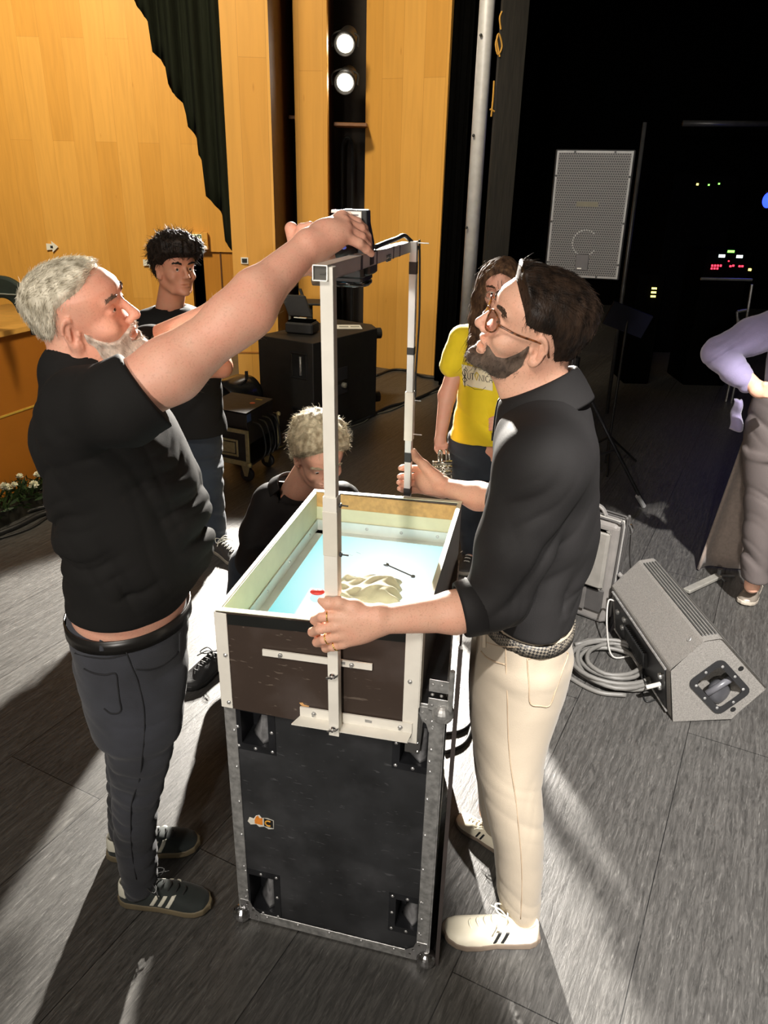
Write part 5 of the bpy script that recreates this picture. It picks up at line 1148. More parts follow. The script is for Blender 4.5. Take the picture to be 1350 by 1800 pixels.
class F:
    """list of primitives combined in order; each has a bounding sphere for culling"""
    def __init__(s): s.p = []; s.post = None
    def add(s, fn, c, rad, k=0.01, op='u'): s.p.append((fn, np.asarray(c, float), rad, k, op)); return s
    def cone(s, a, b, ra, rb, k=0.012, op='u'):
        a = np.asarray(a, float); b = np.asarray(b, float)
        return s.add(lambda P: d_cone(P, a, b, ra, rb), (a+b)/2, np.linalg.norm(b-a)/2+max(ra, rb), k, op)
    def chain(s, pts, rs, k=0.01):
        for i in range(len(pts)-1): s.cone(pts[i], pts[i+1], rs[i], rs[i+1], k)
        return s
    def ell(s, c, r, Rm=None, k=0.012, op='u'): return s.add(lambda P: d_ell(P, c, r, Rm), c, max(r), k, op)
    def box(s, c, hs, r=0.0, Rm=None, k=0.003, op='u'): return s.add(lambda P: d_box(P, c, hs, r, Rm), c, float(np.linalg.norm(hs)), k, op)
    def loft(s, st, Rm=None, o=(0, 0, 0), k=0.015, n=2.0, op='u', cap0=None, cap1=None):
        """st rows: (t, cx, cy, a, b): elliptical sections along local z"""
        st = np.array(sorted([tuple(r) for r in st]), float); o = np.asarray(o, float)
        T = np.linspace(st[0, 0], st[-1, 0], 160); tab = []
        w = max(1, int(160*0.035)); ker = np.hanning(2*w+3)[1:-1]; ker /= ker.sum()
        for j in range(1, 5):
            v = np.interp(T, st[:, 0], st[:, j]); vp = np.concatenate([2*v[0]-v[1:w+1][::-1], v, 2*v[-1]-v[-w-1:-1][::-1]]); tab.append(np.convolve(vp, ker, 'valid'))
        t0, t1 = st[0, 0], st[-1, 0]
        def fn(P):
            q = P-o
            if Rm is not None: q = q @ Rm
            t = q[:, 2]; cx, cy, a, b = [np.interp(t, T, v) for v in tab]
            x = q[:, 0]-cx; y = q[:, 1]-cy
            if n == 2.0:
                k0 = np.sqrt((x/a)**2+(y/b)**2); k1 = np.sqrt((x/(a*a))**2+(y/(b*b))**2)+1e-6; d = k0*(k0-1)/k1
            else:
                k0 = (np.abs(x/a)**n+np.abs(y/b)**n)**(1/n); d = (k0-1)*np.minimum(a, b)
            return smax(d, np.maximum(t-t1, t0-t), 0.012)
        cl = np.array([st[:, 1].mean(), st[:, 2].mean(), (t0+t1)/2]); cw = (cl @ Rm.T if Rm is not None else cl)+o
        rad = (t1-t0)/2+max(st[:, 3].max(), st[:, 4].max())+max(np.ptp(st[:, 1]), np.ptp(st[:, 2]))
        return s.add(fn, cw, rad, k, op)
    def bounds(s):
        lo = np.min([c-r for _, c, r, _, op in s.p if op == 'u'], 0); hi = np.max([c+r for _, c, r, _, op in s.p if op == 'u'], 0); return lo-0.02, hi+0.02
    def ev(s, P, sel=None):
        d = None
        for i, (fn, c, r, k, op) in enumerate(s.p):
            if sel is not None and not sel[i]: continue
            v = fn(P)
            if op == 'u': d = v if d is None else smin(d, v, k)
            elif d is None: continue
            elif op == 's': d = smax(d, -v, k)
            elif op == 'i': d = smax(d, v, k)
        if d is None: d = np.full(len(P), 1.0)
        return s.post(P, d) if s.post else d
def nets(f, h, lo=None, hi=None, B=12):
    """surface nets on the blocks that the surface crosses"""
    if lo is None: lo, hi = f.bounds()
    lo = np.asarray(lo, float); hi = np.asarray(hi, float)
    nb = np.ceil((hi-lo)/(h*B)).astype(int); S_ = h*B
    C = np.array([p[1] for p in f.p]); RR = np.array([p[2]+max(p[3], 0) for p in f.p]); always = np.array([p[4] != 'u' for p in f.p])
    ii = np.stack(np.meshgrid(*[np.arange(n) for n in nb], indexing='ij'), -1).reshape(-1, 3)
    cen_ = lo+(ii+0.5)*S_
    # blocks near any primitive
    keep = np.zeros(len(ii), bool); rb = S_*0.87
    for c, r, al in zip(C, RR, always):
        if al: continue
        keep |= ((cen_-c)**2).sum(1) < (r+rb+0.01)**2
    ii = ii[keep]; cen_ = cen_[keep]
    g = np.stack(np.meshgrid(*[np.linspace(-0.5, 0.5, 3)]*3, indexing='ij'), -1).reshape(-1, 3)*S_
    act = []
    for s0 in range(0, len(ii), 4000):
        P = (cen_[s0:s0+4000][:, None]+g).reshape(-1, 3); v = f.ev(P).reshape(-1, 27)
        act.append((np.abs(v).min(1) < S_*0.36) | ((v.min(1) < 0) & (v.max(1) > 0)))
    act = np.concatenate(act); ii = ii[act]; cen_ = cen_[act]
    n = B+2; L = np.stack(np.meshgrid(*[np.arange(-1, B+1)]*3, indexing='ij'), -1)
    Lf = L.reshape(-1, 3); KEY = np.array([1, 4096, 4096*4096], dtype=np.int64)
    keys, pos, quads = [], [], []
    for bi, c in zip(ii, cen_):
        base = bi*B
        dist = np.sqrt(((C-c)**2).sum(1)); sel = always | (dist < RR+rb+0.03)
        V = f.ev(lo+(Lf+base)*h, sel).reshape(n, n, n)
        sg = V < 0
        if sg.all() or not sg.any(): continue
        # cells
        m = n-1; cnt = np.zeros((m, m, m), np.int16); acc = np.zeros((m, m, m, 3))
        for ax_ in range(3):
            sl0 = [slice(0, n)]*3; sl1 = [slice(0, n)]*3; sl0[ax_] = slice(0, n-1); sl1[ax_] = slice(1, n)
            a = V[tuple(sl0)]; b_ = V[tuple(sl1)]; cr = (a < 0) != (b_ < 0)
            t = np.where(cr, a/(a-b_+1e-30), 0.0)
            o1, o2 = [x for x in range(3) if x != ax_]
            for d1 in (0, 1):
                for d2 in (0, 1):
                    s_ = [slice(0, m)]*3; s_[o1] = slice(d1, d1+m); s_[o2] = slice(d2, d2+m)
                    cc_ = cr[tuple(s_)]; tt = t[tuple(s_)]
                    cnt += cc_; acc[..., ax_] += np.where(cc_, tt, 0); acc[..., o1] += cc_*d1; acc[..., o2] += cc_*d2
            # quads from edges owned by this block (origin corner 0..B-1 -> array 1..B)
            e = cr[1:B+1, 1:B+1, 1:B+1]; idx = np.argwhere(e)
            if len(idx):
                c0 = idx+base  # corner / cell index of (i,j,k)
                s1 = np.zeros(3, int); s1[o1] = 1; s2 = np.zeros(3, int); s2[o2] = 1
                q = np.stack([c0-s1-s2, c0-s2, c0, c0-s1], 1)
                fl_ = a[1:B+1, 1:B+1, 1:B+1][tuple(idx.T)] < 0
                if ax_ == 1: fl_ = ~fl_
                q = np.where(fl_[:, None, None], q, q[:, ::-1])
                quads.append(((q+8) @ KEY))
        w = np.argwhere(cnt > 0); p = acc[tuple(w.T)]/cnt[tuple(w.T)][:, None]
        cell = w-1+base
        keys.append((cell+8) @ KEY); pos.append(lo+(cell+p)*h)
    keys = np.concatenate(keys); pos = np.concatenate(pos); quads = np.concatenate(quads)
    uk, first = np.unique(keys, return_index=True); pos = pos[first]
    fi = np.searchsorted(uk, quads.ravel()).reshape(-1, 4)
    return pos, fi
def soft(name, f, h, m, parent=None, **k):
    v, q = nets(f, h, **k); o = link(name, v, q, m, parent, smooth=True); return o
_W = rng.normal(size=(12, 3)); _PH = rng.uniform(0, 6.28, 12)
def waves(P, freq, i0=0, n=5):
    s = 0
    for i in range(i0, i0+n):
        w = _W[i % 12]/np.linalg.norm(_W[i % 12]); s = s+np.sin(P @ (w*freq*(1+0.37*(i-i0)))+_PH[i % 12])
    return s/n
def folds(P, d, freq, amp, i0=0, sharp=2.2):
    """cloth creases running across direction d"""
    d = np.asarray(d, float); d = d/np.linalg.norm(d)
    ph = (P @ d)*freq+1.6*waves(P, freq*0.35, i0, 4)+_PH[i0]
    c = (1-np.abs(np.sin(ph*0.5)))**1.6+0.35*(1-np.abs(np.sin(ph*0.83+1.0+waves(P, freq*.2, i0+2, 3))))**2
    return -amp*c*np.clip(0.6+0.9*waves(P, freq*0.28, i0+3, 3), 0, 1.5)

# ---------------------------------------------------------------- head
def tabz(rows):
    rows = np.array(rows, float); T = np.linspace(rows[0, 0], rows[-1, 0], 120); k = np.hanning(9)[1:-1]; k /= k.sum(); out = []
    for j in range(1, rows.shape[1]):
        v = np.interp(T, rows[:, 0], rows[:, j]); vp = np.concatenate([2*v[0]-v[1:4][::-1], v, 2*v[-1]-v[-4:-1][::-1]]); out.append(np.convolve(vp, k, 'valid'))
    return T, out
FACE = tabz([(-.124, .068, .045, .010), (-.116, .081, .020, .024), (-.104, .088, .004, .036), (-.09, .083, -.012, .046), (-.078, .084, -.022, .051), (-.06, .086, -.03, .056),
             (-.04, .084, -.035, .061), (-.02, .080, -.04, .065), (0, .078, -.045, .067), (.015, .083, -.05, .069), (.03, .090, -.05, .070), (.05, .088, -.05, .070), (.07, .07, -.05, .06)])
def head_d(q, o={}):
    if o.get('flat'): q = np.stack([q[:, 0], q[:, 1], np.where(q[:, 2] > .03, .03+(q[:, 2]-.03)*o['flat'], q[:, 2])], 1)
    x, y, z = q[:, 0], q[:, 1], q[:, 2]; ay = np.abs(y); qa = np.stack([x, ay, z], 1)
    d = d_ell(q, (-.012, 0, .038), (.102, .079, .088))
    d = smin(d, d_ell(q, (-.03, 0, .0), (.078, .074, .07)), 0.02)
    xf, xb, w = [np.interp(z, FACE[0], v) for v in FACE[1]]
    a = (xf-xb)/2; cx = (xf+xb)/2; k0 = (np.abs((x-cx)/a)**2.3+np.abs(y/w)**2.3)**(1/2.3)
    df = (k0-1)*np.minimum(a, w)*0.95; df = smax(df, np.maximum(z-.07, -.124-z), 0.015)
    d = smin(d, df, 0.022)
    d = smin(d, d_ell(qa, (.052, .048, -.035), (.026, .018, .018)), 0.02)                    # cheekbone
    d = smin(d, d_cone(qa, (-.03, .058, -.05), (.035, .038, -.098), .015, .016), 0.02)          # jaw line
    d = smin(d, d_ell(qa, (.079, .026, .021), (.013, .026, .008)), 0.012)                      # brow
    d = smax(d, -d_ell(qa, (.098, .034, .001), (.018, .019, .0125)), 0.012)                     # socket
    d = smin(d, d_ell(qa, (.0705, .032, .0), (.0150, .0165, .0125)), 0.004)                      # lids
    d = smax(d, -d_ell(qa, (.089, .033, -.0012), (.010, .0125, .0040*o.get('squint', 1.0))), 0.002)                   # opening
    d = smin(d, d_cone(q, (.084, 0, .014), (.106, 0, -.028), .0075, .0105), 0.010)             # nose
    d = smin(d, d_ell(q, (.106, 0, -.033), (.0115, .011, .010)), 0.006)
    d = smin(d, d_ell(qa, (.096, .0125, -.037), (.010, .008, .0075)), 0.006)
    d = smax(d, -d_ell(qa, (.103, .0075, -.045), (.005, .004, .005)), 0.003)
    jaw = o.get('open', 0.0)
    d = smin(d, d_ell(q, (.084, 0, -.0625), (.0095, .024, .0065)), 0.006)
    d = smin(d, d_ell(q, (.083, 0, -.0755-jaw), (.009, .021, .0065)), 0.006)
    d = smax(d, -d_ell(q, (.094, 0, -.069-jaw/2), (.016, .022, .0022+jaw*0.6)), 0.003)
    d = smin(d, d_ell(q, (.081, 0, -.106), (.013, .018, .012)), 0.012)
    # ear
    ec = np.array([-.006, .080, -.012]); ce, se = math.cos(0.42), math.sin(0.42); ct, st = math.cos(0.16), math.sin(0.16)
    e = qa-ec; ex = e[:, 0]*ce-e[:, 1]*0+0; 
    u = e[:, 0]*ct-e[:, 2]*st; v = e[:, 0]*st+e[:, 2]*ct; wv_ = e[:, 1]
    wn = wv_*ce+u*se; un = u*ce-wv_*se
    sc = np.where(v < 0, 0.80, 1.0)
    rr_ = np.sqrt((un/(.0175*sc))**2+((v)/.031)**2)
    base = np.stack([un, wn, v], 1)
    de = d_ell(base, (0, 0, 0), (.0175, .006, .031))
    de = smax(de, -d_ell(base, (.004, .008, -.002), (.0115, .0095, .019)), 0.002)
    ring = np.where(un > .008, 1.0, np.sqrt(((rr_-0.95)*.018)**2+(wn-.0055)**2)-.0040)
    de = smin(de, ring, 0.002)
    de = smin(de, d_ell(base, (.006, .002, -.029), (.008, .0045, .008)), 0.004)
    de = smin(de, d_ell(base, (.013, .002, -.006), (.004, .004, .006)), 0.004)
    de = smin(de, d_cone(base, (-.005, .004, -.014), (-.002, .004, .012), .0032, .0026), 0.002)
    if not o.get('noear'): d = smin(d, de, 0.005)
    return d
class Head:
    def __init__(s, yaw, pitch, roll, pos, sc=1.0, **o):
        s.R = rotm3(math.radians(yaw), math.radians(pitch), math.radians(roll)); s.c = np.array(pos, float); s.s = sc; s.o = o
    def loc(s, P): return ((P-s.c) @ s.R)/s.s
    def w(s, p): return s.c+(np.asarray(p, float)*s.s) @ s.R.T
    def dir(s, v): return np.asarray(v, float) @ s.R.T
    def d(s, P): return head_d(s.loc(P), s.o)*s.s
    def into(s, f, k=0.02): f.add(s.d, s.c, 0.155*s.s, k)
    def shell(s, mask, th, k=1.0, wig=0.0, wf=90, edge=0.015, cut=None):
        """hair or beard layer: grows out of the skin where mask(q) > 0"""
        f = F(); o2 = dict(s.o); o2['noear'] = True
        def fn(P):
            q = s.loc(P); m = mask(q); t = np.clip(m/edge, 0, 1); t = t*t*(3-2*t)
            tt = th(q) if callable(th) else th
            g = head_d(q, o2)-((tt+.004)*t-.004)
            if wig: g = g-wig*waves(q*np.array([1, 1, .45]), wf, 2, 6)*t
            if cut is not None: g = np.maximum(g, cut(q))
            return g*s.s
        f.add(fn, s.c, 0.19*s.s, 0); return f
def strands(name, obj, n, flow, L, r, m, parent, head=None, keep=None, lift=0.5, jit=0.35, seg=3, seed=1):
    g = np.random.default_rng(seed); me = obj.data; k = len(me.vertices)
    co = np.empty(k*3, np.float32); me.vertices.foreach_get('co', co); co = co.reshape(-1, 3).astype(float)
    nr = np.empty(k*3, np.float32); me.vertices.foreach_get('normal', nr); nr = nr.reshape(-1, 3).astype(float)
    org = np.zeros(3); p = obj
    while p is not None: org += np.array(p.location); p = p.parent
    co = co+org; idx = g.integers(0, k, n*3)
    if keep is not None: idx = idx[keep(co[idx], nr[idx])]
    idx = idx[:n]; P = co[idx]+g.normal(size=(len(idx), 3))*0.001; Nn = nr[idx]
    D = flow(P, Nn); D = D-Nn*(D*Nn).sum(1)[:, None]*0.8; D /= np.linalg.norm(D, axis=1)[:, None]+1e-9
    D = D*(1-lift)+Nn*lift+g.normal(size=D.shape)*jit*0.5; D /= np.linalg.norm(D, axis=1)[:, None]
    Ls = (L*(0.55+0.75*g.random(len(idx))))[:, None]; A = np.cross(D, g.normal(size=D.shape)); A /= np.linalg.norm(A, axis=1)[:, None]+1e-9; Bv = np.cross(D, A)
    bend = g.normal(size=D.shape)*0.25-Nn*0.5
    V = []; nI = len(idx)
    for s_ in range(seg+1):
        t = s_/seg; c = P-Nn*0.001+D*Ls*t+bend*Ls*t*t*0.45; rad = r*(1-0.8*t)
        for j in range(3):
            a = 2*PI*j/3; V.append(c+(A*math.cos(a)+Bv*math.sin(a))*rad)
    V = np.stack(V, 1).reshape(-1, 3); per = (seg+1)*3; fs = []
    for s_ in range(seg):
        for j in range(3): fs.append([s_*3+j, s_*3+(j+1) % 3, s_*3+3+(j+1) % 3, s_*3+3+j])
    Fq = (np.array(fs)[None]+(np.arange(nI)*per)[:, None, None]).reshape(-1, 4)
    return tag(link(name, V, Fq, m, parent, smooth=True), kind='stuff')
def skin(name, c, rosy=0.35, hairy=0.0):
    m, nt, b = _mat(name); mp = mapping(nt)
    n = N(nt, 'ShaderNodeTexNoise', **{'Scale': 22.0, 'Detail': 6, 'Roughness': 0.6}); nt.links.new(mp.outputs[0], n.inputs['Vector'])
    red = (min(1, c[0]*1.03), c[1]*(1-rosy*0.45), c[2]*(1-rosy*0.5))
    r = ramp(nt, n.outputs['Fac'], [(0.35, c), (0.7, red)]); acc = r.outputs[0]
    if hairy:
        n2 = N(nt, 'ShaderNodeTexNoise', **{'Scale': 260.0, 'Detail': 2}); nt.links.new(mp.outputs[0], n2.inputs['Vector'])
        r2 = ramp(nt, n2.outputs['Fac'], [(0.34, (0.62, 0.55, 0.5)), (0.44, (1, 1, 1))]); mx = N(nt, 'ShaderNodeMixRGB', blend_type='MULTIPLY'); mx.inputs['Fac'].default_value = hairy
        nt.links.new(acc, mx.inputs['Color1']); nt.links.new(r2.outputs[0], mx.inputs['Color2']); acc = mx.outputs[0]
    nt.links.new(acc, b.inputs['Base Color']); b.inputs['Roughness'].default_value = 0.5; b.inputs['Specular IOR Level'].default_value = 0.4
    b.inputs['Subsurface Weight'].default_value = 0.06; b.inputs['Subsurface Radius'].default_value = (0.012, 0.004, 0.002); b.inputs['Subsurface Scale'].default_value = 1.0
    n3 = N(nt, 'ShaderNodeTexNoise', **{'Scale': 330.0, 'Detail': 3}); nt.links.new(mp.outputs[0], n3.inputs['Vector'])
    bp = N(nt, 'ShaderNodeBump', **{'Strength': 0.25, 'Distance': 0.001}); nt.links.new(n3.outputs['Fac'], bp.inputs['Height']); nt.links.new(bp.outputs[0], b.inputs['Normal'])
    return m
def hairmat(name, a, c, rough=0.65):
    m = mk(name, a, rough, 0.0, vs=55, c2=c, vscale=(1, 1, 0.5), bump=0.6, bs=260, spec=0.3); return m
EYEW = mk('eye_white', (0.72, 0.68, 0.64), 0.2, var=0.02); EYEI = mk('iris_dark', (0.03, 0.018, 0.01), 0.1)
def eyes(H, parent, gaze=(1, 0, 0.0)):
    for s_ in (-1, 1):
        c = H.w((.0712, .032*s_, -.001)); e = MB(); e.ball(c, 0.0125*H.s, 16, 10); o = e.build('eye', EYEW, parent, smooth=True)
        g_ = H.dir(np.array(gaze)/np.linalg.norm(gaze)); e = MB(); e.lathe(c+g_*0.0115*H.s, g_, [(0, .0058*H.s), (.0013, .005*H.s), (.0018, .002*H.s)], 14); e.build('iris', EYEI, o, smooth=True)
def brows(H, parent, m, n=90, th=0.0012, L=0.011, seed=3):
    g = np.random.default_rng(seed)
    for s_ in (-1, 1):
        e = MB()
        for i in range(n):
            u = g.random(); yy = .013+.038*u; zz = .021+.007*math.sin(u*2.4)+g.normal()*0.0016; xx = .0965-.55*(yy-.013)**1.0*0.5-.14*max(0, yy-.03)
            p = np.array([.13, yy*s_, zz])
            for _k in range(14): p[0] -= float(head_d(p[None], H.o)[0])*0.9
            dv = np.array([-.25, s_*(0.9), 0.35-0.7*u+g.normal()*.15]); dv /= np.linalg.norm(dv)
            e.tube([H.w(p-[.0005, 0, 0]), H.w(p+dv*L*.5+[.002, 0, .0005]), H.w(p+dv*L+[.0005, 0, 0])], [th, th*.8, th*.2], 4)
        e.build('eyebrow', m, parent)

# ---------------------------------------------------------------- shoe
def shoe(parent, heel, toe, mats, kind, L=None, h=0.003, pitch=0.0, lacecol=None, stripes=None):
    heel = np.asarray(heel, float); toe = np.asarray(toe, float); d = toe-heel; L = L or np.linalg.norm(d); X = d/np.linalg.norm(d)
    Y = np.cross([0, 0, 1], X); Y /= np.linalg.norm(Y); Z = np.cross(X, Y); Rm = np.stack([X, Y, Z], 1)
    k = L/0.29
    def lc(P): return ((P-heel) @ Rm)/k
    xs_ = np.array([0, .01, .03, .08, .13, .18, .22, .25, .275, .29]); wl_ = np.array([.012, .024, .033, .036, .037, .045, .049, .046, .034, .010]); yc = np.array([0, 0, 0, .0, .0, .002, .0, -.003, -.006, -.008])
    def outline(q, e=0.0):
        x = q[:, 0]; w = np.interp(x, xs_, wl_)+e; y0 = np.interp(x, xs_, yc)
        return np.maximum(np.abs(q[:, 1]-y0)-w, np.maximum(-x-e, x-.29-e))*0.8
    def sole(P):
        q = lc(P); top = 0.026+0.004*np.clip((.09-q[:, 0])/.09, 0, 1)+0.006*np.clip((q[:, 0]-.24)/.05, 0, 1); bot = 0.008*np.clip((q[:, 0]-.22)/.07, 0, 1)**1.5
        return smax(outline(q, 0.003), np.maximum(q[:, 2]-top, bot-q[:, 2]), 0.006)*k
    ht = np.array([.088, .092, .088, .080, .083, .072, .055, .047, .042, .034])
    def upper(P):
        q = lc(P); x = q[:, 0]; w = np.interp(x, xs_, wl_)+.001; y0 = np.interp(x, xs_, yc); H_ = np.interp(x, xs_, ht); zc = 0.018
        a = w; b_ = H_-zc
        k0 = (np.abs((q[:, 1]-y0)/a)**2.4+np.abs((q[:, 2]-zc)/b_)**2.4)**(1/2.4)
        dd_ = (k0-1)*np.minimum(a, b_)*0.8
        dd_ = smax(dd_, np.maximum(-x-.001, x-.289), 0.02); dd_ = np.maximum(dd_, 0.02-q[:, 2])
        dd_ = smax(dd_, -d_ell(q, (.045, 0, .10), (.040, .026, .045)), 0.006)
        return dd_*k
    f = F(); cc_ = heel+X*L/2+Z*.04; f.add(upper, cc_, L*0.62, 0)
    up = soft('shoe', f, h, mats[0], parent)
    f = F(); f.add(sole, cc_-Z*.03, L*0.62, 0); soft('sole', f, h, mats[1], up)
    if stripes:
        for (x0, lean, wd, m_) in stripes:
            def st(P, x0=x0, lean=lean, wd=wd):
                q = lc(P); c = np.abs(q[:, 0]-(x0+lean*(q[:, 2]-.03)))-wd/2
                return np.maximum(np.maximum(upper(P)-.0016, -(upper(P)+.004)), np.maximum(c, np.maximum(.029-q[:, 2], q[:, 2]-.064))*k)
            f = F(); f.add(st, heel+X*(x0+.01)*k+Z*.05*k, 0.065*k, 0)
            try: soft('stripe', f, 0.0018, m_, up)
            except Exception: pass
    if kind.get('heel'):
        def ht_(P):
            q = lc(P); return np.maximum(np.maximum(upper(P)-.0016, -(upper(P)+.004)), np.maximum(q[:, 0]-.032+.25*(q[:, 2]-.06), .045-q[:, 2])*k)
        f = F(); f.add(ht_, heel+X*.01+Z*.07, 0.06, 0); soft('heel_tab', f, 0.002, kind['heel'], up)
    e = MB()
    for i in range(6):
        x = .098+i*.022; H_ = float(np.interp(x, xs_, ht)); 
        pts = [heel+(X*(x-.006)+Y*(-.024)+Z*(H_-.016))*k, heel+(X*x+Y*(-.012)+Z*(H_+.001))*k, heel+(X*(x+.004)+Y*.0+Z*(H_+.004))*k, heel+(X*x+Y*(.012)+Z*(H_+.001))*k, heel+(X*(x-.006)+Y*.024+Z*(H_-.016))*k]
        e.tube(bez(pts, 4), .0028*k, 6)
    for s_ in (-1, 1):
        b0 = heel+(X*.10+Z*.089)*k
        e.tube(bez([b0, b0+(X*.0+Y*.03*s_+Z*.012)*k, b0+(X*.03+Y*.045*s_+Z*.002)*k, b0+(X*.028+Y*.02*s_+Z*.0)*k, b0], 5), .0024*k, 6)
        e.tube(bez([b0, b0+(X*.02+Y*.02*s_+Z*.008)*k, b0+(X*.045+Y*.05*s_-Z*.012)*k], 5), .0022*k, 6)
    e.build('laces', lacecol or mats[2], up, smooth=True)
    return up
def sect(rows, Y, thick, z_of=None):
    """rows (pxL, pxR, py[, thick[, Y]]) measured on the body's silhouette -> loft stations in world axes"""
    out = []
    for r in rows:
        L_, R_, py = r[:3]; th_ = r[3] if len(r) > 3 and r[3] is not None else thick; Yc = r[4] if len(r) > 4 else Y
        p = at((L_+R_)/2, py, Yc); a = (R_-L_)/2*mpp(p)*0.985
        out.append((float(p[2]), float(p[0]), float(Yc), a, th_))
    return out

# ================================================================== PEOPLE
SK1 = skin('skin_fair_warm', srgb(220, 168, 144), 0.25, 0.25); SK2 = skin('skin_fair', srgb(224, 176, 150), 0.2, 0.3)
SK3 = skin('skin_tan', srgb(196, 140, 112), 0.3); SK4 = skin('skin_pale', srgb(222, 170, 146), 0.3)
BT = mk('black_cotton', (0.008, 0.0075, 0.007), 0.85, var=0.15, vs=8, bump=0.25, bs=500, spec=0.25)
BS = mk('black_poplin', (0.014, 0.013, 0.013), 0.7, var=0.12, vs=8, bump=0.2, bs=500, spec=0.25)
def denim(name, c, c2):
    m = mk(name, c, 0.8, vs=5, c2=c2, bump=0.4, bs=420, spec=0.25, sheen=0.15); return m
BJ = denim('black_denim', (0.030, 0.031, 0.036), (0.050, 0.053, 0.066)); DJ = denim('dark_denim', (0.018, 0.024, 0.034), (0.035, 0.046, 0.062))
BG = mk('beige_twill', srgb(156, 144, 126), 0.8, var=0.04, vs=6, bump=0.3, bs=500, sheen=0.1)
LEA = mk('belt_leather', (0.012, 0.011, 0.010), 0.35)
def A(px, py, Y): return at(px, py, Y)
def seam(name, parent, pts, m, r=0.0012): b_ = MB(); b_.tube(bez(pts, 5), r, 5); return b_.build(name, m, parent, smooth=True)

# ---------------------------------------------------------------- grey-haired man reaching up (left)
p1 = empty('person', (-0.62, 1.63, 0), 'grey-haired bearded man in black T-shirt and black jeans reaching up to the arch', 'person')
H1 = Head(-2.4, 13.5, 15.0, (-.640, 1.632, 1.638), 0.97, flat=1.30, squint=0.55); H1.skin = SK1
f = F(); H1.into(f)
f.cone(H1.w((-.03, 0, -.06)), A(140, 655, 1.62), .062, .072, 0.03)                     # neck
f.loft(sect([(105, 200, 690, .12), (95, 280, 760, .15), (105, 320, 860, .14), (118, 340, 950, .14), (126, 329, 1030, .150), (130, 325, 1065, .148), (142, 312, 1105, .125), (150, 312, 1180, .15)], 1.62, .16), k=0.04)
sh, el, wr = A(215, 700, 1.40), A(398, 575, 1.47), A(545, 430, 1.61)
f.cone(A(180, 715, 1.50), sh, .065, .056, 0.03)
f.cone(sh, A(300, 650, 1.43), .058, .061, 0.02); f.cone(A(300, 650, 1.43), el, .060, .046, 0.02); f.cone(el, A(450, 518, 1.51), .047, .047, 0.02); f.cone(A(450, 518, 1.51), wr, .045, .029, 0.02)
f.ell(A(425, 555, 1.48), (.06, .045, .045), None, 0.03)
def hand_right(f):
    kn = [A(601, 380, 1.685), A(606, 391, 1.665), A(609, 403, 1.648), A(606, 416, 1.635)]
    for i, k_ in enumerate(kn): f.cone(wr+np.array([0, (1.5-i)*0.008, 0]), k_, .024, .0125, 0.016)
    f.ell((wr+kn[1])/2, (.034, .026, .026), None, 0.02)
    f.cone(A(556, 442, 1.62), A(590, 425, 1.65), .022, .016, 0.02)
    fg = [[A(601, 380, 1.685), A(628, 391, 1.70), A(640, 402, 1.715), A(646, 416, 1.72)],
          [A(606, 391, 1.665), A(634, 402, 1.685), A(645, 415, 1.70), A(649, 428, 1.705)],
          [A(609, 403, 1.648), A(635, 417, 1.665), A(646, 432, 1.68), A(650, 441, 1.69)],
          [A(606, 416, 1.635), A(631, 428, 1.645), A(644, 438, 1.66), A(653, 446, 1.672)]]
    for q in fg: f.chain(q, [.0115, .0098, .0088, .0072], 0.004)
    f.chain([A(556, 440, 1.64), A(575, 447, 1.67), A(590, 447, 1.70), A(600, 440, 1.71)], [.017, .012, .0105, .0085], 0.008)
hand_right(f)
# left arm and hand beyond
sh2, el2, wr2 = A(225, 640, 1.84), A(392, 560, 1.86), A(520, 462, 1.84)
f.cone(A(180, 680, 1.74), sh2, .06, .055, 0.03); f.cone(sh2, el2, .058, .046, 0.02); f.cone(el2, wr2, .046, .028, 0.02)
f.ell(A(535, 452, 1.84), (.036, .028, .040), None, 0.02); f.cone(A(522, 430, 1.84), A(512, 402, 1.84), .020, .015, 0.015)
for q in ([A(545, 445, 1.84), A(570, 448, 1.84), A(588, 446, 1.83)], [A(545, 457, 1.83), A(566, 461, 1.82), A(583, 456, 1.80)], [A(548, 468, 1.84), A(562, 474, 1.83), A(577, 470, 1.81)], [A(545, 475, 1.86), A(558, 482, 1.85), A(570, 480, 1.84)], [A(520, 425, 1.83), A(530, 402, 1.82), A(545, 396, 1.81)]):
    f.chain(q, [.013, .0105, .0085], 0.006)
# legs inside the jeans
for Yl, xk in ((1.54, 250), (1.74, 238)):
    f.cone(A(235, 1150, 1.60 if Yl < 1.6 else 1.70), A(xk, 1340, Yl), .075, .050, 0.03); f.cone(A(xk, 1340, Yl), A(xk-8, 1520 if Yl < 1.6 else 1470, Yl), .045, .030, 0.02)
    f.cone(A(xk-8, 1520 if Yl < 1.6 else 1470, Yl), A(xk-5, 1555 if Yl < 1.6 else 1485, Yl), .030, .028, 0.01)
body1 = soft('body', f, 0.0027, SK1, p1)
GH = hairmat('hair_grey', srgb(165, 155, 132), srgb(232, 224, 204)); WB_ = hairmat('beard_white', srgb(176, 160, 146), srgb(225, 214, 200))
def mask1(q):
    x, y, z = q[:, 0], np.abs(q[:, 1]), q[:, 2]
    zl = np.interp(x-.25*np.maximum(y-.04, 0), [-.13, -.10, -.075, -.045, -.02, .01, .035, .055, .066, .078, .09], [-.075, -.078, -.065, -.015, .032, .045, .052, .062, .078, .095, .12])
    return z-zl
hair = soft('hair', H1.shell(mask1, lambda q: .003+.008*np.clip((q[:, 2]-.0)/.09, 0, 1)+.003*np.clip(q[:, 0]/.08, 0, 1), wig=.0008, wf=150, edge=0.03), 0.003, GH, body1)
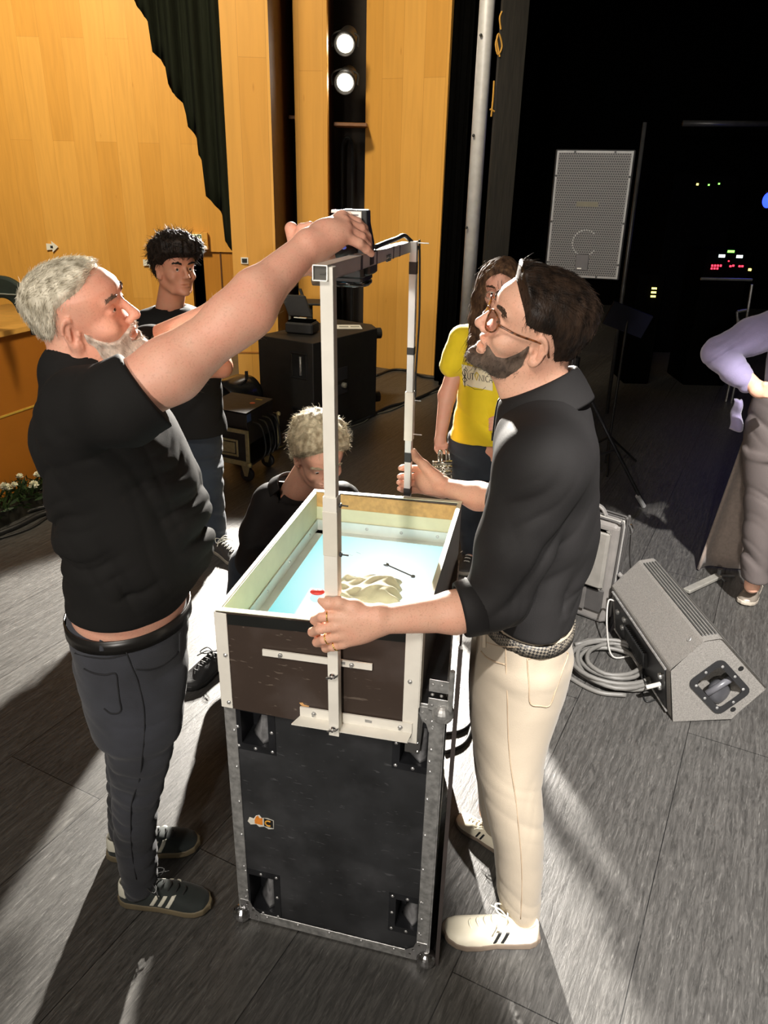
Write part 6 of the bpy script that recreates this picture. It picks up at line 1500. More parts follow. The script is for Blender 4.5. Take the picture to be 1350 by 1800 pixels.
def flow_back(H, fx=-0.5, fz=-0.6, up=None):
    def fn(P, Nn):
        q = H.loc(P); v = np.stack([np.where(q[:, 2] > .07, 0.9, -0.5)*np.ones(len(q)), 0*q[:, 0], np.where(q[:, 2] > .07, 0.2, -0.9)], 1); return v @ H.R.T
    return fn
strands('hair_strands', hair, 5200, flow_back(H1), .013, .0005, GH, hair, lift=0.30, jit=0.28, keep=lambda P, Nn: mask1(H1.loc(P)) > .004, seed=5)
def maskb1(q, top=0.0):
    x, y, z = q[:, 0], np.abs(q[:, 1]), q[:, 2]
    zt_ = np.interp(x, [-.03, .012, .03, .05, .068, .09, .12], [-.005, -.015, -.038, -.054, -.056, -.046, -.044])
    m = np.minimum(zt_-z, x-(-.004+.35*(z+.06)))
    m = np.minimum(m, z+.132+.2*(x-.05)); lip = d_ell(q, (.094, 0, -.070), (.03, .023, .0085)); return np.minimum(m, lip)
beard = soft('beard', H1.shell(maskb1, lambda q: .005+.006*np.clip((-q[:, 2]-.06)/.06, 0, 1), wig=.0012, wf=200, edge=0.010), 0.003, WB_, body1)
def flow_b(H):
    def fn(P, Nn):
        q = H.loc(P); v = np.stack([0.45*np.ones(len(q)), 0*q[:, 0], -1*np.ones(len(q))], 1); return v @ H.R.T
    return fn
strands('beard_strands', beard, 3200, flow_b(H1), .010, .00042, WB_, beard, lift=0.35, jit=0.5, keep=lambda P, Nn: maskb1(H1.loc(P)) > .002, seed=6)
eyes(H1, body1, (1, 0.05, 0.2)); brows(H1, body1, hairmat('brow_grey', srgb(80, 62, 50), srgb(130, 110, 95)), n=70, th=.0009, L=.009)
# fine hair along the raised arm
ag = hairmat('arm_hair', srgb(190, 160, 120), srgb(230, 210, 170))
ad = (wr-sh)/np.linalg.norm(wr-sh)
def arm_keep(P, Nn):
    t = (P-sh) @ ad; r = np.linalg.norm((P-sh)-t[:, None]*ad, axis=1); return (t > .10) & (t < .42) & (r < .10)
strands('arm_hair', body1, 2600, lambda P, Nn: np.tile(ad*0.9+np.array([0, 0, .1]), (len(P), 1)), .012, .00018, ag, body1, keep=arm_keep, lift=0.4, jit=0.5, seed=8)

# T-shirt
f = F()
st = sect([(105, 190, 658, .08), (84, 235, 682, .17), (69, 270, 715, .205), (65, 305, 755, .205), (76, 334, 800, .19), (81, 354, 840, .18), (89, 371, 895, .175), (100, 379, 945, .175), (108, 374, 985, .175), (114, 354, 1015, .172), (120, 334, 1040, .168), (121, 330, 1050, .165)], 1.62, .17)
f.loft(st, k=0.02)
f.cone(A(150, 722, 1.48), A(222, 708, 1.40), .090, .078, 0.05); f.cone(A(222, 708, 1.40), A(262, 684, 1.415), .078, .080, 0.03)
f.cone(A(150, 690, 1.74), A(225, 645, 1.84), .085, .078, 0.04); f.cone(A(225, 645, 1.84), A(268, 622, 1.85), .078, .070, 0.03)
f.cone(A(148, 690, 1.62), A(138, 660, 1.62), .092, .082, 0.03)
f.add(lambda P: d_cone(P, H1.w((-.03, 0, -.06)), A(140, 672, 1.62), .066, .072), A(140, 660, 1.62), .2, 0.004, 's')
slv = A(246, 688, 1.407); sd_ = (el-sh)/np.linalg.norm(el-sh)
# sleeve end, neck opening
f.add(lambda P: np.where((P[:, 1] < 1.60), ((P-slv) @ sd_)-0.012, -1.0), slv, 3.0, 0.004, 'i')
f.cone(sh, el, .070, .066, 0.004, 's') if False else None
hem = st[0]
def post1(P, d):
    z = P[:, 2]; w = np.clip((1.55-z)/.5, 0, 1)
    dd = folds(P, (0.45, 0.0, -0.89), 62, .024, 1)*(0.25+0.75*w)+folds(P, (0.9, 0.2, 0.35), 48, .012, 4)
    return d-dd*0.8-.002
hz1 = st[-1][0] if st[-1][0] < st[0][0] else st[0][0]
f.post = lambda P, d: d+(post1(P, d)-d)*np.clip((1.50-P[:, 2])/.08, 0, 1)*np.clip((P[:, 2]-hz1-.01)/.09, 0.12, 1)
tee = soft('t_shirt', f, 0.005, BT, p1)
b = MB(); cpt = [H1.w((-.03, 0, -.06))*.25+A(142, 655, 1.62)*.75]
na = (A(140, 655, 1.62)-H1.w((-.03, 0, -.06))); na /= np.linalg.norm(na); a_, b_, _ = basis(na)
nc = A(140, 658, 1.62)
b.tube([nc+(a_*math.cos(t)+b_*math.sin(t))*.074+na*(.006*math.sin(2*t)) for t in np.linspace(0, 2*PI, 40)], .0075, 8); b.build('collar', BT, tee, smooth=True)

# jeans: hips + two legs
f = F()
f.loft(sect([(123, 332, 1064, .155), (126, 330, 1098, .160), (138, 327, 1148, .168), (155, 323, 1205, .17), (170, 320, 1250, .16)], 1.63, .16), k=0.03)
f.loft(sect([(155, 322, 1170, .085, 1.60), (168, 321, 1225, .090, 1.585), (182, 316, 1270, .088, 1.567), (189, 305, 1320, .082, 1.553), (196, 291, 1370, .073), (198, 280, 1420, .066), (201, 275, 1470, .060), (208, 277, 1510, .055), (216, 277, 1548, .052), (220, 275, 1563, .050)], 1.545, .08), k=0.05)
f.loft(sect([(168, 312, 1215, .088), (182, 300, 1270, .086), (187, 284, 1330, .078), (189, 270, 1385, .068), (190, 262, 1430, .062), (192, 262, 1470, .056), (196, 262, 1492, .054)], 1.735, .08), k=0.03)
wz = float(A(225, 1092, 1.62)[2])
def post2(P, d):
    z = P[:, 2]; low = np.clip((.62-z)/.3, 0, 1)
    return d-(folds(P, (0.15, 0.1, 1.0), 110, .008, 2)*(0.3+0.7*low)+folds(P, (0.6, 0, 0.8), 60, .005, 6))*0.9-.001
f.post = post2
jn = soft('jeans', f, 0.005, BJ, p1)
# waist belt, pocket, seams
def ringpts(px0, px1, py, Y, th, e=0.0, n=48, tilt=0.0):
    p = at((px0+px1)/2, py, Y); a = (px1-px0)/2*mpp(p)+e
    return [np.array([p[0]+a*math.cos(t), Y+(th+e)*math.sin(t), p[2]+tilt*math.cos(t)]) for t in np.linspace(0, 2*PI, n)]
b = MB(); rp = ringpts(123, 331, 1076, 1.63, .156, .002, tilt=0.010)
vs = []; 
for p in rp[:-1]: vs += [p+CZ*.018, p-CZ*.018]
n_ = len(rp)-1; b.add(vs, [(2*i, 2*i+1, (2*i+3) % (2*n_), (2*i+2) % (2*n_)) for i in range(n_)]); b.build('belt', LEA, jn, smooth=True, solid=0.004)
def on_surf(obj, px, py, lift=0.002):
    """point on an object's surface seen along the camera ray (used to lay seams and pockets on the cloth)"""
    dg = bpy.context.evaluated_depsgraph_get(); org = Vector((0, 0, CAMH)); d_ = Vector(CM @ np.array([(px-675)/FPX, (py-900)/FPX, 1.0])).normalized()
    off = Vector((0, 0, 0)); p_ = obj
    while p_ is not None: off += Vector(p_.location); p_ = p_.parent
    hit, loc_, nor, _i = obj.ray_cast(org-off, d_)
    return (np.array(loc_+off)+np.array(nor)*lift) if hit else None
def surf_line(name, parent, obj, pts, m, r=0.0013, lift=0.0006):
    P = [on_surf(obj, x, y, lift) for x, y in pts]; P = [p for p in P if p is not None]
    if len(P) > 2: return seam(name, parent, P, m, r)
bpy.context.view_layer.update()
sm_ = mk('seam_black', (0.010, 0.010, 0.012), 0.8); smb = mk('seam_grey', (0.055, 0.055, 0.06), 0.8)
surf_line('pocket_seam', jn, jn, [(148, 1175), (165, 1183), (185, 1186), (203, 1184), (207, 1205), (210, 1230), (212, 1250), (196, 1254), (183, 1245)], sm_, .0022)
surf_line('side_seam', jn, jn, [(222, 1146), (231, 1170), (243, 1200), (252, 1240), (254, 1280), (250, 1330), (245, 1370), (232, 1410), (230, 1450), (232, 1500), (240, 1545)], sm_, .0018)
surf_line('front_pocket', jn, jn, [(238, 1176), (260, 1177), (285, 1170), (305, 1155), (313, 1145)], sm_, .002)
surf_line('yoke_seam', jn, jn, [(132, 1148), (160, 1155), (190, 1157), (222, 1150)], sm_, .0018)
for px in (181, 312):
    q = [on_surf(jn, px, y, .007) for y in (1112, 1125, 1142)]; q = [x for x in q if x is not None]
    if len(q) == 3: b = MB(); b.tube(q, .005, 6, flat=0.4); b.build('belt_loop', BJ, jn)
# trainers
blk_s = mk('suede_black', (0.018, 0.024, 0.022), 0.8, var=0.2, sheen=0.2); gum = mk('gum_sole', srgb(120, 108, 84), 0.6); wst = mk('white_leather', srgb(225, 222, 205), 0.5, var=0.03); lb_ = mk('lace_black', (0.02, 0.02, 0.02), 0.8)
ss = [(.115, .55, .013, wst), (.140, .55, .013, wst), (.165, .55, .013, wst)]
h0, t0_ = flr(212, 1580), flr(373, 1592); shoe(p1, h0, t0_, (blk_s, gum, lb_), {'heel': wst}, stripes=ss)
h0, t0_ = flr(190, 1505), flr(352, 1482); shoe(p1, h0, t0_, (blk_s, gum, lb_), {'heel': wst}, stripes=ss)

# ---------------------------------------------------------------- bearded man with glasses (right)
p2_ = empty('person', (0.32, 1.6, 0), 'dark-haired bearded man with glasses in black shirt and beige trousers gripping the arch posts', 'person')
H2 = Head(186.0, 17.8, -18.0, (.297, 1.603, 1.636), 0.985, open=0.006, flat=1.12); H2.skin = SK2
f = F(); H2.into(f)
f.cone(H2.w((-.03, 0, -.05)), A(955, 705, 1.60), .058, .062, 0.03); f.cone(H2.w((.01, 0, -.09)), A(925, 710, 1.60), .045, .05, 0.03)
f.loft(sect([(905, 1010, 740, .15), (890, 1035, 830, .15), (870, 1035, 930, .14), (865, 1000, 1020, .12), (855, 985, 1100, .12), (845, 980, 1180, .12)], 1.62, .14), k=0.04)
sh, el, wr = A(960, 800, 1.45), A(876, 1058, 1.40), A(668, 1090, 1.352)
f.cone(A(960, 770, 1.55), sh, .08, .06, 0.03); f.cone(sh, el, .050, .042, 0.02); f.cone(el, A(800, 1076, 1.385), .042, .043, 0.02); f.cone(A(800, 1076, 1.385), wr, .043, .0285, 0.02)
kn = [A(594, 1083, 1.350), A(589, 1100, 1.346), A(594, 1117, 1.347), A(603, 1130, 1.350)]
for i, k_ in enumerate(kn): f.cone(wr+np.array([-.004, 0, (1.5-i)*.010]), k_, .022, .0125, 0.012)
f.ell(A(632, 1103, 1.357), (.040, .020, .034), None, 0.018)
fg = [[kn[0], A(566, 1084, 1.352), A(553, 1090, 1.374), A(558, 1093, 1.398), A(568, 1094, 1.406)],
      [kn[1], A(562, 1106, 1.350), A(549, 1111, 1.373), A(555, 1113, 1.400), A(566, 1113, 1.407)],
      [kn[2], A(570, 1124, 1.352), A(557, 1129, 1.373), A(561, 1130, 1.398), A(570, 1130, 1.405)],
      [kn[3], A(585, 1136, 1.357), A(573, 1139, 1.375), A(572, 1139, 1.397), A(580, 1139, 1.403)]]
for q in fg: f.chain(q, [.0118, .0102, .0095, .0085, .0075], 0.004)
f.chain([A(655, 1082, 1.362), A(622, 1068, 1.358), A(596, 1060, 1.356), A(575, 1060, 1.362), A(565, 1056, 1.368)], [.020, .0165, .0120, .0108, .0085], 0.010)
# far arm and hand on the far post
sh2, el2, wr2 = A(930, 790, 1.82), A(900, 880, 2.02), A(778, 856, 2.20)
f.cone(A(945, 770, 1.72), sh2, .075, .055, 0.03); f.cone(sh2, el2, .052, .044, 0.02); f.cone(el2, A(840, 872, 2.12), .044, .041, 0.02); f.cone(A(840, 872, 2.12), wr2, .041, .027, 0.02)
kn2 = [A(739, 824, 2.245), A(736, 837, 2.245), A(736, 850, 2.245), A(739, 861, 2.245)]
for i, k_ in enumerate(kn2): f.cone(wr2+np.array([0, 0, (1.5-i)*.010]), k_, .022, .0125, 0.012)
f.ell(A(752, 844, 2.225), (.036, .020, .036), None, 0.02)
for q in ([kn2[0], A(722, 823, 2.275), A(708, 822, 2.275), A(704, 823, 2.262)], [kn2[1], A(721, 838, 2.278), A(706, 837, 2.275), A(702, 838, 2.26)], [kn2[2], A(721, 851, 2.278), A(705, 849, 2.275), A(701, 848, 2.26)], [kn2[3], A(722, 862, 2.272), A(707, 860, 2.27), A(702, 859, 2.255)]):
    f.chain(q, [.0118, .0105, .0098, .0082], 0.004)
f.chain([A(765, 838, 2.21), A(745, 818, 2.21), A(732, 805, 2.215), A(727, 793, 2.225)], [.021, .015, .012, .0092], 0.010)
for q in ([A(905, 1150, 1.60), A(903, 1380, 1.53), A(912, 1600, 1.49)], [A(900, 1160, 1.68), A(868, 1330, 1.80), A(862, 1425, 1.83)]): f.chain(q, [.07, .050, .036], 0.03)
f.cone(A(912, 1600, 1.49), A(905, 1632, 1.47), .036, .034, 0.01)
body2 = soft('body', f, 0.0027, SK2, p2_)
BH = hairmat('hair_dark_brown', srgb(22, 16, 12), srgb(54, 40, 30), 0.5); BB = hairmat('beard_dark', srgb(62, 50, 42), srgb(112, 95, 82))
def mask2(q):
    x, y, z = q[:, 0], np.abs(q[:, 1]), q[:, 2]
    zl = np.interp(x, [-.13, -.11, -.085, -.055, -.035, -.015, .02, .04, .055, .070, .082, .095], [-.10, -.105, -.10, -.075, -.02, .010, .006, .010, .034, .056, .075, .10])
    return z-zl
hair2 = soft('hair', H2.shell(mask2, lambda q: .004+.008*np.clip((q[:, 2]-.0)/.10, 0, 1)+.020*np.clip((q[:, 0]-.02)/.06, 0, 1)*np.clip((q[:, 2]-.05)/.05, 0, 1), wig=.0025, wf=95, edge=0.045), 0.003, BH, body2)
def flow2(P, Nn):
    q = H2.loc(P); top = np.clip((q[:, 2]-.06)/.04, 0, 1); v = np.stack([-0.15-0.85*top, 0*q[:, 0], -1.0+1.0*top], 1); return v @ H2.R.T
strands('hair_strands', hair2, 5200, flow2, .020, .0007, BH, hair2, lift=0.08, jit=0.25, keep=lambda P, Nn: mask2(H2.loc(P)) > .006, seed=11, seg=4)
def maskb2(q):
    x, y, z = q[:, 0], np.abs(q[:, 1]), q[:, 2]
    zt_ = np.interp(x, [-.03, .006, .02, .04, .058, .075, .12], [.03, .028, -.022, -.052, -.060, -.050, -.048])
    m = np.minimum(zt_-z, x-(-.004+.30*(z+.03)))
    m = np.minimum(m, z+.125+.15*(x-.05)); lip = d_ell(q, (.094, 0, -.073), (.03, .023, .0125)); return np.minimum(m, lip)
beard2 = soft('beard', H2.shell(maskb2, lambda q: .004+.006*np.clip((-q[:, 2]-.07)/.05, 0, 1), wig=.001, wf=220, edge=0.018), 0.003, BB, body2)
strands('beard_strands', beard2, 3400, flow_b(H2), .010, .00042, hairmat('beard_tips', srgb(40, 30, 24), srgb(120, 104, 92)), beard2, lift=0.32, jit=0.45, keep=lambda P, Nn: maskb2(H2.loc(P)) > .002, seed=12)
eyes(H2, body2, (1, 0, 0.1)); brows(H2, body2, hairmat('brow_brown', srgb(50, 36, 26), srgb(80, 60, 44)))
ad2 = (wr-el)/np.linalg.norm(wr-el)
def arm_keep2(P, Nn):
    t = (P-el) @ ad2; r = np.linalg.norm((P-el)-t[:, None]*ad2, axis=1); return (t > .06) & (t < .26) & (r < .07)
strands('arm_hair', body2, 1500, lambda P, Nn: np.tile(ad2*0.5+np.array([0, -.2, -.7]), (len(P), 1)), .012, .00016, hairmat('arm_hair_dark', srgb(110, 76, 50), srgb(170, 130, 90)), body2, keep=arm_keep2, lift=0.3, jit=0.4, seed=13)
# glasses
gl = empty('glasses', H2.w((.09, 0, 0)), 'tortoiseshell glasses worn by the dark-haired bearded man', 'glasses')
tor = mk('tortoiseshell', srgb(40, 22, 14), 0.25, c2=srgb(150, 88, 50), vs=130)
gm, gnt, gb_ = _mat('lens_glass'); gb_.inputs['Transmission Weight'].default_value = 1.0; gb_.inputs['Roughness'].default_value = 0.02; gb_.inputs['IOR'].default_value = 1.02; gb_.inputs['Specular IOR Level'].default_value = 0.05; gb_.inputs['Base Color'].default_value = (0.95, 0.95, 0.95, 1)
for s_ in (-1, 1):
    b = MB(); rim = [H2.w((.100-.012*abs(math.cos(t))*(1 if math.cos(t) > 0 else 0), s_*(.034+.026*math.cos(t)), -.004+.021*math.sin(t))) for t in np.linspace(0, 2*PI, 30)]
    b.tube(rim, .0018, 6, cap=False); b.build('rim', tor, gl, smooth=True)
    b = MB(); b.add([H2.w((.098, s_*.034, -.004))]+rim[:-1], [(0, i+1, (i+1) % 29+1) for i in range(29)]); b.build('lens', gm, gl)
    b = MB(); b.tube(bez([H2.w((.088, s_*.062, .004)), H2.w((.05, s_*.077, .004)), H2.w((.0, s_*.083, .006)), H2.w((-.018, s_*.083, .0)), H2.w((-.034, s_*.078, -.02))], 6), .0022, 6); b.build('temple_arm', tor, gl, smooth=True)
b = MB(); b.tube(bez([H2.w((.101, -.010, .004)), H2.w((.106, 0, .008)), H2.w((.101, .010, .004))], 5), .0018, 6); b.build('bridge', tor, gl, smooth=True)
# rings
for (a_, b_) in ((fg[0][0]*.35+fg[0][1]*.65, fg[0][1]), (fg[2][0]*.2+fg[2][1]*.8, fg[2][1]), (fg[3][0]*.3+fg[3][1]*.7, fg[3][1])):
    dv_ = (b_-a_)/np.linalg.norm(b_-a_); u_, v_, _ = basis(dv_)
    b = MB(); b.tube([a_+(u_*math.cos(t)+v_*math.sin(t))*.0112 for t in np.linspace(0, 2*PI, 25)], .0016, 6); o = b.build('ring', M['gold'], p2_, smooth=True)
# shirt
f = F()
f.loft(sect([(905, 1000, 700, .085), (893, 1012, 720, .15), (889, 1030, 755, .195), (884, 1043, 800, .205), (874, 1050, 860, .20), (862, 1050, 915, .19), (853, 1043, 955, .18), (846, 1032, 995, .175), (846, 1018, 1030, .172), (850, 1008, 1060, .17), (851, 1006, 1068, .17)], 1.62, .18), k=0.02)
f.cone(A(955, 785, 1.53), A(952, 820, 1.44), .105, .092, 0.05); f.cone(A(952, 820, 1.44), A(905, 960, 1.415), .090, .080, 0.03); f.cone(A(905, 960, 1.415), A(874, 1050, 1.40), .078, .068, 0.02)
cuf = A(812, 1071, 1.387); f.cone(A(878, 1056, 1.40), cuf, .064, .050, 0.02)
f.cone(A(945, 775, 1.74), A(925, 800, 1.83), .09, .078, 0.04); f.cone(A(925, 800, 1.83), A(885, 885, 2.03), .072, .056, 0.03)
f.cone(A(968, 735, 1.60), A(960, 712, 1.60), .085, .070, 0.03)
cd = (A(800, 1076, 1.385)-el); cd /= np.linalg.norm(cd)
f.add(lambda P: np.maximum(-((P-cuf) @ cd), np.sqrt(((P-cuf)**2).sum(1))-.10), cuf, .12, 0.001, 's')
f.add(lambda P: d_cone(P, H2.w((-.03, 0, -.05)), A(955, 716, 1.60), .062, .066), A(955, 700, 1.6), .2, 0.004, 's')
def post3(P, d):
    z = P[:, 2]; low = np.clip((1.45-z)/.4, 0, 1)
    return d-(folds(P, (0.75, 0.2, -0.65), 52, .022, 3)*(0.2+0.8*low)+folds(P, (0.9, 0.3, 0.1), 42, .015, 7)*low)*0.8-.001
f.post = lambda P, d: d+(post3(P, d)-d)*np.clip((1.48-P[:, 2])/.10, 0, 1)*np.clip((P[:, 0]-.205)/.06, 0, 1)*np.clip((P[:, 2]-1.0)/.08, 0.15, 1)
shirt = soft('shirt', f, 0.005, BS, p2_)
# collar: turned-down band round the neck
cN = A(950, 712, 1.60); cA = (A(955, 705, 1.60)-H2.w((-.03, 0, -.05))); cA /= np.linalg.norm(cA)
cA = np.array([cA[0], cA[1], cA[2]]); u_, v_, _ = basis(cA, (1, 0, 0))
b = MB()
tl = np.linspace(-PI*0.97, PI*0.97, 48)
fx_ = np.array([-1.0, 0, 0]); fx_ = fx_-cA*(fx_ @ cA); fx_ /= np.linalg.norm(fx_); sy2 = np.cross(cA, fx_)
def colp(t, r, hgt): return cN-fx_*r*math.cos(t)*1.08+sy2*r*math.sin(t)-cA*hgt
rows_ = [(.082, -.015), (.076, .022), (.073, .048), (.080, .052), (.093, .022), (.106, -.026)]
vs = [colp(t, r, h_+(0.0 if k_ < 4 else -.012*abs(t/PI)**4)+.018*math.cos(t)) for t in tl for k_, (r, h_) in enumerate(rows_)]
m_ = len(rows_); b.add(vs, [(i*m_+j, (i+1)*m_+j, (i+1)*m_+j+1, i*m_+j+1) for i in range(len(tl)-1) for j in range(m_-1)])
b.build('collar', BS, shirt, smooth=True, solid=0.0025, sub=1)
# rolled cuff
b = MB(); u_, v_, _ = basis(cd); 
b.lathe(cuf-cd*0.032, cd, [(-.012, .053), (-.008, .0625), (.030, .061), (.037, .058), (.037, .051), (.0, .050)], 36); b.build('rolled_cuff', BS, shirt, smooth=True)
# trousers
f = F()
f.loft(sect([(846, 1006, 1070, .155), (838, 1005, 1100, .160), (830, 1000, 1140, .168), (827, 986, 1195, .155), (829, 962, 1250, .13), (832, 948, 1300, .10)], 1.62, .15), k=0.03)
f.loft(sect([(850, 985, 1165, .085, 1.585), (842, 972, 1225, .092, 1.570), (842, 957, 1290, .094, 1.550), (841, 951, 1340, .090, 1.535), (846, 953, 1390, .086, 1.522), (857, 956, 1440, .083), (868, 956, 1490, .080), (872, 952, 1550, .078), (876, 949, 1600, .074), (879, 947, 1622, .072)], 1.515, .085), k=0.07)
f.loft(sect([(828, 940, 1215, .088), (829, 915, 1270, .086), (831, 900, 1320, .082), (836, 890, 1370, .076), (843, 890, 1420, .07), (848, 892, 1450, .066)], 1.78, .08), k=0.05)
f.cone(A(912, 1626, 1.49), A(912, 1640, 1.49), .052, .052, 0.004, 's')
def post4(P, d):
    z = P[:, 2]; low = np.clip((.75-z)/.4, 0, 1)
    return d-(folds(P, (0.5, 0.1, 0.9), 60, .006, 5)*(0.2+0.5*low)+folds(P, (0.9, 0, -0.35), 45, .006, 8)*.8)*0.8-.001
f.post = post4
tr = soft('trousers', f, 0.0048, BG, p2_)
bpy.context.view_layer.update()
sg = mk('seam_beige', srgb(160, 140, 116), 0.8)
surf_line('side_seam', tr, tr, [(889, 1140), (890, 1180), (892, 1230), (893, 1280), (897, 1340), (906, 1400), (912, 1460), (917, 1520), (917, 1580), (915, 1615)], sg, .0014)
surf_line('back_pocket', tr, tr, [(927, 1157), (928, 1180), (930, 1205), (932, 1236), (950, 1241), (966, 1240), (976, 1215), (988, 1180), (998, 1148), (975, 1152), (950, 1155), (927, 1158)], sg, .0018)
surf_line('waist_seam', tr, tr, [(852, 1128), (880, 1136), (920, 1137), (960, 1133), (1000, 1122)], sg, .0014)
surf_line('front_pocket', tr, tr, [(846, 1145), (855, 1155), (870, 1163), (888, 1168)], sg, .002)
for px in (937, 855):
    q = [on_surf(tr, px, y, .006) for y in (1110, 1122, 1138)]; q = [x for x in q if x is not None]
    if len(q) == 3: b = MB(); b.tube(q, .004, 6, flat=0.4); b.build('belt_loop', BG, tr)
# woven belt
b = MB(); rp = ringpts(846, 1005, 1082, 1.62, .156, .0015, n=64, tilt=-0.004)
m, nt, bb = _mat('woven_belt'); mp = mapping(nt, (1, 1, 1), (0, 0.6, 0)); ck = N(nt, 'ShaderNodeTexChecker', **{'Scale': 170.0}); ck.inputs['Color1'].default_value = (0.015, 0.014, 0.014, 1); ck.inputs['Color2'].default_value = (0.16, 0.14, 0.11, 1)
nt.links.new(mp.outputs[0], ck.inputs['Vector']); nt.links.new(ck.outputs['Color'], bb.inputs['Base Color'])
vs = []
for p in rp[:-1]: vs += [p+CZ*.016, p-CZ*.016]
n_ = len(rp)-1; b.add(vs, [(2*i, 2*i+1, (2*i+3) % (2*n_), (2*i+2) % (2*n_)) for i in range(n_)]); b.build('belt', m, tr, smooth=True, solid=0.004)
wl2 = mk('shoe_leather_white', srgb(226, 218, 196), 0.5, var=0.04); gum2 = mk('gum_sole_grey', srgb(120, 106, 92), 0.6); lw = mk('lace_white', srgb(228, 222, 200), 0.7)
ss2 = [(.115, -.45, .010, M['black']), (.138, -.45, .010, M['black'])]
h0, t0_ = flr(946, 1652), flr(777, 1645); shoe(p2_, h0, t0_, (wl2, gum2, lw), {}, stripes=ss2)
h0, t0_ = flr(885, 1500), flr(803, 1440); shoe(p2_, h0, t0_, (wl2, gum2, lw), {}, stripes=ss2)

# ---------------------------------------------------------------- young man with folded arms (behind, left)
p3_ = empty('person', (-0.90, 3.72, 0), 'young dark curly-haired man in black T-shirt standing with folded arms behind the reaching arm', 'person')
H3 = Head(-49, 2.4, -1.6, (-.991, 3.70, 1.475), 1.0); H3.skin = SK3
f = F(); H3.into(f); f.cone(H3.w((-.03, 0, -.05)), A(297, 552, 3.75), .060, .066, 0.03)
f.loft(sect([(258, 352, 560, .10), (252, 375, 620, .11), (262, 378, 700, .11), (290, 392, 760, .12)], 3.75, .11), k=0.03)
f.chain([A(252, 590, 3.66), A(300, 655, 3.55), A(368, 640, 3.50)], [.058, .048, .036], 0.02)
f.chain([A(378, 585, 3.72), A(390, 645, 3.58), A(330, 655, 3.48)], [.056, .048, .034], 0.02)
f.chain([A(368, 640, 3.50), A(382, 628, 3.50), A(392, 618, 3.52)], [.034, .024, .014], 0.01)
for q in ([(318, 652), (305, 648), (296, 644)], [(318, 658), (304, 656), (294, 654)], [(318, 664), (305, 664), (296, 662)]): f.chain([A(x, y, 3.47) for x, y in q], [.014, .010, .008], 0.006)
for q in ([A(350, 760, 3.75), A(372, 850, 3.74), A(385, 948, 3.72)], [A(322, 760, 3.80), A(335, 850, 3.84), A(350, 925, 3.86)]): f.chain(q, [.06, .042, .026], 0.02)
b3 = soft('body', f, 0.005, SK3, p3_)
CH_ = hairmat('hair_black_curly', srgb(16, 12, 10), srgb(46, 34, 26), 0.6)
def mask3(q):
    x, y, z = q[:, 0], np.abs(q[:, 1]), q[:, 2]
    zl = np.interp(x, [-.13, -.10, -.07, -.04, -.02, .0, .025, .045, .06, .075, .09], [-.075, -.075, -.06, -.02, .012, .004, .012, .028, .038, .044, .046]); return z-zl
h3 = soft('hair', H3.shell(mask3, lambda q: .018+.020*np.clip(q[:, 2]/.1, 0, 1)+.016*np.clip(q[:, 0]/.08, 0, 1), wig=.012, wf=110, edge=0.03), 0.005, CH_, b3)
strands('hair_strands', h3, 2600, lambda P, Nn: H3.dir((-.2, .3, -.6))+1.4*np.sin(P[:, [1, 2, 0]]*110), .034, .0013, CH_, h3, lift=0.35, jit=1.1, keep=lambda P, Nn: mask3(H3.loc(P)) > .01, seed=21)
eyes(H3, b3, (1, -.3, 0)); brows(H3, b3, CH_, n=50, th=.002)
f = F(); f.loft(sect([(272, 333, 536, .08), (250, 365, 550, .13), (243, 388, 585, .145), (245, 392, 640, .14), (252, 392, 700, .14), (268, 400, 748, .15), (272, 402, 758, .15)], 3.75, .14), k=0.02)
f.cone(A(262, 575, 3.70), A(262, 612, 3.62), .085, .075, 0.03); f.cone(A(372, 575, 3.74), A(383, 610, 3.68), .08, .07, 0.03)
f.cone(H3.w((-.03, 0, -.05)), A(297, 556, 3.74), .06, .068, 0.004, 's')
f.post = lambda P, d: d-folds(P, (0.7, 0.1, -0.7), 60, .012, 2)*0.8
soft('t_shirt', f, 0.008, BT, p3_)
f = F(); f.loft(sect([(285, 392, 715, .12), (290, 392, 790, .14), (300, 392, 830, .13)], 3.78, .13), k=0.03)
f.loft(sect([(330, 393, 815, .09), (338, 394, 860, .085), (352, 397, 905, .075), (366, 400, 950, .066)], 3.74, .08), k=0.02)
f.loft(sect([(300, 360, 815, .09), (310, 365, 860, .085), (325, 372, 900, .072), (333, 372, 932, .066)], 3.84, .08), k=0.02)
f.post = lambda P, d: d-folds(P, (0.2, 0, 1), 62, .010, 5)
soft('jeans', f, 0.008, DJ, p3_)
ds_ = mk('shoe_dark', (0.04, 0.038, 0.036), 0.6); dsole = mk('sole_pale', srgb(140, 134, 122), 0.6)
h0, t0_ = flr(372, 962), flr(424, 995); shoe(p3_, h0, t0_, (ds_, dsole, M['white']), {}, h=0.005)
h0, t0_ = flr(340, 945), flr(372, 968); shoe(p3_, h0, t0_, (ds_, dsole, M['white']), {}, h=0.005)

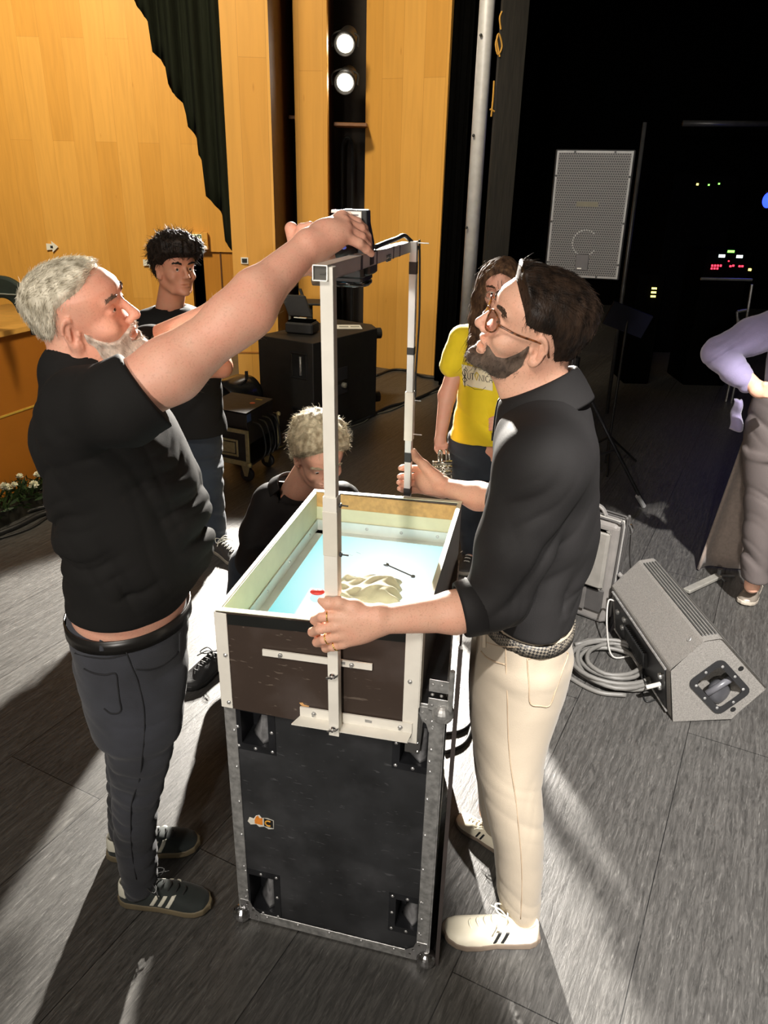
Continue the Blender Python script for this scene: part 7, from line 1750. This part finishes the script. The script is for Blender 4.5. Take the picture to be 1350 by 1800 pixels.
# ---------------------------------------------------------------- long-haired musician in yellow
p4_ = empty('person', (0.50, 3.62, 0), 'long-haired person with glasses in a yellow printed T-shirt and dark jeans holding a trumpet', 'person')
H4 = Head(-102.5, -2.6, 0, (.511, 3.65, 1.422), 1.0); H4.skin = SK4
f = F(); H4.into(f); f.cone(H4.w((-.02, 0, -.05)), A(868, 575, 3.68), .054, .06, 0.03)
f.loft(sect([(840, 905, 590, .08), (818, 930, 650, .10), (812, 935, 740, .11), (800, 930, 800, .12)], 3.68, .11), k=0.03)
rs_, re_, rw_ = A(806, 590, 3.68), A(786, 695, 3.66), A(776, 760, 3.56)
f.chain([A(815, 605, 3.68), re_, rw_], [.038, .042, .029], 0.02); f.ell(A(774, 775, 3.54), (.030, .028, .045), None, 0.015)
for x in (768, 774, 780, 784): f.chain([A(x, 782, 3.53), A(x-1, 790, 3.51), A(x+2, 796, 3.52)], [.012, .010, .008], 0.004)
f.chain([A(930, 600, 3.70), A(958, 690, 3.72), A(905, 735, 3.55)], [.055, .044, .029], 0.02); f.ell(A(886, 742, 3.53), (.045, .025, .035), None, 0.015)
for y in (734, 740, 746, 752): f.chain([A(882, y, 3.52), A(868, y+1, 3.51), A(861, y+3, 3.52)], [.012, .010, .008], 0.004)
for q in ([A(825, 800, 3.68), A(830, 880, 3.66), A(828, 975, 3.62)], [A(880, 800, 3.70), A(880, 890, 3.68), A(872, 985, 3.64)]): f.chain(q, [.06, .042, .026], 0.02)
b4 = soft('body', f, 0.005, SK4, p4_)
LH = hairmat('hair_long_brown', srgb(58, 40, 28), srgb(110, 82, 58), 0.75)
def mask4(q):
    x, y, z = q[:, 0], np.abs(q[:, 1]), q[:, 2]
    zl = np.interp(x, [-.12, -.06, -.02, .02, .045, .06, .075, .09], [-.12, -.12, -.10, -.06, -.01, .03, .068, .082])+.3*np.maximum(0, .02-y)*(x > .05); return z-zl
f = H4.shell(mask4, .018, wig=.004, wf=60, edge=0.03)
def lock(pts, rs): f.chain(pts, rs, 0.02)
lock([H4.w((.0, -.085, .06)), H4.w((.02, -.095, -.04)), H4.w((.04, -.10, -.13)), A(832, 600, 3.56), A(822, 625, 3.54)], [.025, .032, .030, .022, .012])
lock([H4.w((.03, -.075, .04)), H4.w((.05, -.080, -.05)), H4.w((.06, -.075, -.12)), A(845, 605, 3.54), A(838, 640, 3.53)], [.018, .020, .018, .013, .006])
lock([H4.w((-.03, .085, .05)), H4.w((-.0, .10, -.05)), H4.w((.02, .11, -.14)), A(920, 610, 3.58)], [.03, .034, .032, .018])
lock([H4.w((-.07, 0, .05)), H4.w((-.09, 0, -.06)), H4.w((-.10, 0, -.18))], [.07, .075, .06])
def hp_(P, d): return d+.0045*waves(P*np.array([1, 1, .25]), 120, 3, 5)
f.post = hp_
h4 = soft('hair', f, 0.0055, LH, b4)
strands('hair_strands', h4, 2600, lambda P, Nn: np.tile(np.array([-.1, -.05, -1.0]), (len(P), 1))+.35*np.sin(P[:, [2, 0, 1]]*60), .06, .0011, LH, h4, lift=0.08, jit=0.3, seed=31)
eyes(H4, b4, (1, 0, -.45)); brows(H4, b4, LH, n=50, th=.0016)
g4 = empty('glasses', H4.w((.09, 0, 0)), 'thin metal-rimmed glasses worn by the long-haired person in yellow', 'glasses')
wire = mk('wire_metal', (0.35, 0.30, 0.22), 0.3, 0.8)
for s_ in (-1, 1):
    b = MB(); b.tube([H4.w((.102, s_*(.034+.025*math.cos(t)), -.010+.017*math.sin(t))) for t in np.linspace(0, 2*PI, 24)], .0016, 5); b.build('rim', wire, g4, smooth=True)
    b = MB(); b.tube([H4.w((.100, s_*.060, -.004)), H4.w((.0, s_*.084, .004))], .0014, 5); b.build('temple_arm', wire, g4)
b = MB(); b.tube([H4.w((.102, -.010, -.004)), H4.w((.106, 0, -.002)), H4.w((.102, .010, -.004))], .0014, 5); b.build('bridge', wire, g4)
YL = mk('yellow_cotton', srgb(232, 206, 24), 0.8, var=0.04, vs=6, bump=0.3, bs=300, sheen=0.2)
f = F(); f.loft(sect([(830, 905, 568, .08), (812, 925, 578, .12), (804, 938, 605, .135), (806, 938, 660, .13), (799, 935, 720, .13), (790, 930, 765, .135), (789, 930, 772, .135)], 3.68, .13), k=0.02)
f.cone(A(815, 598, 3.68), A(797, 640, 3.67), .075, .070, 0.03); f.cone(A(925, 600, 3.70), A(945, 640, 3.71), .075, .070, 0.03)
f.cone(H4.w((-.02, 0, -.05)), A(868, 582, 3.67), .058, .064, 0.004, 's')
f.post = lambda P, d: d-folds(P, (0.5, 0, 0.85), 55, .010, 4)*0.7
ty = soft('t_shirt', f, 0.007, YL, p4_)
bpy.context.view_layer.update()
# printed panel and lettering on the shirt front
cr_ = mk('print_cream', srgb(232, 222, 190), 0.8, var=0.03); ink = mk('print_ink', srgb(50, 50, 40), 0.8)
def decal(name, obj, parent, poly_fn, nu, nv, m, lift):
    b = MB(); vs = []; ok = True
    for i in range(nu+1):
        for j in range(nv+1):
            p = on_surf(obj, *poly_fn(i/nu, j/nv), lift)
            if p is None: ok = False; p = vs[-1] if vs else np.zeros(3)
            vs.append(p)
    b.add(vs, [(i*(nv+1)+j, (i+1)*(nv+1)+j, (i+1)*(nv+1)+j+1, i*(nv+1)+j+1) for i in range(nu) for j in range(nv)]); return b.build(name, m, parent, smooth=True)
def q4(u, v):
    a = np.array([811, 640])*(1-u)+np.array([866, 652])*u; c = np.array([815, 677])*(1-u)+np.array([866, 687])*u; return tuple(a*(1-v)+c*v)
pr_ = decal('print_panel', ty, ty, q4, 10, 8, cr_, .0025)
def stroke(pts, r=.0016, m=ink): 
    P = [on_surf(ty, x, y, .004) for x, y in pts]; P = [p for p in P if p is not None]
    if len(P) > 1:
        b = MB(); b.tube(P, r, 5); b.build('print_letter', m, pr_)
def letter(ch, x, y, w, h, sk=0.16):
    S_ = {'I': [[(0.5, 0), (0.5, 1)]], 'N': [[(0, 1), (0, 0), (1, 1), (1, 0)]], 'T': [[(0, 0), (1, 0)], [(0.5, 0), (0.5, 1)]], 'C': [[(1, .15), (.6, 0), (.1, .25), (.1, .75), (.6, 1), (1, .85)]], 'A': [[(0, 1), (.5, 0), (1, 1)], [(.2, .65), (.8, .65)]],
          'O': [[(.5, 0), (.95, .3), (.95, .7), (.5, 1), (.05, .7), (.05, .3), (.5, 0)]], 'M': [[(0, 1), (.1, 0), (.5, .8), (.9, 0), (1, 1)]], 'U': [[(0, 0), (0, .8), (.5, 1), (1, .8), (1, 0)]],
          'S': [[(.9, .05), (.2, .0), (.1, .4), (.8, .55), (.85, .95), (.1, 1)]]}
    for s_ in S_[ch]: stroke([(x+w*a, y+h*b_+sk*w*a) for a, b_ in s_])
x = 823
for ch, w in (('U', 4.5), ('T', 5), ('O', 6.5), ('N', 5.5), ('I', 2.5), ('C', 5), ('A', 6)):
    if ch == 'O': stroke([(x+3, 654), (x+6, 658), (x+3, 668), (x, 659), (x+3, 654)], .003, mk('print_gold', srgb(215, 190, 70), .7))
    else: letter(ch, x, 655+(x-823)*.16, w, 11)
    x += w+1.3
stroke([(820, 652), (816, 648), (813, 655), (818, 662), (822, 668), (817, 672), (814, 667), (819, 660), (822, 650), (819, 644), (817, 652), (818, 680)], .0018)
stroke([(842, 650), (848, 649.5), (856, 651), (862, 652)], .0010)
stroke([(822, 676), (835, 684), (848, 685), (854, 680)], .0010)
f = F(); f.loft(sect([(785, 930, 758, .13), (785, 928, 790, .14), (790, 925, 830, .13)], 3.70, .13), k=0.03)
f.loft(sect([(790, 852, 815, .09), (798, 856, 870, .085), (806, 852, 920, .075), (810, 850, 975, .07), (812, 850, 985, .07)], 3.66, .08), k=0.02)
f.loft(sect([(850, 922, 815, .09), (850, 915, 870, .085), (852, 908, 940, .075), (855, 900, 990, .07)], 3.68, .08), k=0.02)
f.post = lambda P, d: d-folds(P, (0.2, 0, 1), 62, .009, 5)
soft('jeans', f, 0.008, DJ, p4_)
b = MB(); c = A(880, 768, 3.55); b.box(c, (0.09, 0.02, 0.035)); b.build('belt', LEA, p4_)
h0, t0_ = flr(832, 975), flr(816, 1010); shoe(p4_, h0, t0_, (ds_, dsole, M['white']), {}, h=0.005, L=.27)
h0, t0_ = flr(876, 975), flr(880, 1012); shoe(p4_, h0, t0_, (ds_, dsole, M['white']), {}, h=0.005, L=.27)
# trumpet
tp = empty('trumpet', A(780, 830, 3.48), 'silver trumpet held pointing down by the long-haired person in yellow', 'trumpet')
sv = mk('silver_plate', (0.78, 0.74, 0.62), 0.2, 0.9, var=0.05); yt = 3.48
b = MB()
for x in (771, 776.5): b.cyl(A(x, 800, yt), A(x+1, 850, yt), 0.006, 10)
b.tube(bez([A(771, 800, yt), A(772, 793, yt), A(776, 793, yt), A(776.5, 800, yt)], 5), 0.006, 10)
b.tube(bez([A(784, 790, yt), A(785, 830, yt), A(786, 876, yt)], 5), 0.0045, 8); b.tube(bez([A(789, 795, yt), A(793, 830, yt), A(795, 870, yt)], 5), 0.004, 8)
b.build('tubing', sv, tp, smooth=True)
b = MB()
for k in range(3): b.cyl(A(762+k*1.5, 815+k*9, yt), A(795, 813+k*9, yt-.01), 0.011, 12); b.cyl(A(760+k*1.5, 815+k*9, yt), A(763+k*1.5, 815+k*9, yt), 0.014, 12)
b.build('valves', sv, tp, smooth=True)
b = MB()
for x, y in ((769, 820), (778, 826), (788, 822), (786, 838), (776, 838)): b.ball(A(x, y, yt-.015), .009, 10, 6)
b.build('valve_caps', sv, tp, smooth=True)
b = MB(); c = A(777, 850, yt); b.lathe(c, (0.05, 0.1, -1), [(0, .007), (.08, .009), (.13, .016), (.16, .03), (.175, .055), (.176, .052), (.15, .02)], 24); b.build('bell', sv, tp, smooth=True)

# ---------------------------------------------------------------- crouching grey-haired man behind the tray
p6 = empty('person', (-0.27, 2.75, 0), 'grey-haired man in black polo shirt crouching behind the tray, head bowed', 'person')
H5 = Head(-68, -24, 4, tuple(A(562, 800, 2.62)), 1.0); H5.skin = SK2
f = F(); H5.into(f); f.cone(H5.w((-.03, 0, -.05)), A(520, 868, 2.74), .058, .062, 0.03)
f.loft(sect([(450, 620, 905, .12), (440, 620, 960, .13), (445, 615, 1020, .14), (450, 600, 1080, .15)], 2.74, .13), k=0.04)
f.chain([A(475, 900, 2.74), A(455, 985, 2.64), A(500, 1010, 2.42)], [.045, .040, .034], 0.02); f.chain([A(600, 905, 2.80), A(615, 960, 2.70), A(600, 1010, 2.46)], [.045, .040, .034], 0.02)
hip = np.array([-.36, 2.88, .42])
for kn_, an_ in ((np.array([-.52, 2.66, .48]), np.array([-.60, 2.58, .10])), (np.array([-.12, 2.62, .40]), np.array([-.2, 2.8, .10]))): f.chain([hip, kn_, an_], [.09, .06, .04], 0.03)
f.cone(hip, A(530, 1040, 2.78), .12, .13, 0.05)
b6 = soft('body', f, 0.0045, SK2, p6)
SG = hairmat('hair_silver', srgb(150, 136, 108), srgb(216, 206, 176), 0.7)
def mask5(q):
    x, y, z = q[:, 0], np.abs(q[:, 1]), q[:, 2]
    zl = np.interp(x, [-.13, -.10, -.07, -.04, -.02, .0, .02, .04, .055, .07, .085], [-.10, -.10, -.09, -.05, .0, -.005, .012, .035, .05, .07, .10]); return z-zl
h6 = soft('hair', H5.shell(mask5, lambda q: .016+.014*np.clip(q[:, 2]/.1, 0, 1)+.010*np.clip(-q[:, 0]/.1, 0, 1), wig=.005, wf=90, edge=0.03), 0.0045, SG, b6)
strands('hair_strands', h6, 3200, lambda P, Nn: (np.stack([-.5*np.ones(len(P)), .2*np.sin(P[:, 0]*80), -.8*np.ones(len(P))], 1)) @ H5.R.T, .032, .0008, SG, h6, lift=0.2, jit=0.45, keep=lambda P, Nn: mask5(H5.loc(P)) > .008, seed=41, seg=4)
eyes(H5, b6, (1, 0, -.4)); brows(H5, b6, SG, n=60)
f = F(); f.loft(sect([(490, 575, 855, .09), (458, 612, 872, .14), (437, 632, 905, .16), (428, 640, 960, .165), (427, 635, 1020, .17), (432, 620, 1090, .18)], 2.76, .16), k=0.02)
f.cone(A(480, 885, 2.74), A(456, 940, 2.68), .085, .075, 0.04); f.cone(A(456, 940, 2.68), A(448, 985, 2.62), .075, .07, 0.03); f.cone(A(448, 985, 2.62), A(470, 1000, 2.52), .07, .058, 0.03); f.cone(A(600, 880, 2.80), A(618, 930, 2.72), .08, .072, 0.03)
f.cone(H5.w((-.03, 0, -.05)), A(518, 872, 2.72), .066, .072, 0.004, 's')
f.post = lambda P, d: d-folds(P, (0.6, 0.1, -0.8), 50, .012, 3)*0.7
po = soft('polo_shirt', f, 0.007, BS, p6)
b = MB(); n5 = A(515, 862, 2.73); an = (A(520, 868, 2.74)-H5.w((-.03, 0, -.05))); an /= np.linalg.norm(an); u_, v_, _ = basis(an)
ringp = lambda r, hh: [n5+(u_*math.cos(t)+v_*math.sin(t))*r+an*hh for t in np.linspace(0.2, 2*PI-.2, 36)]
R1_, R2_, R3_ = ringp(.068, -.02), ringp(.074, -.022), ringp(.095, .022)
b.add(R1_+R2_+R3_+ringp(.07, .02), [(k*36+i, k*36+i+1, ((k+1) % 4)*36+i+1, ((k+1) % 4)*36+i) for k in (0, 1) for i in range(35)]+[(i, 108+i, 109+i, i+1) for i in range(35)])
b.build('collar', BS, po, smooth=True, solid=0.002)
f = F(); 
for kn_, an_ in ((np.array([-.52, 2.66, .48]), np.array([-.60, 2.58, .12])), (np.array([-.12, 2.62, .40]), np.array([-.2, 2.8, .12]))): f.chain([hip, kn_, an_], [.115, .078, .055], 0.03)
f.cone(hip, A(530, 1060, 2.78), .14, .145, 0.05)
f.post = lambda P, d: d-folds(P, (0.3, 0.3, 1), 60, .009, 5)
soft('trousers', f, 0.008, DJ, p6)
h0, t0_ = flr(392, 1165)+np.array([0.02, 0.04, 0]), flr(352, 1195); shoe(p6, h0, t0_, (M['black_rough'], M['black'], M['black']), {}, h=0.005, L=.28)
h0 = np.array([-.2, 2.88, 0]); shoe(p6, h0, h0+np.array([.05, -.27, 0]), (M['black_rough'], M['black'], M['black']), {}, h=0.005, L=.28)

# ---------------------------------------------------------------- person with lavender sweater, right edge
p7 = empty('person', (1.98, 3.22, 0), 'person in lavender sweater and grey trousers, hand on hip, at the right edge', 'person')
LV = mk('lavender_knit', srgb(128, 120, 152), 0.9, var=0.08, vs=12, bump=0.5, bs=260, sheen=0.3); GT = mk('grey_trouser', srgb(88, 80, 78), 0.8, var=0.1, vs=6, bump=0.3, bs=300)
H7 = Head(200, 0, 0, tuple(A(1440, 470, 3.3)), 1.0); H7.skin = SK2
f = F(); H7.into(f); f.cone(H7.w((-.02, 0, -.05)), A(1435, 540, 3.3), .055, .06, 0.03)
f.loft(sect([(1365, 1500, 570, .10), (1360, 1500, 650, .11), (1355, 1490, 730, .12)], 3.28, .11), k=0.03)
s7, e7, w7 = A(1375, 572, 3.25), A(1262, 620, 3.22), A(1326, 678, 3.05)
f.chain([s7, e7, w7], [.055, .042, .03], 0.02); f.ell(A(1338, 686, 3.03), (.045, .028, .034), None, 0.015)
for k, dy in enumerate((-8, -2, 4, 10)): f.chain([A(1345, 684+dy, 3.01), A(1358, 686+dy, 3.01), A(1370, 690+dy, 3.02)], [.013, .011, .009], 0.005)
for q in ([A(1380, 770, 3.22), A(1345, 880, 3.24), A(1322, 1030, 3.26)], [A(1440, 780, 3.26), A(1430, 900, 3.30), A(1425, 1010, 3.3)]): f.chain(q, [.08, .055, .036], 0.02)
b7 = soft('body', f, 0.005, SK2, p7)
def mask7(q): return q[:, 2]-np.interp(q[:, 0], [-.12, -.05, .0, .05, .08], [-.09, -.06, .01, .05, .08])
soft('hair', H7.shell(mask7, .02, wig=.003, wf=80, edge=0.03), 0.006, BH, b7)
f = F(); f.loft(sect([(1395, 1490, 550, .10), (1362, 1510, 575, .15), (1350, 1510, 640, .155), (1345, 1505, 700, .155), (1352, 1500, 740, .15)], 3.28, .15), k=0.02)
f.chain([A(1372, 575, 3.25), A(1320, 592, 3.24), e7+np.array([0, 0, .0])], [.085, .074, .064], 0.03); f.chain([e7, A(1290, 650, 3.14), A(1312, 672, 3.08)], [.066, .058, .044], 0.015)
f.post = lambda P, d: d-folds(P, (0.62, -.2, -0.75), 95, .012, 1)*np.clip((1.36-P[:, 0]+.25)/.2, 0, 1)
sw = soft('sweater', f, 0.006, LV, p7)
b = MB()
def tail(u, v): 
    p = A(1283, 752, 3.30)*(1-v)+A(1292, 700, 3.28)*v; q = A(1303, 756, 3.30)*(1-v)+A(1300, 702, 3.28)*v
    r_ = p*(1-u)+q*u; r_[1] -= .03*math.sin(u*PI)+.01*math.sin(v*9); return r_
b.sheet(tail, 14, 14); b.build('sleeve_tail', LV, sw, smooth=True, solid=0.014)
f = F(); f.loft(sect([(1330, 1490, 690, .15), (1312, 1490, 745, .16), (1306, 1480, 800, .16)], 3.25, .16), k=0.03)
f.loft(sect([(1306, 1400, 790, .10), (1308, 1390, 850, .095), (1308, 1378, 900, .085), (1305, 1362, 950, .078), (1302, 1350, 1000, .07), (1302, 1350, 1018, .07)], 3.24, .09), k=0.02)
f.loft(sect([(1400, 1490, 790, .10), (1405, 1480, 880, .09), (1405, 1460, 960, .08), (1405, 1455, 1015, .07)], 3.30, .09), k=0.02)
f.post = lambda P, d: d-folds(P, (0.6, 0, .8), 55, .012, 4)
soft('trousers', f, 0.007, GT, p7)
bz_ = mk('shoe_metallic', srgb(150, 140, 128), 0.35, 0.5, var=0.15)
h0, t0_ = flr(1330, 1030), flr(1308, 1066); shoe(p7, h0, t0_, (bz_, mk('sole_beige', srgb(170, 160, 146), .6), bz_), {}, h=0.004, L=.26)
h0, t0_ = flr(1435, 1020), flr(1425, 1060); shoe(p7, h0, t0_, (bz_, bz_, bz_), {}, h=0.005, L=.26)
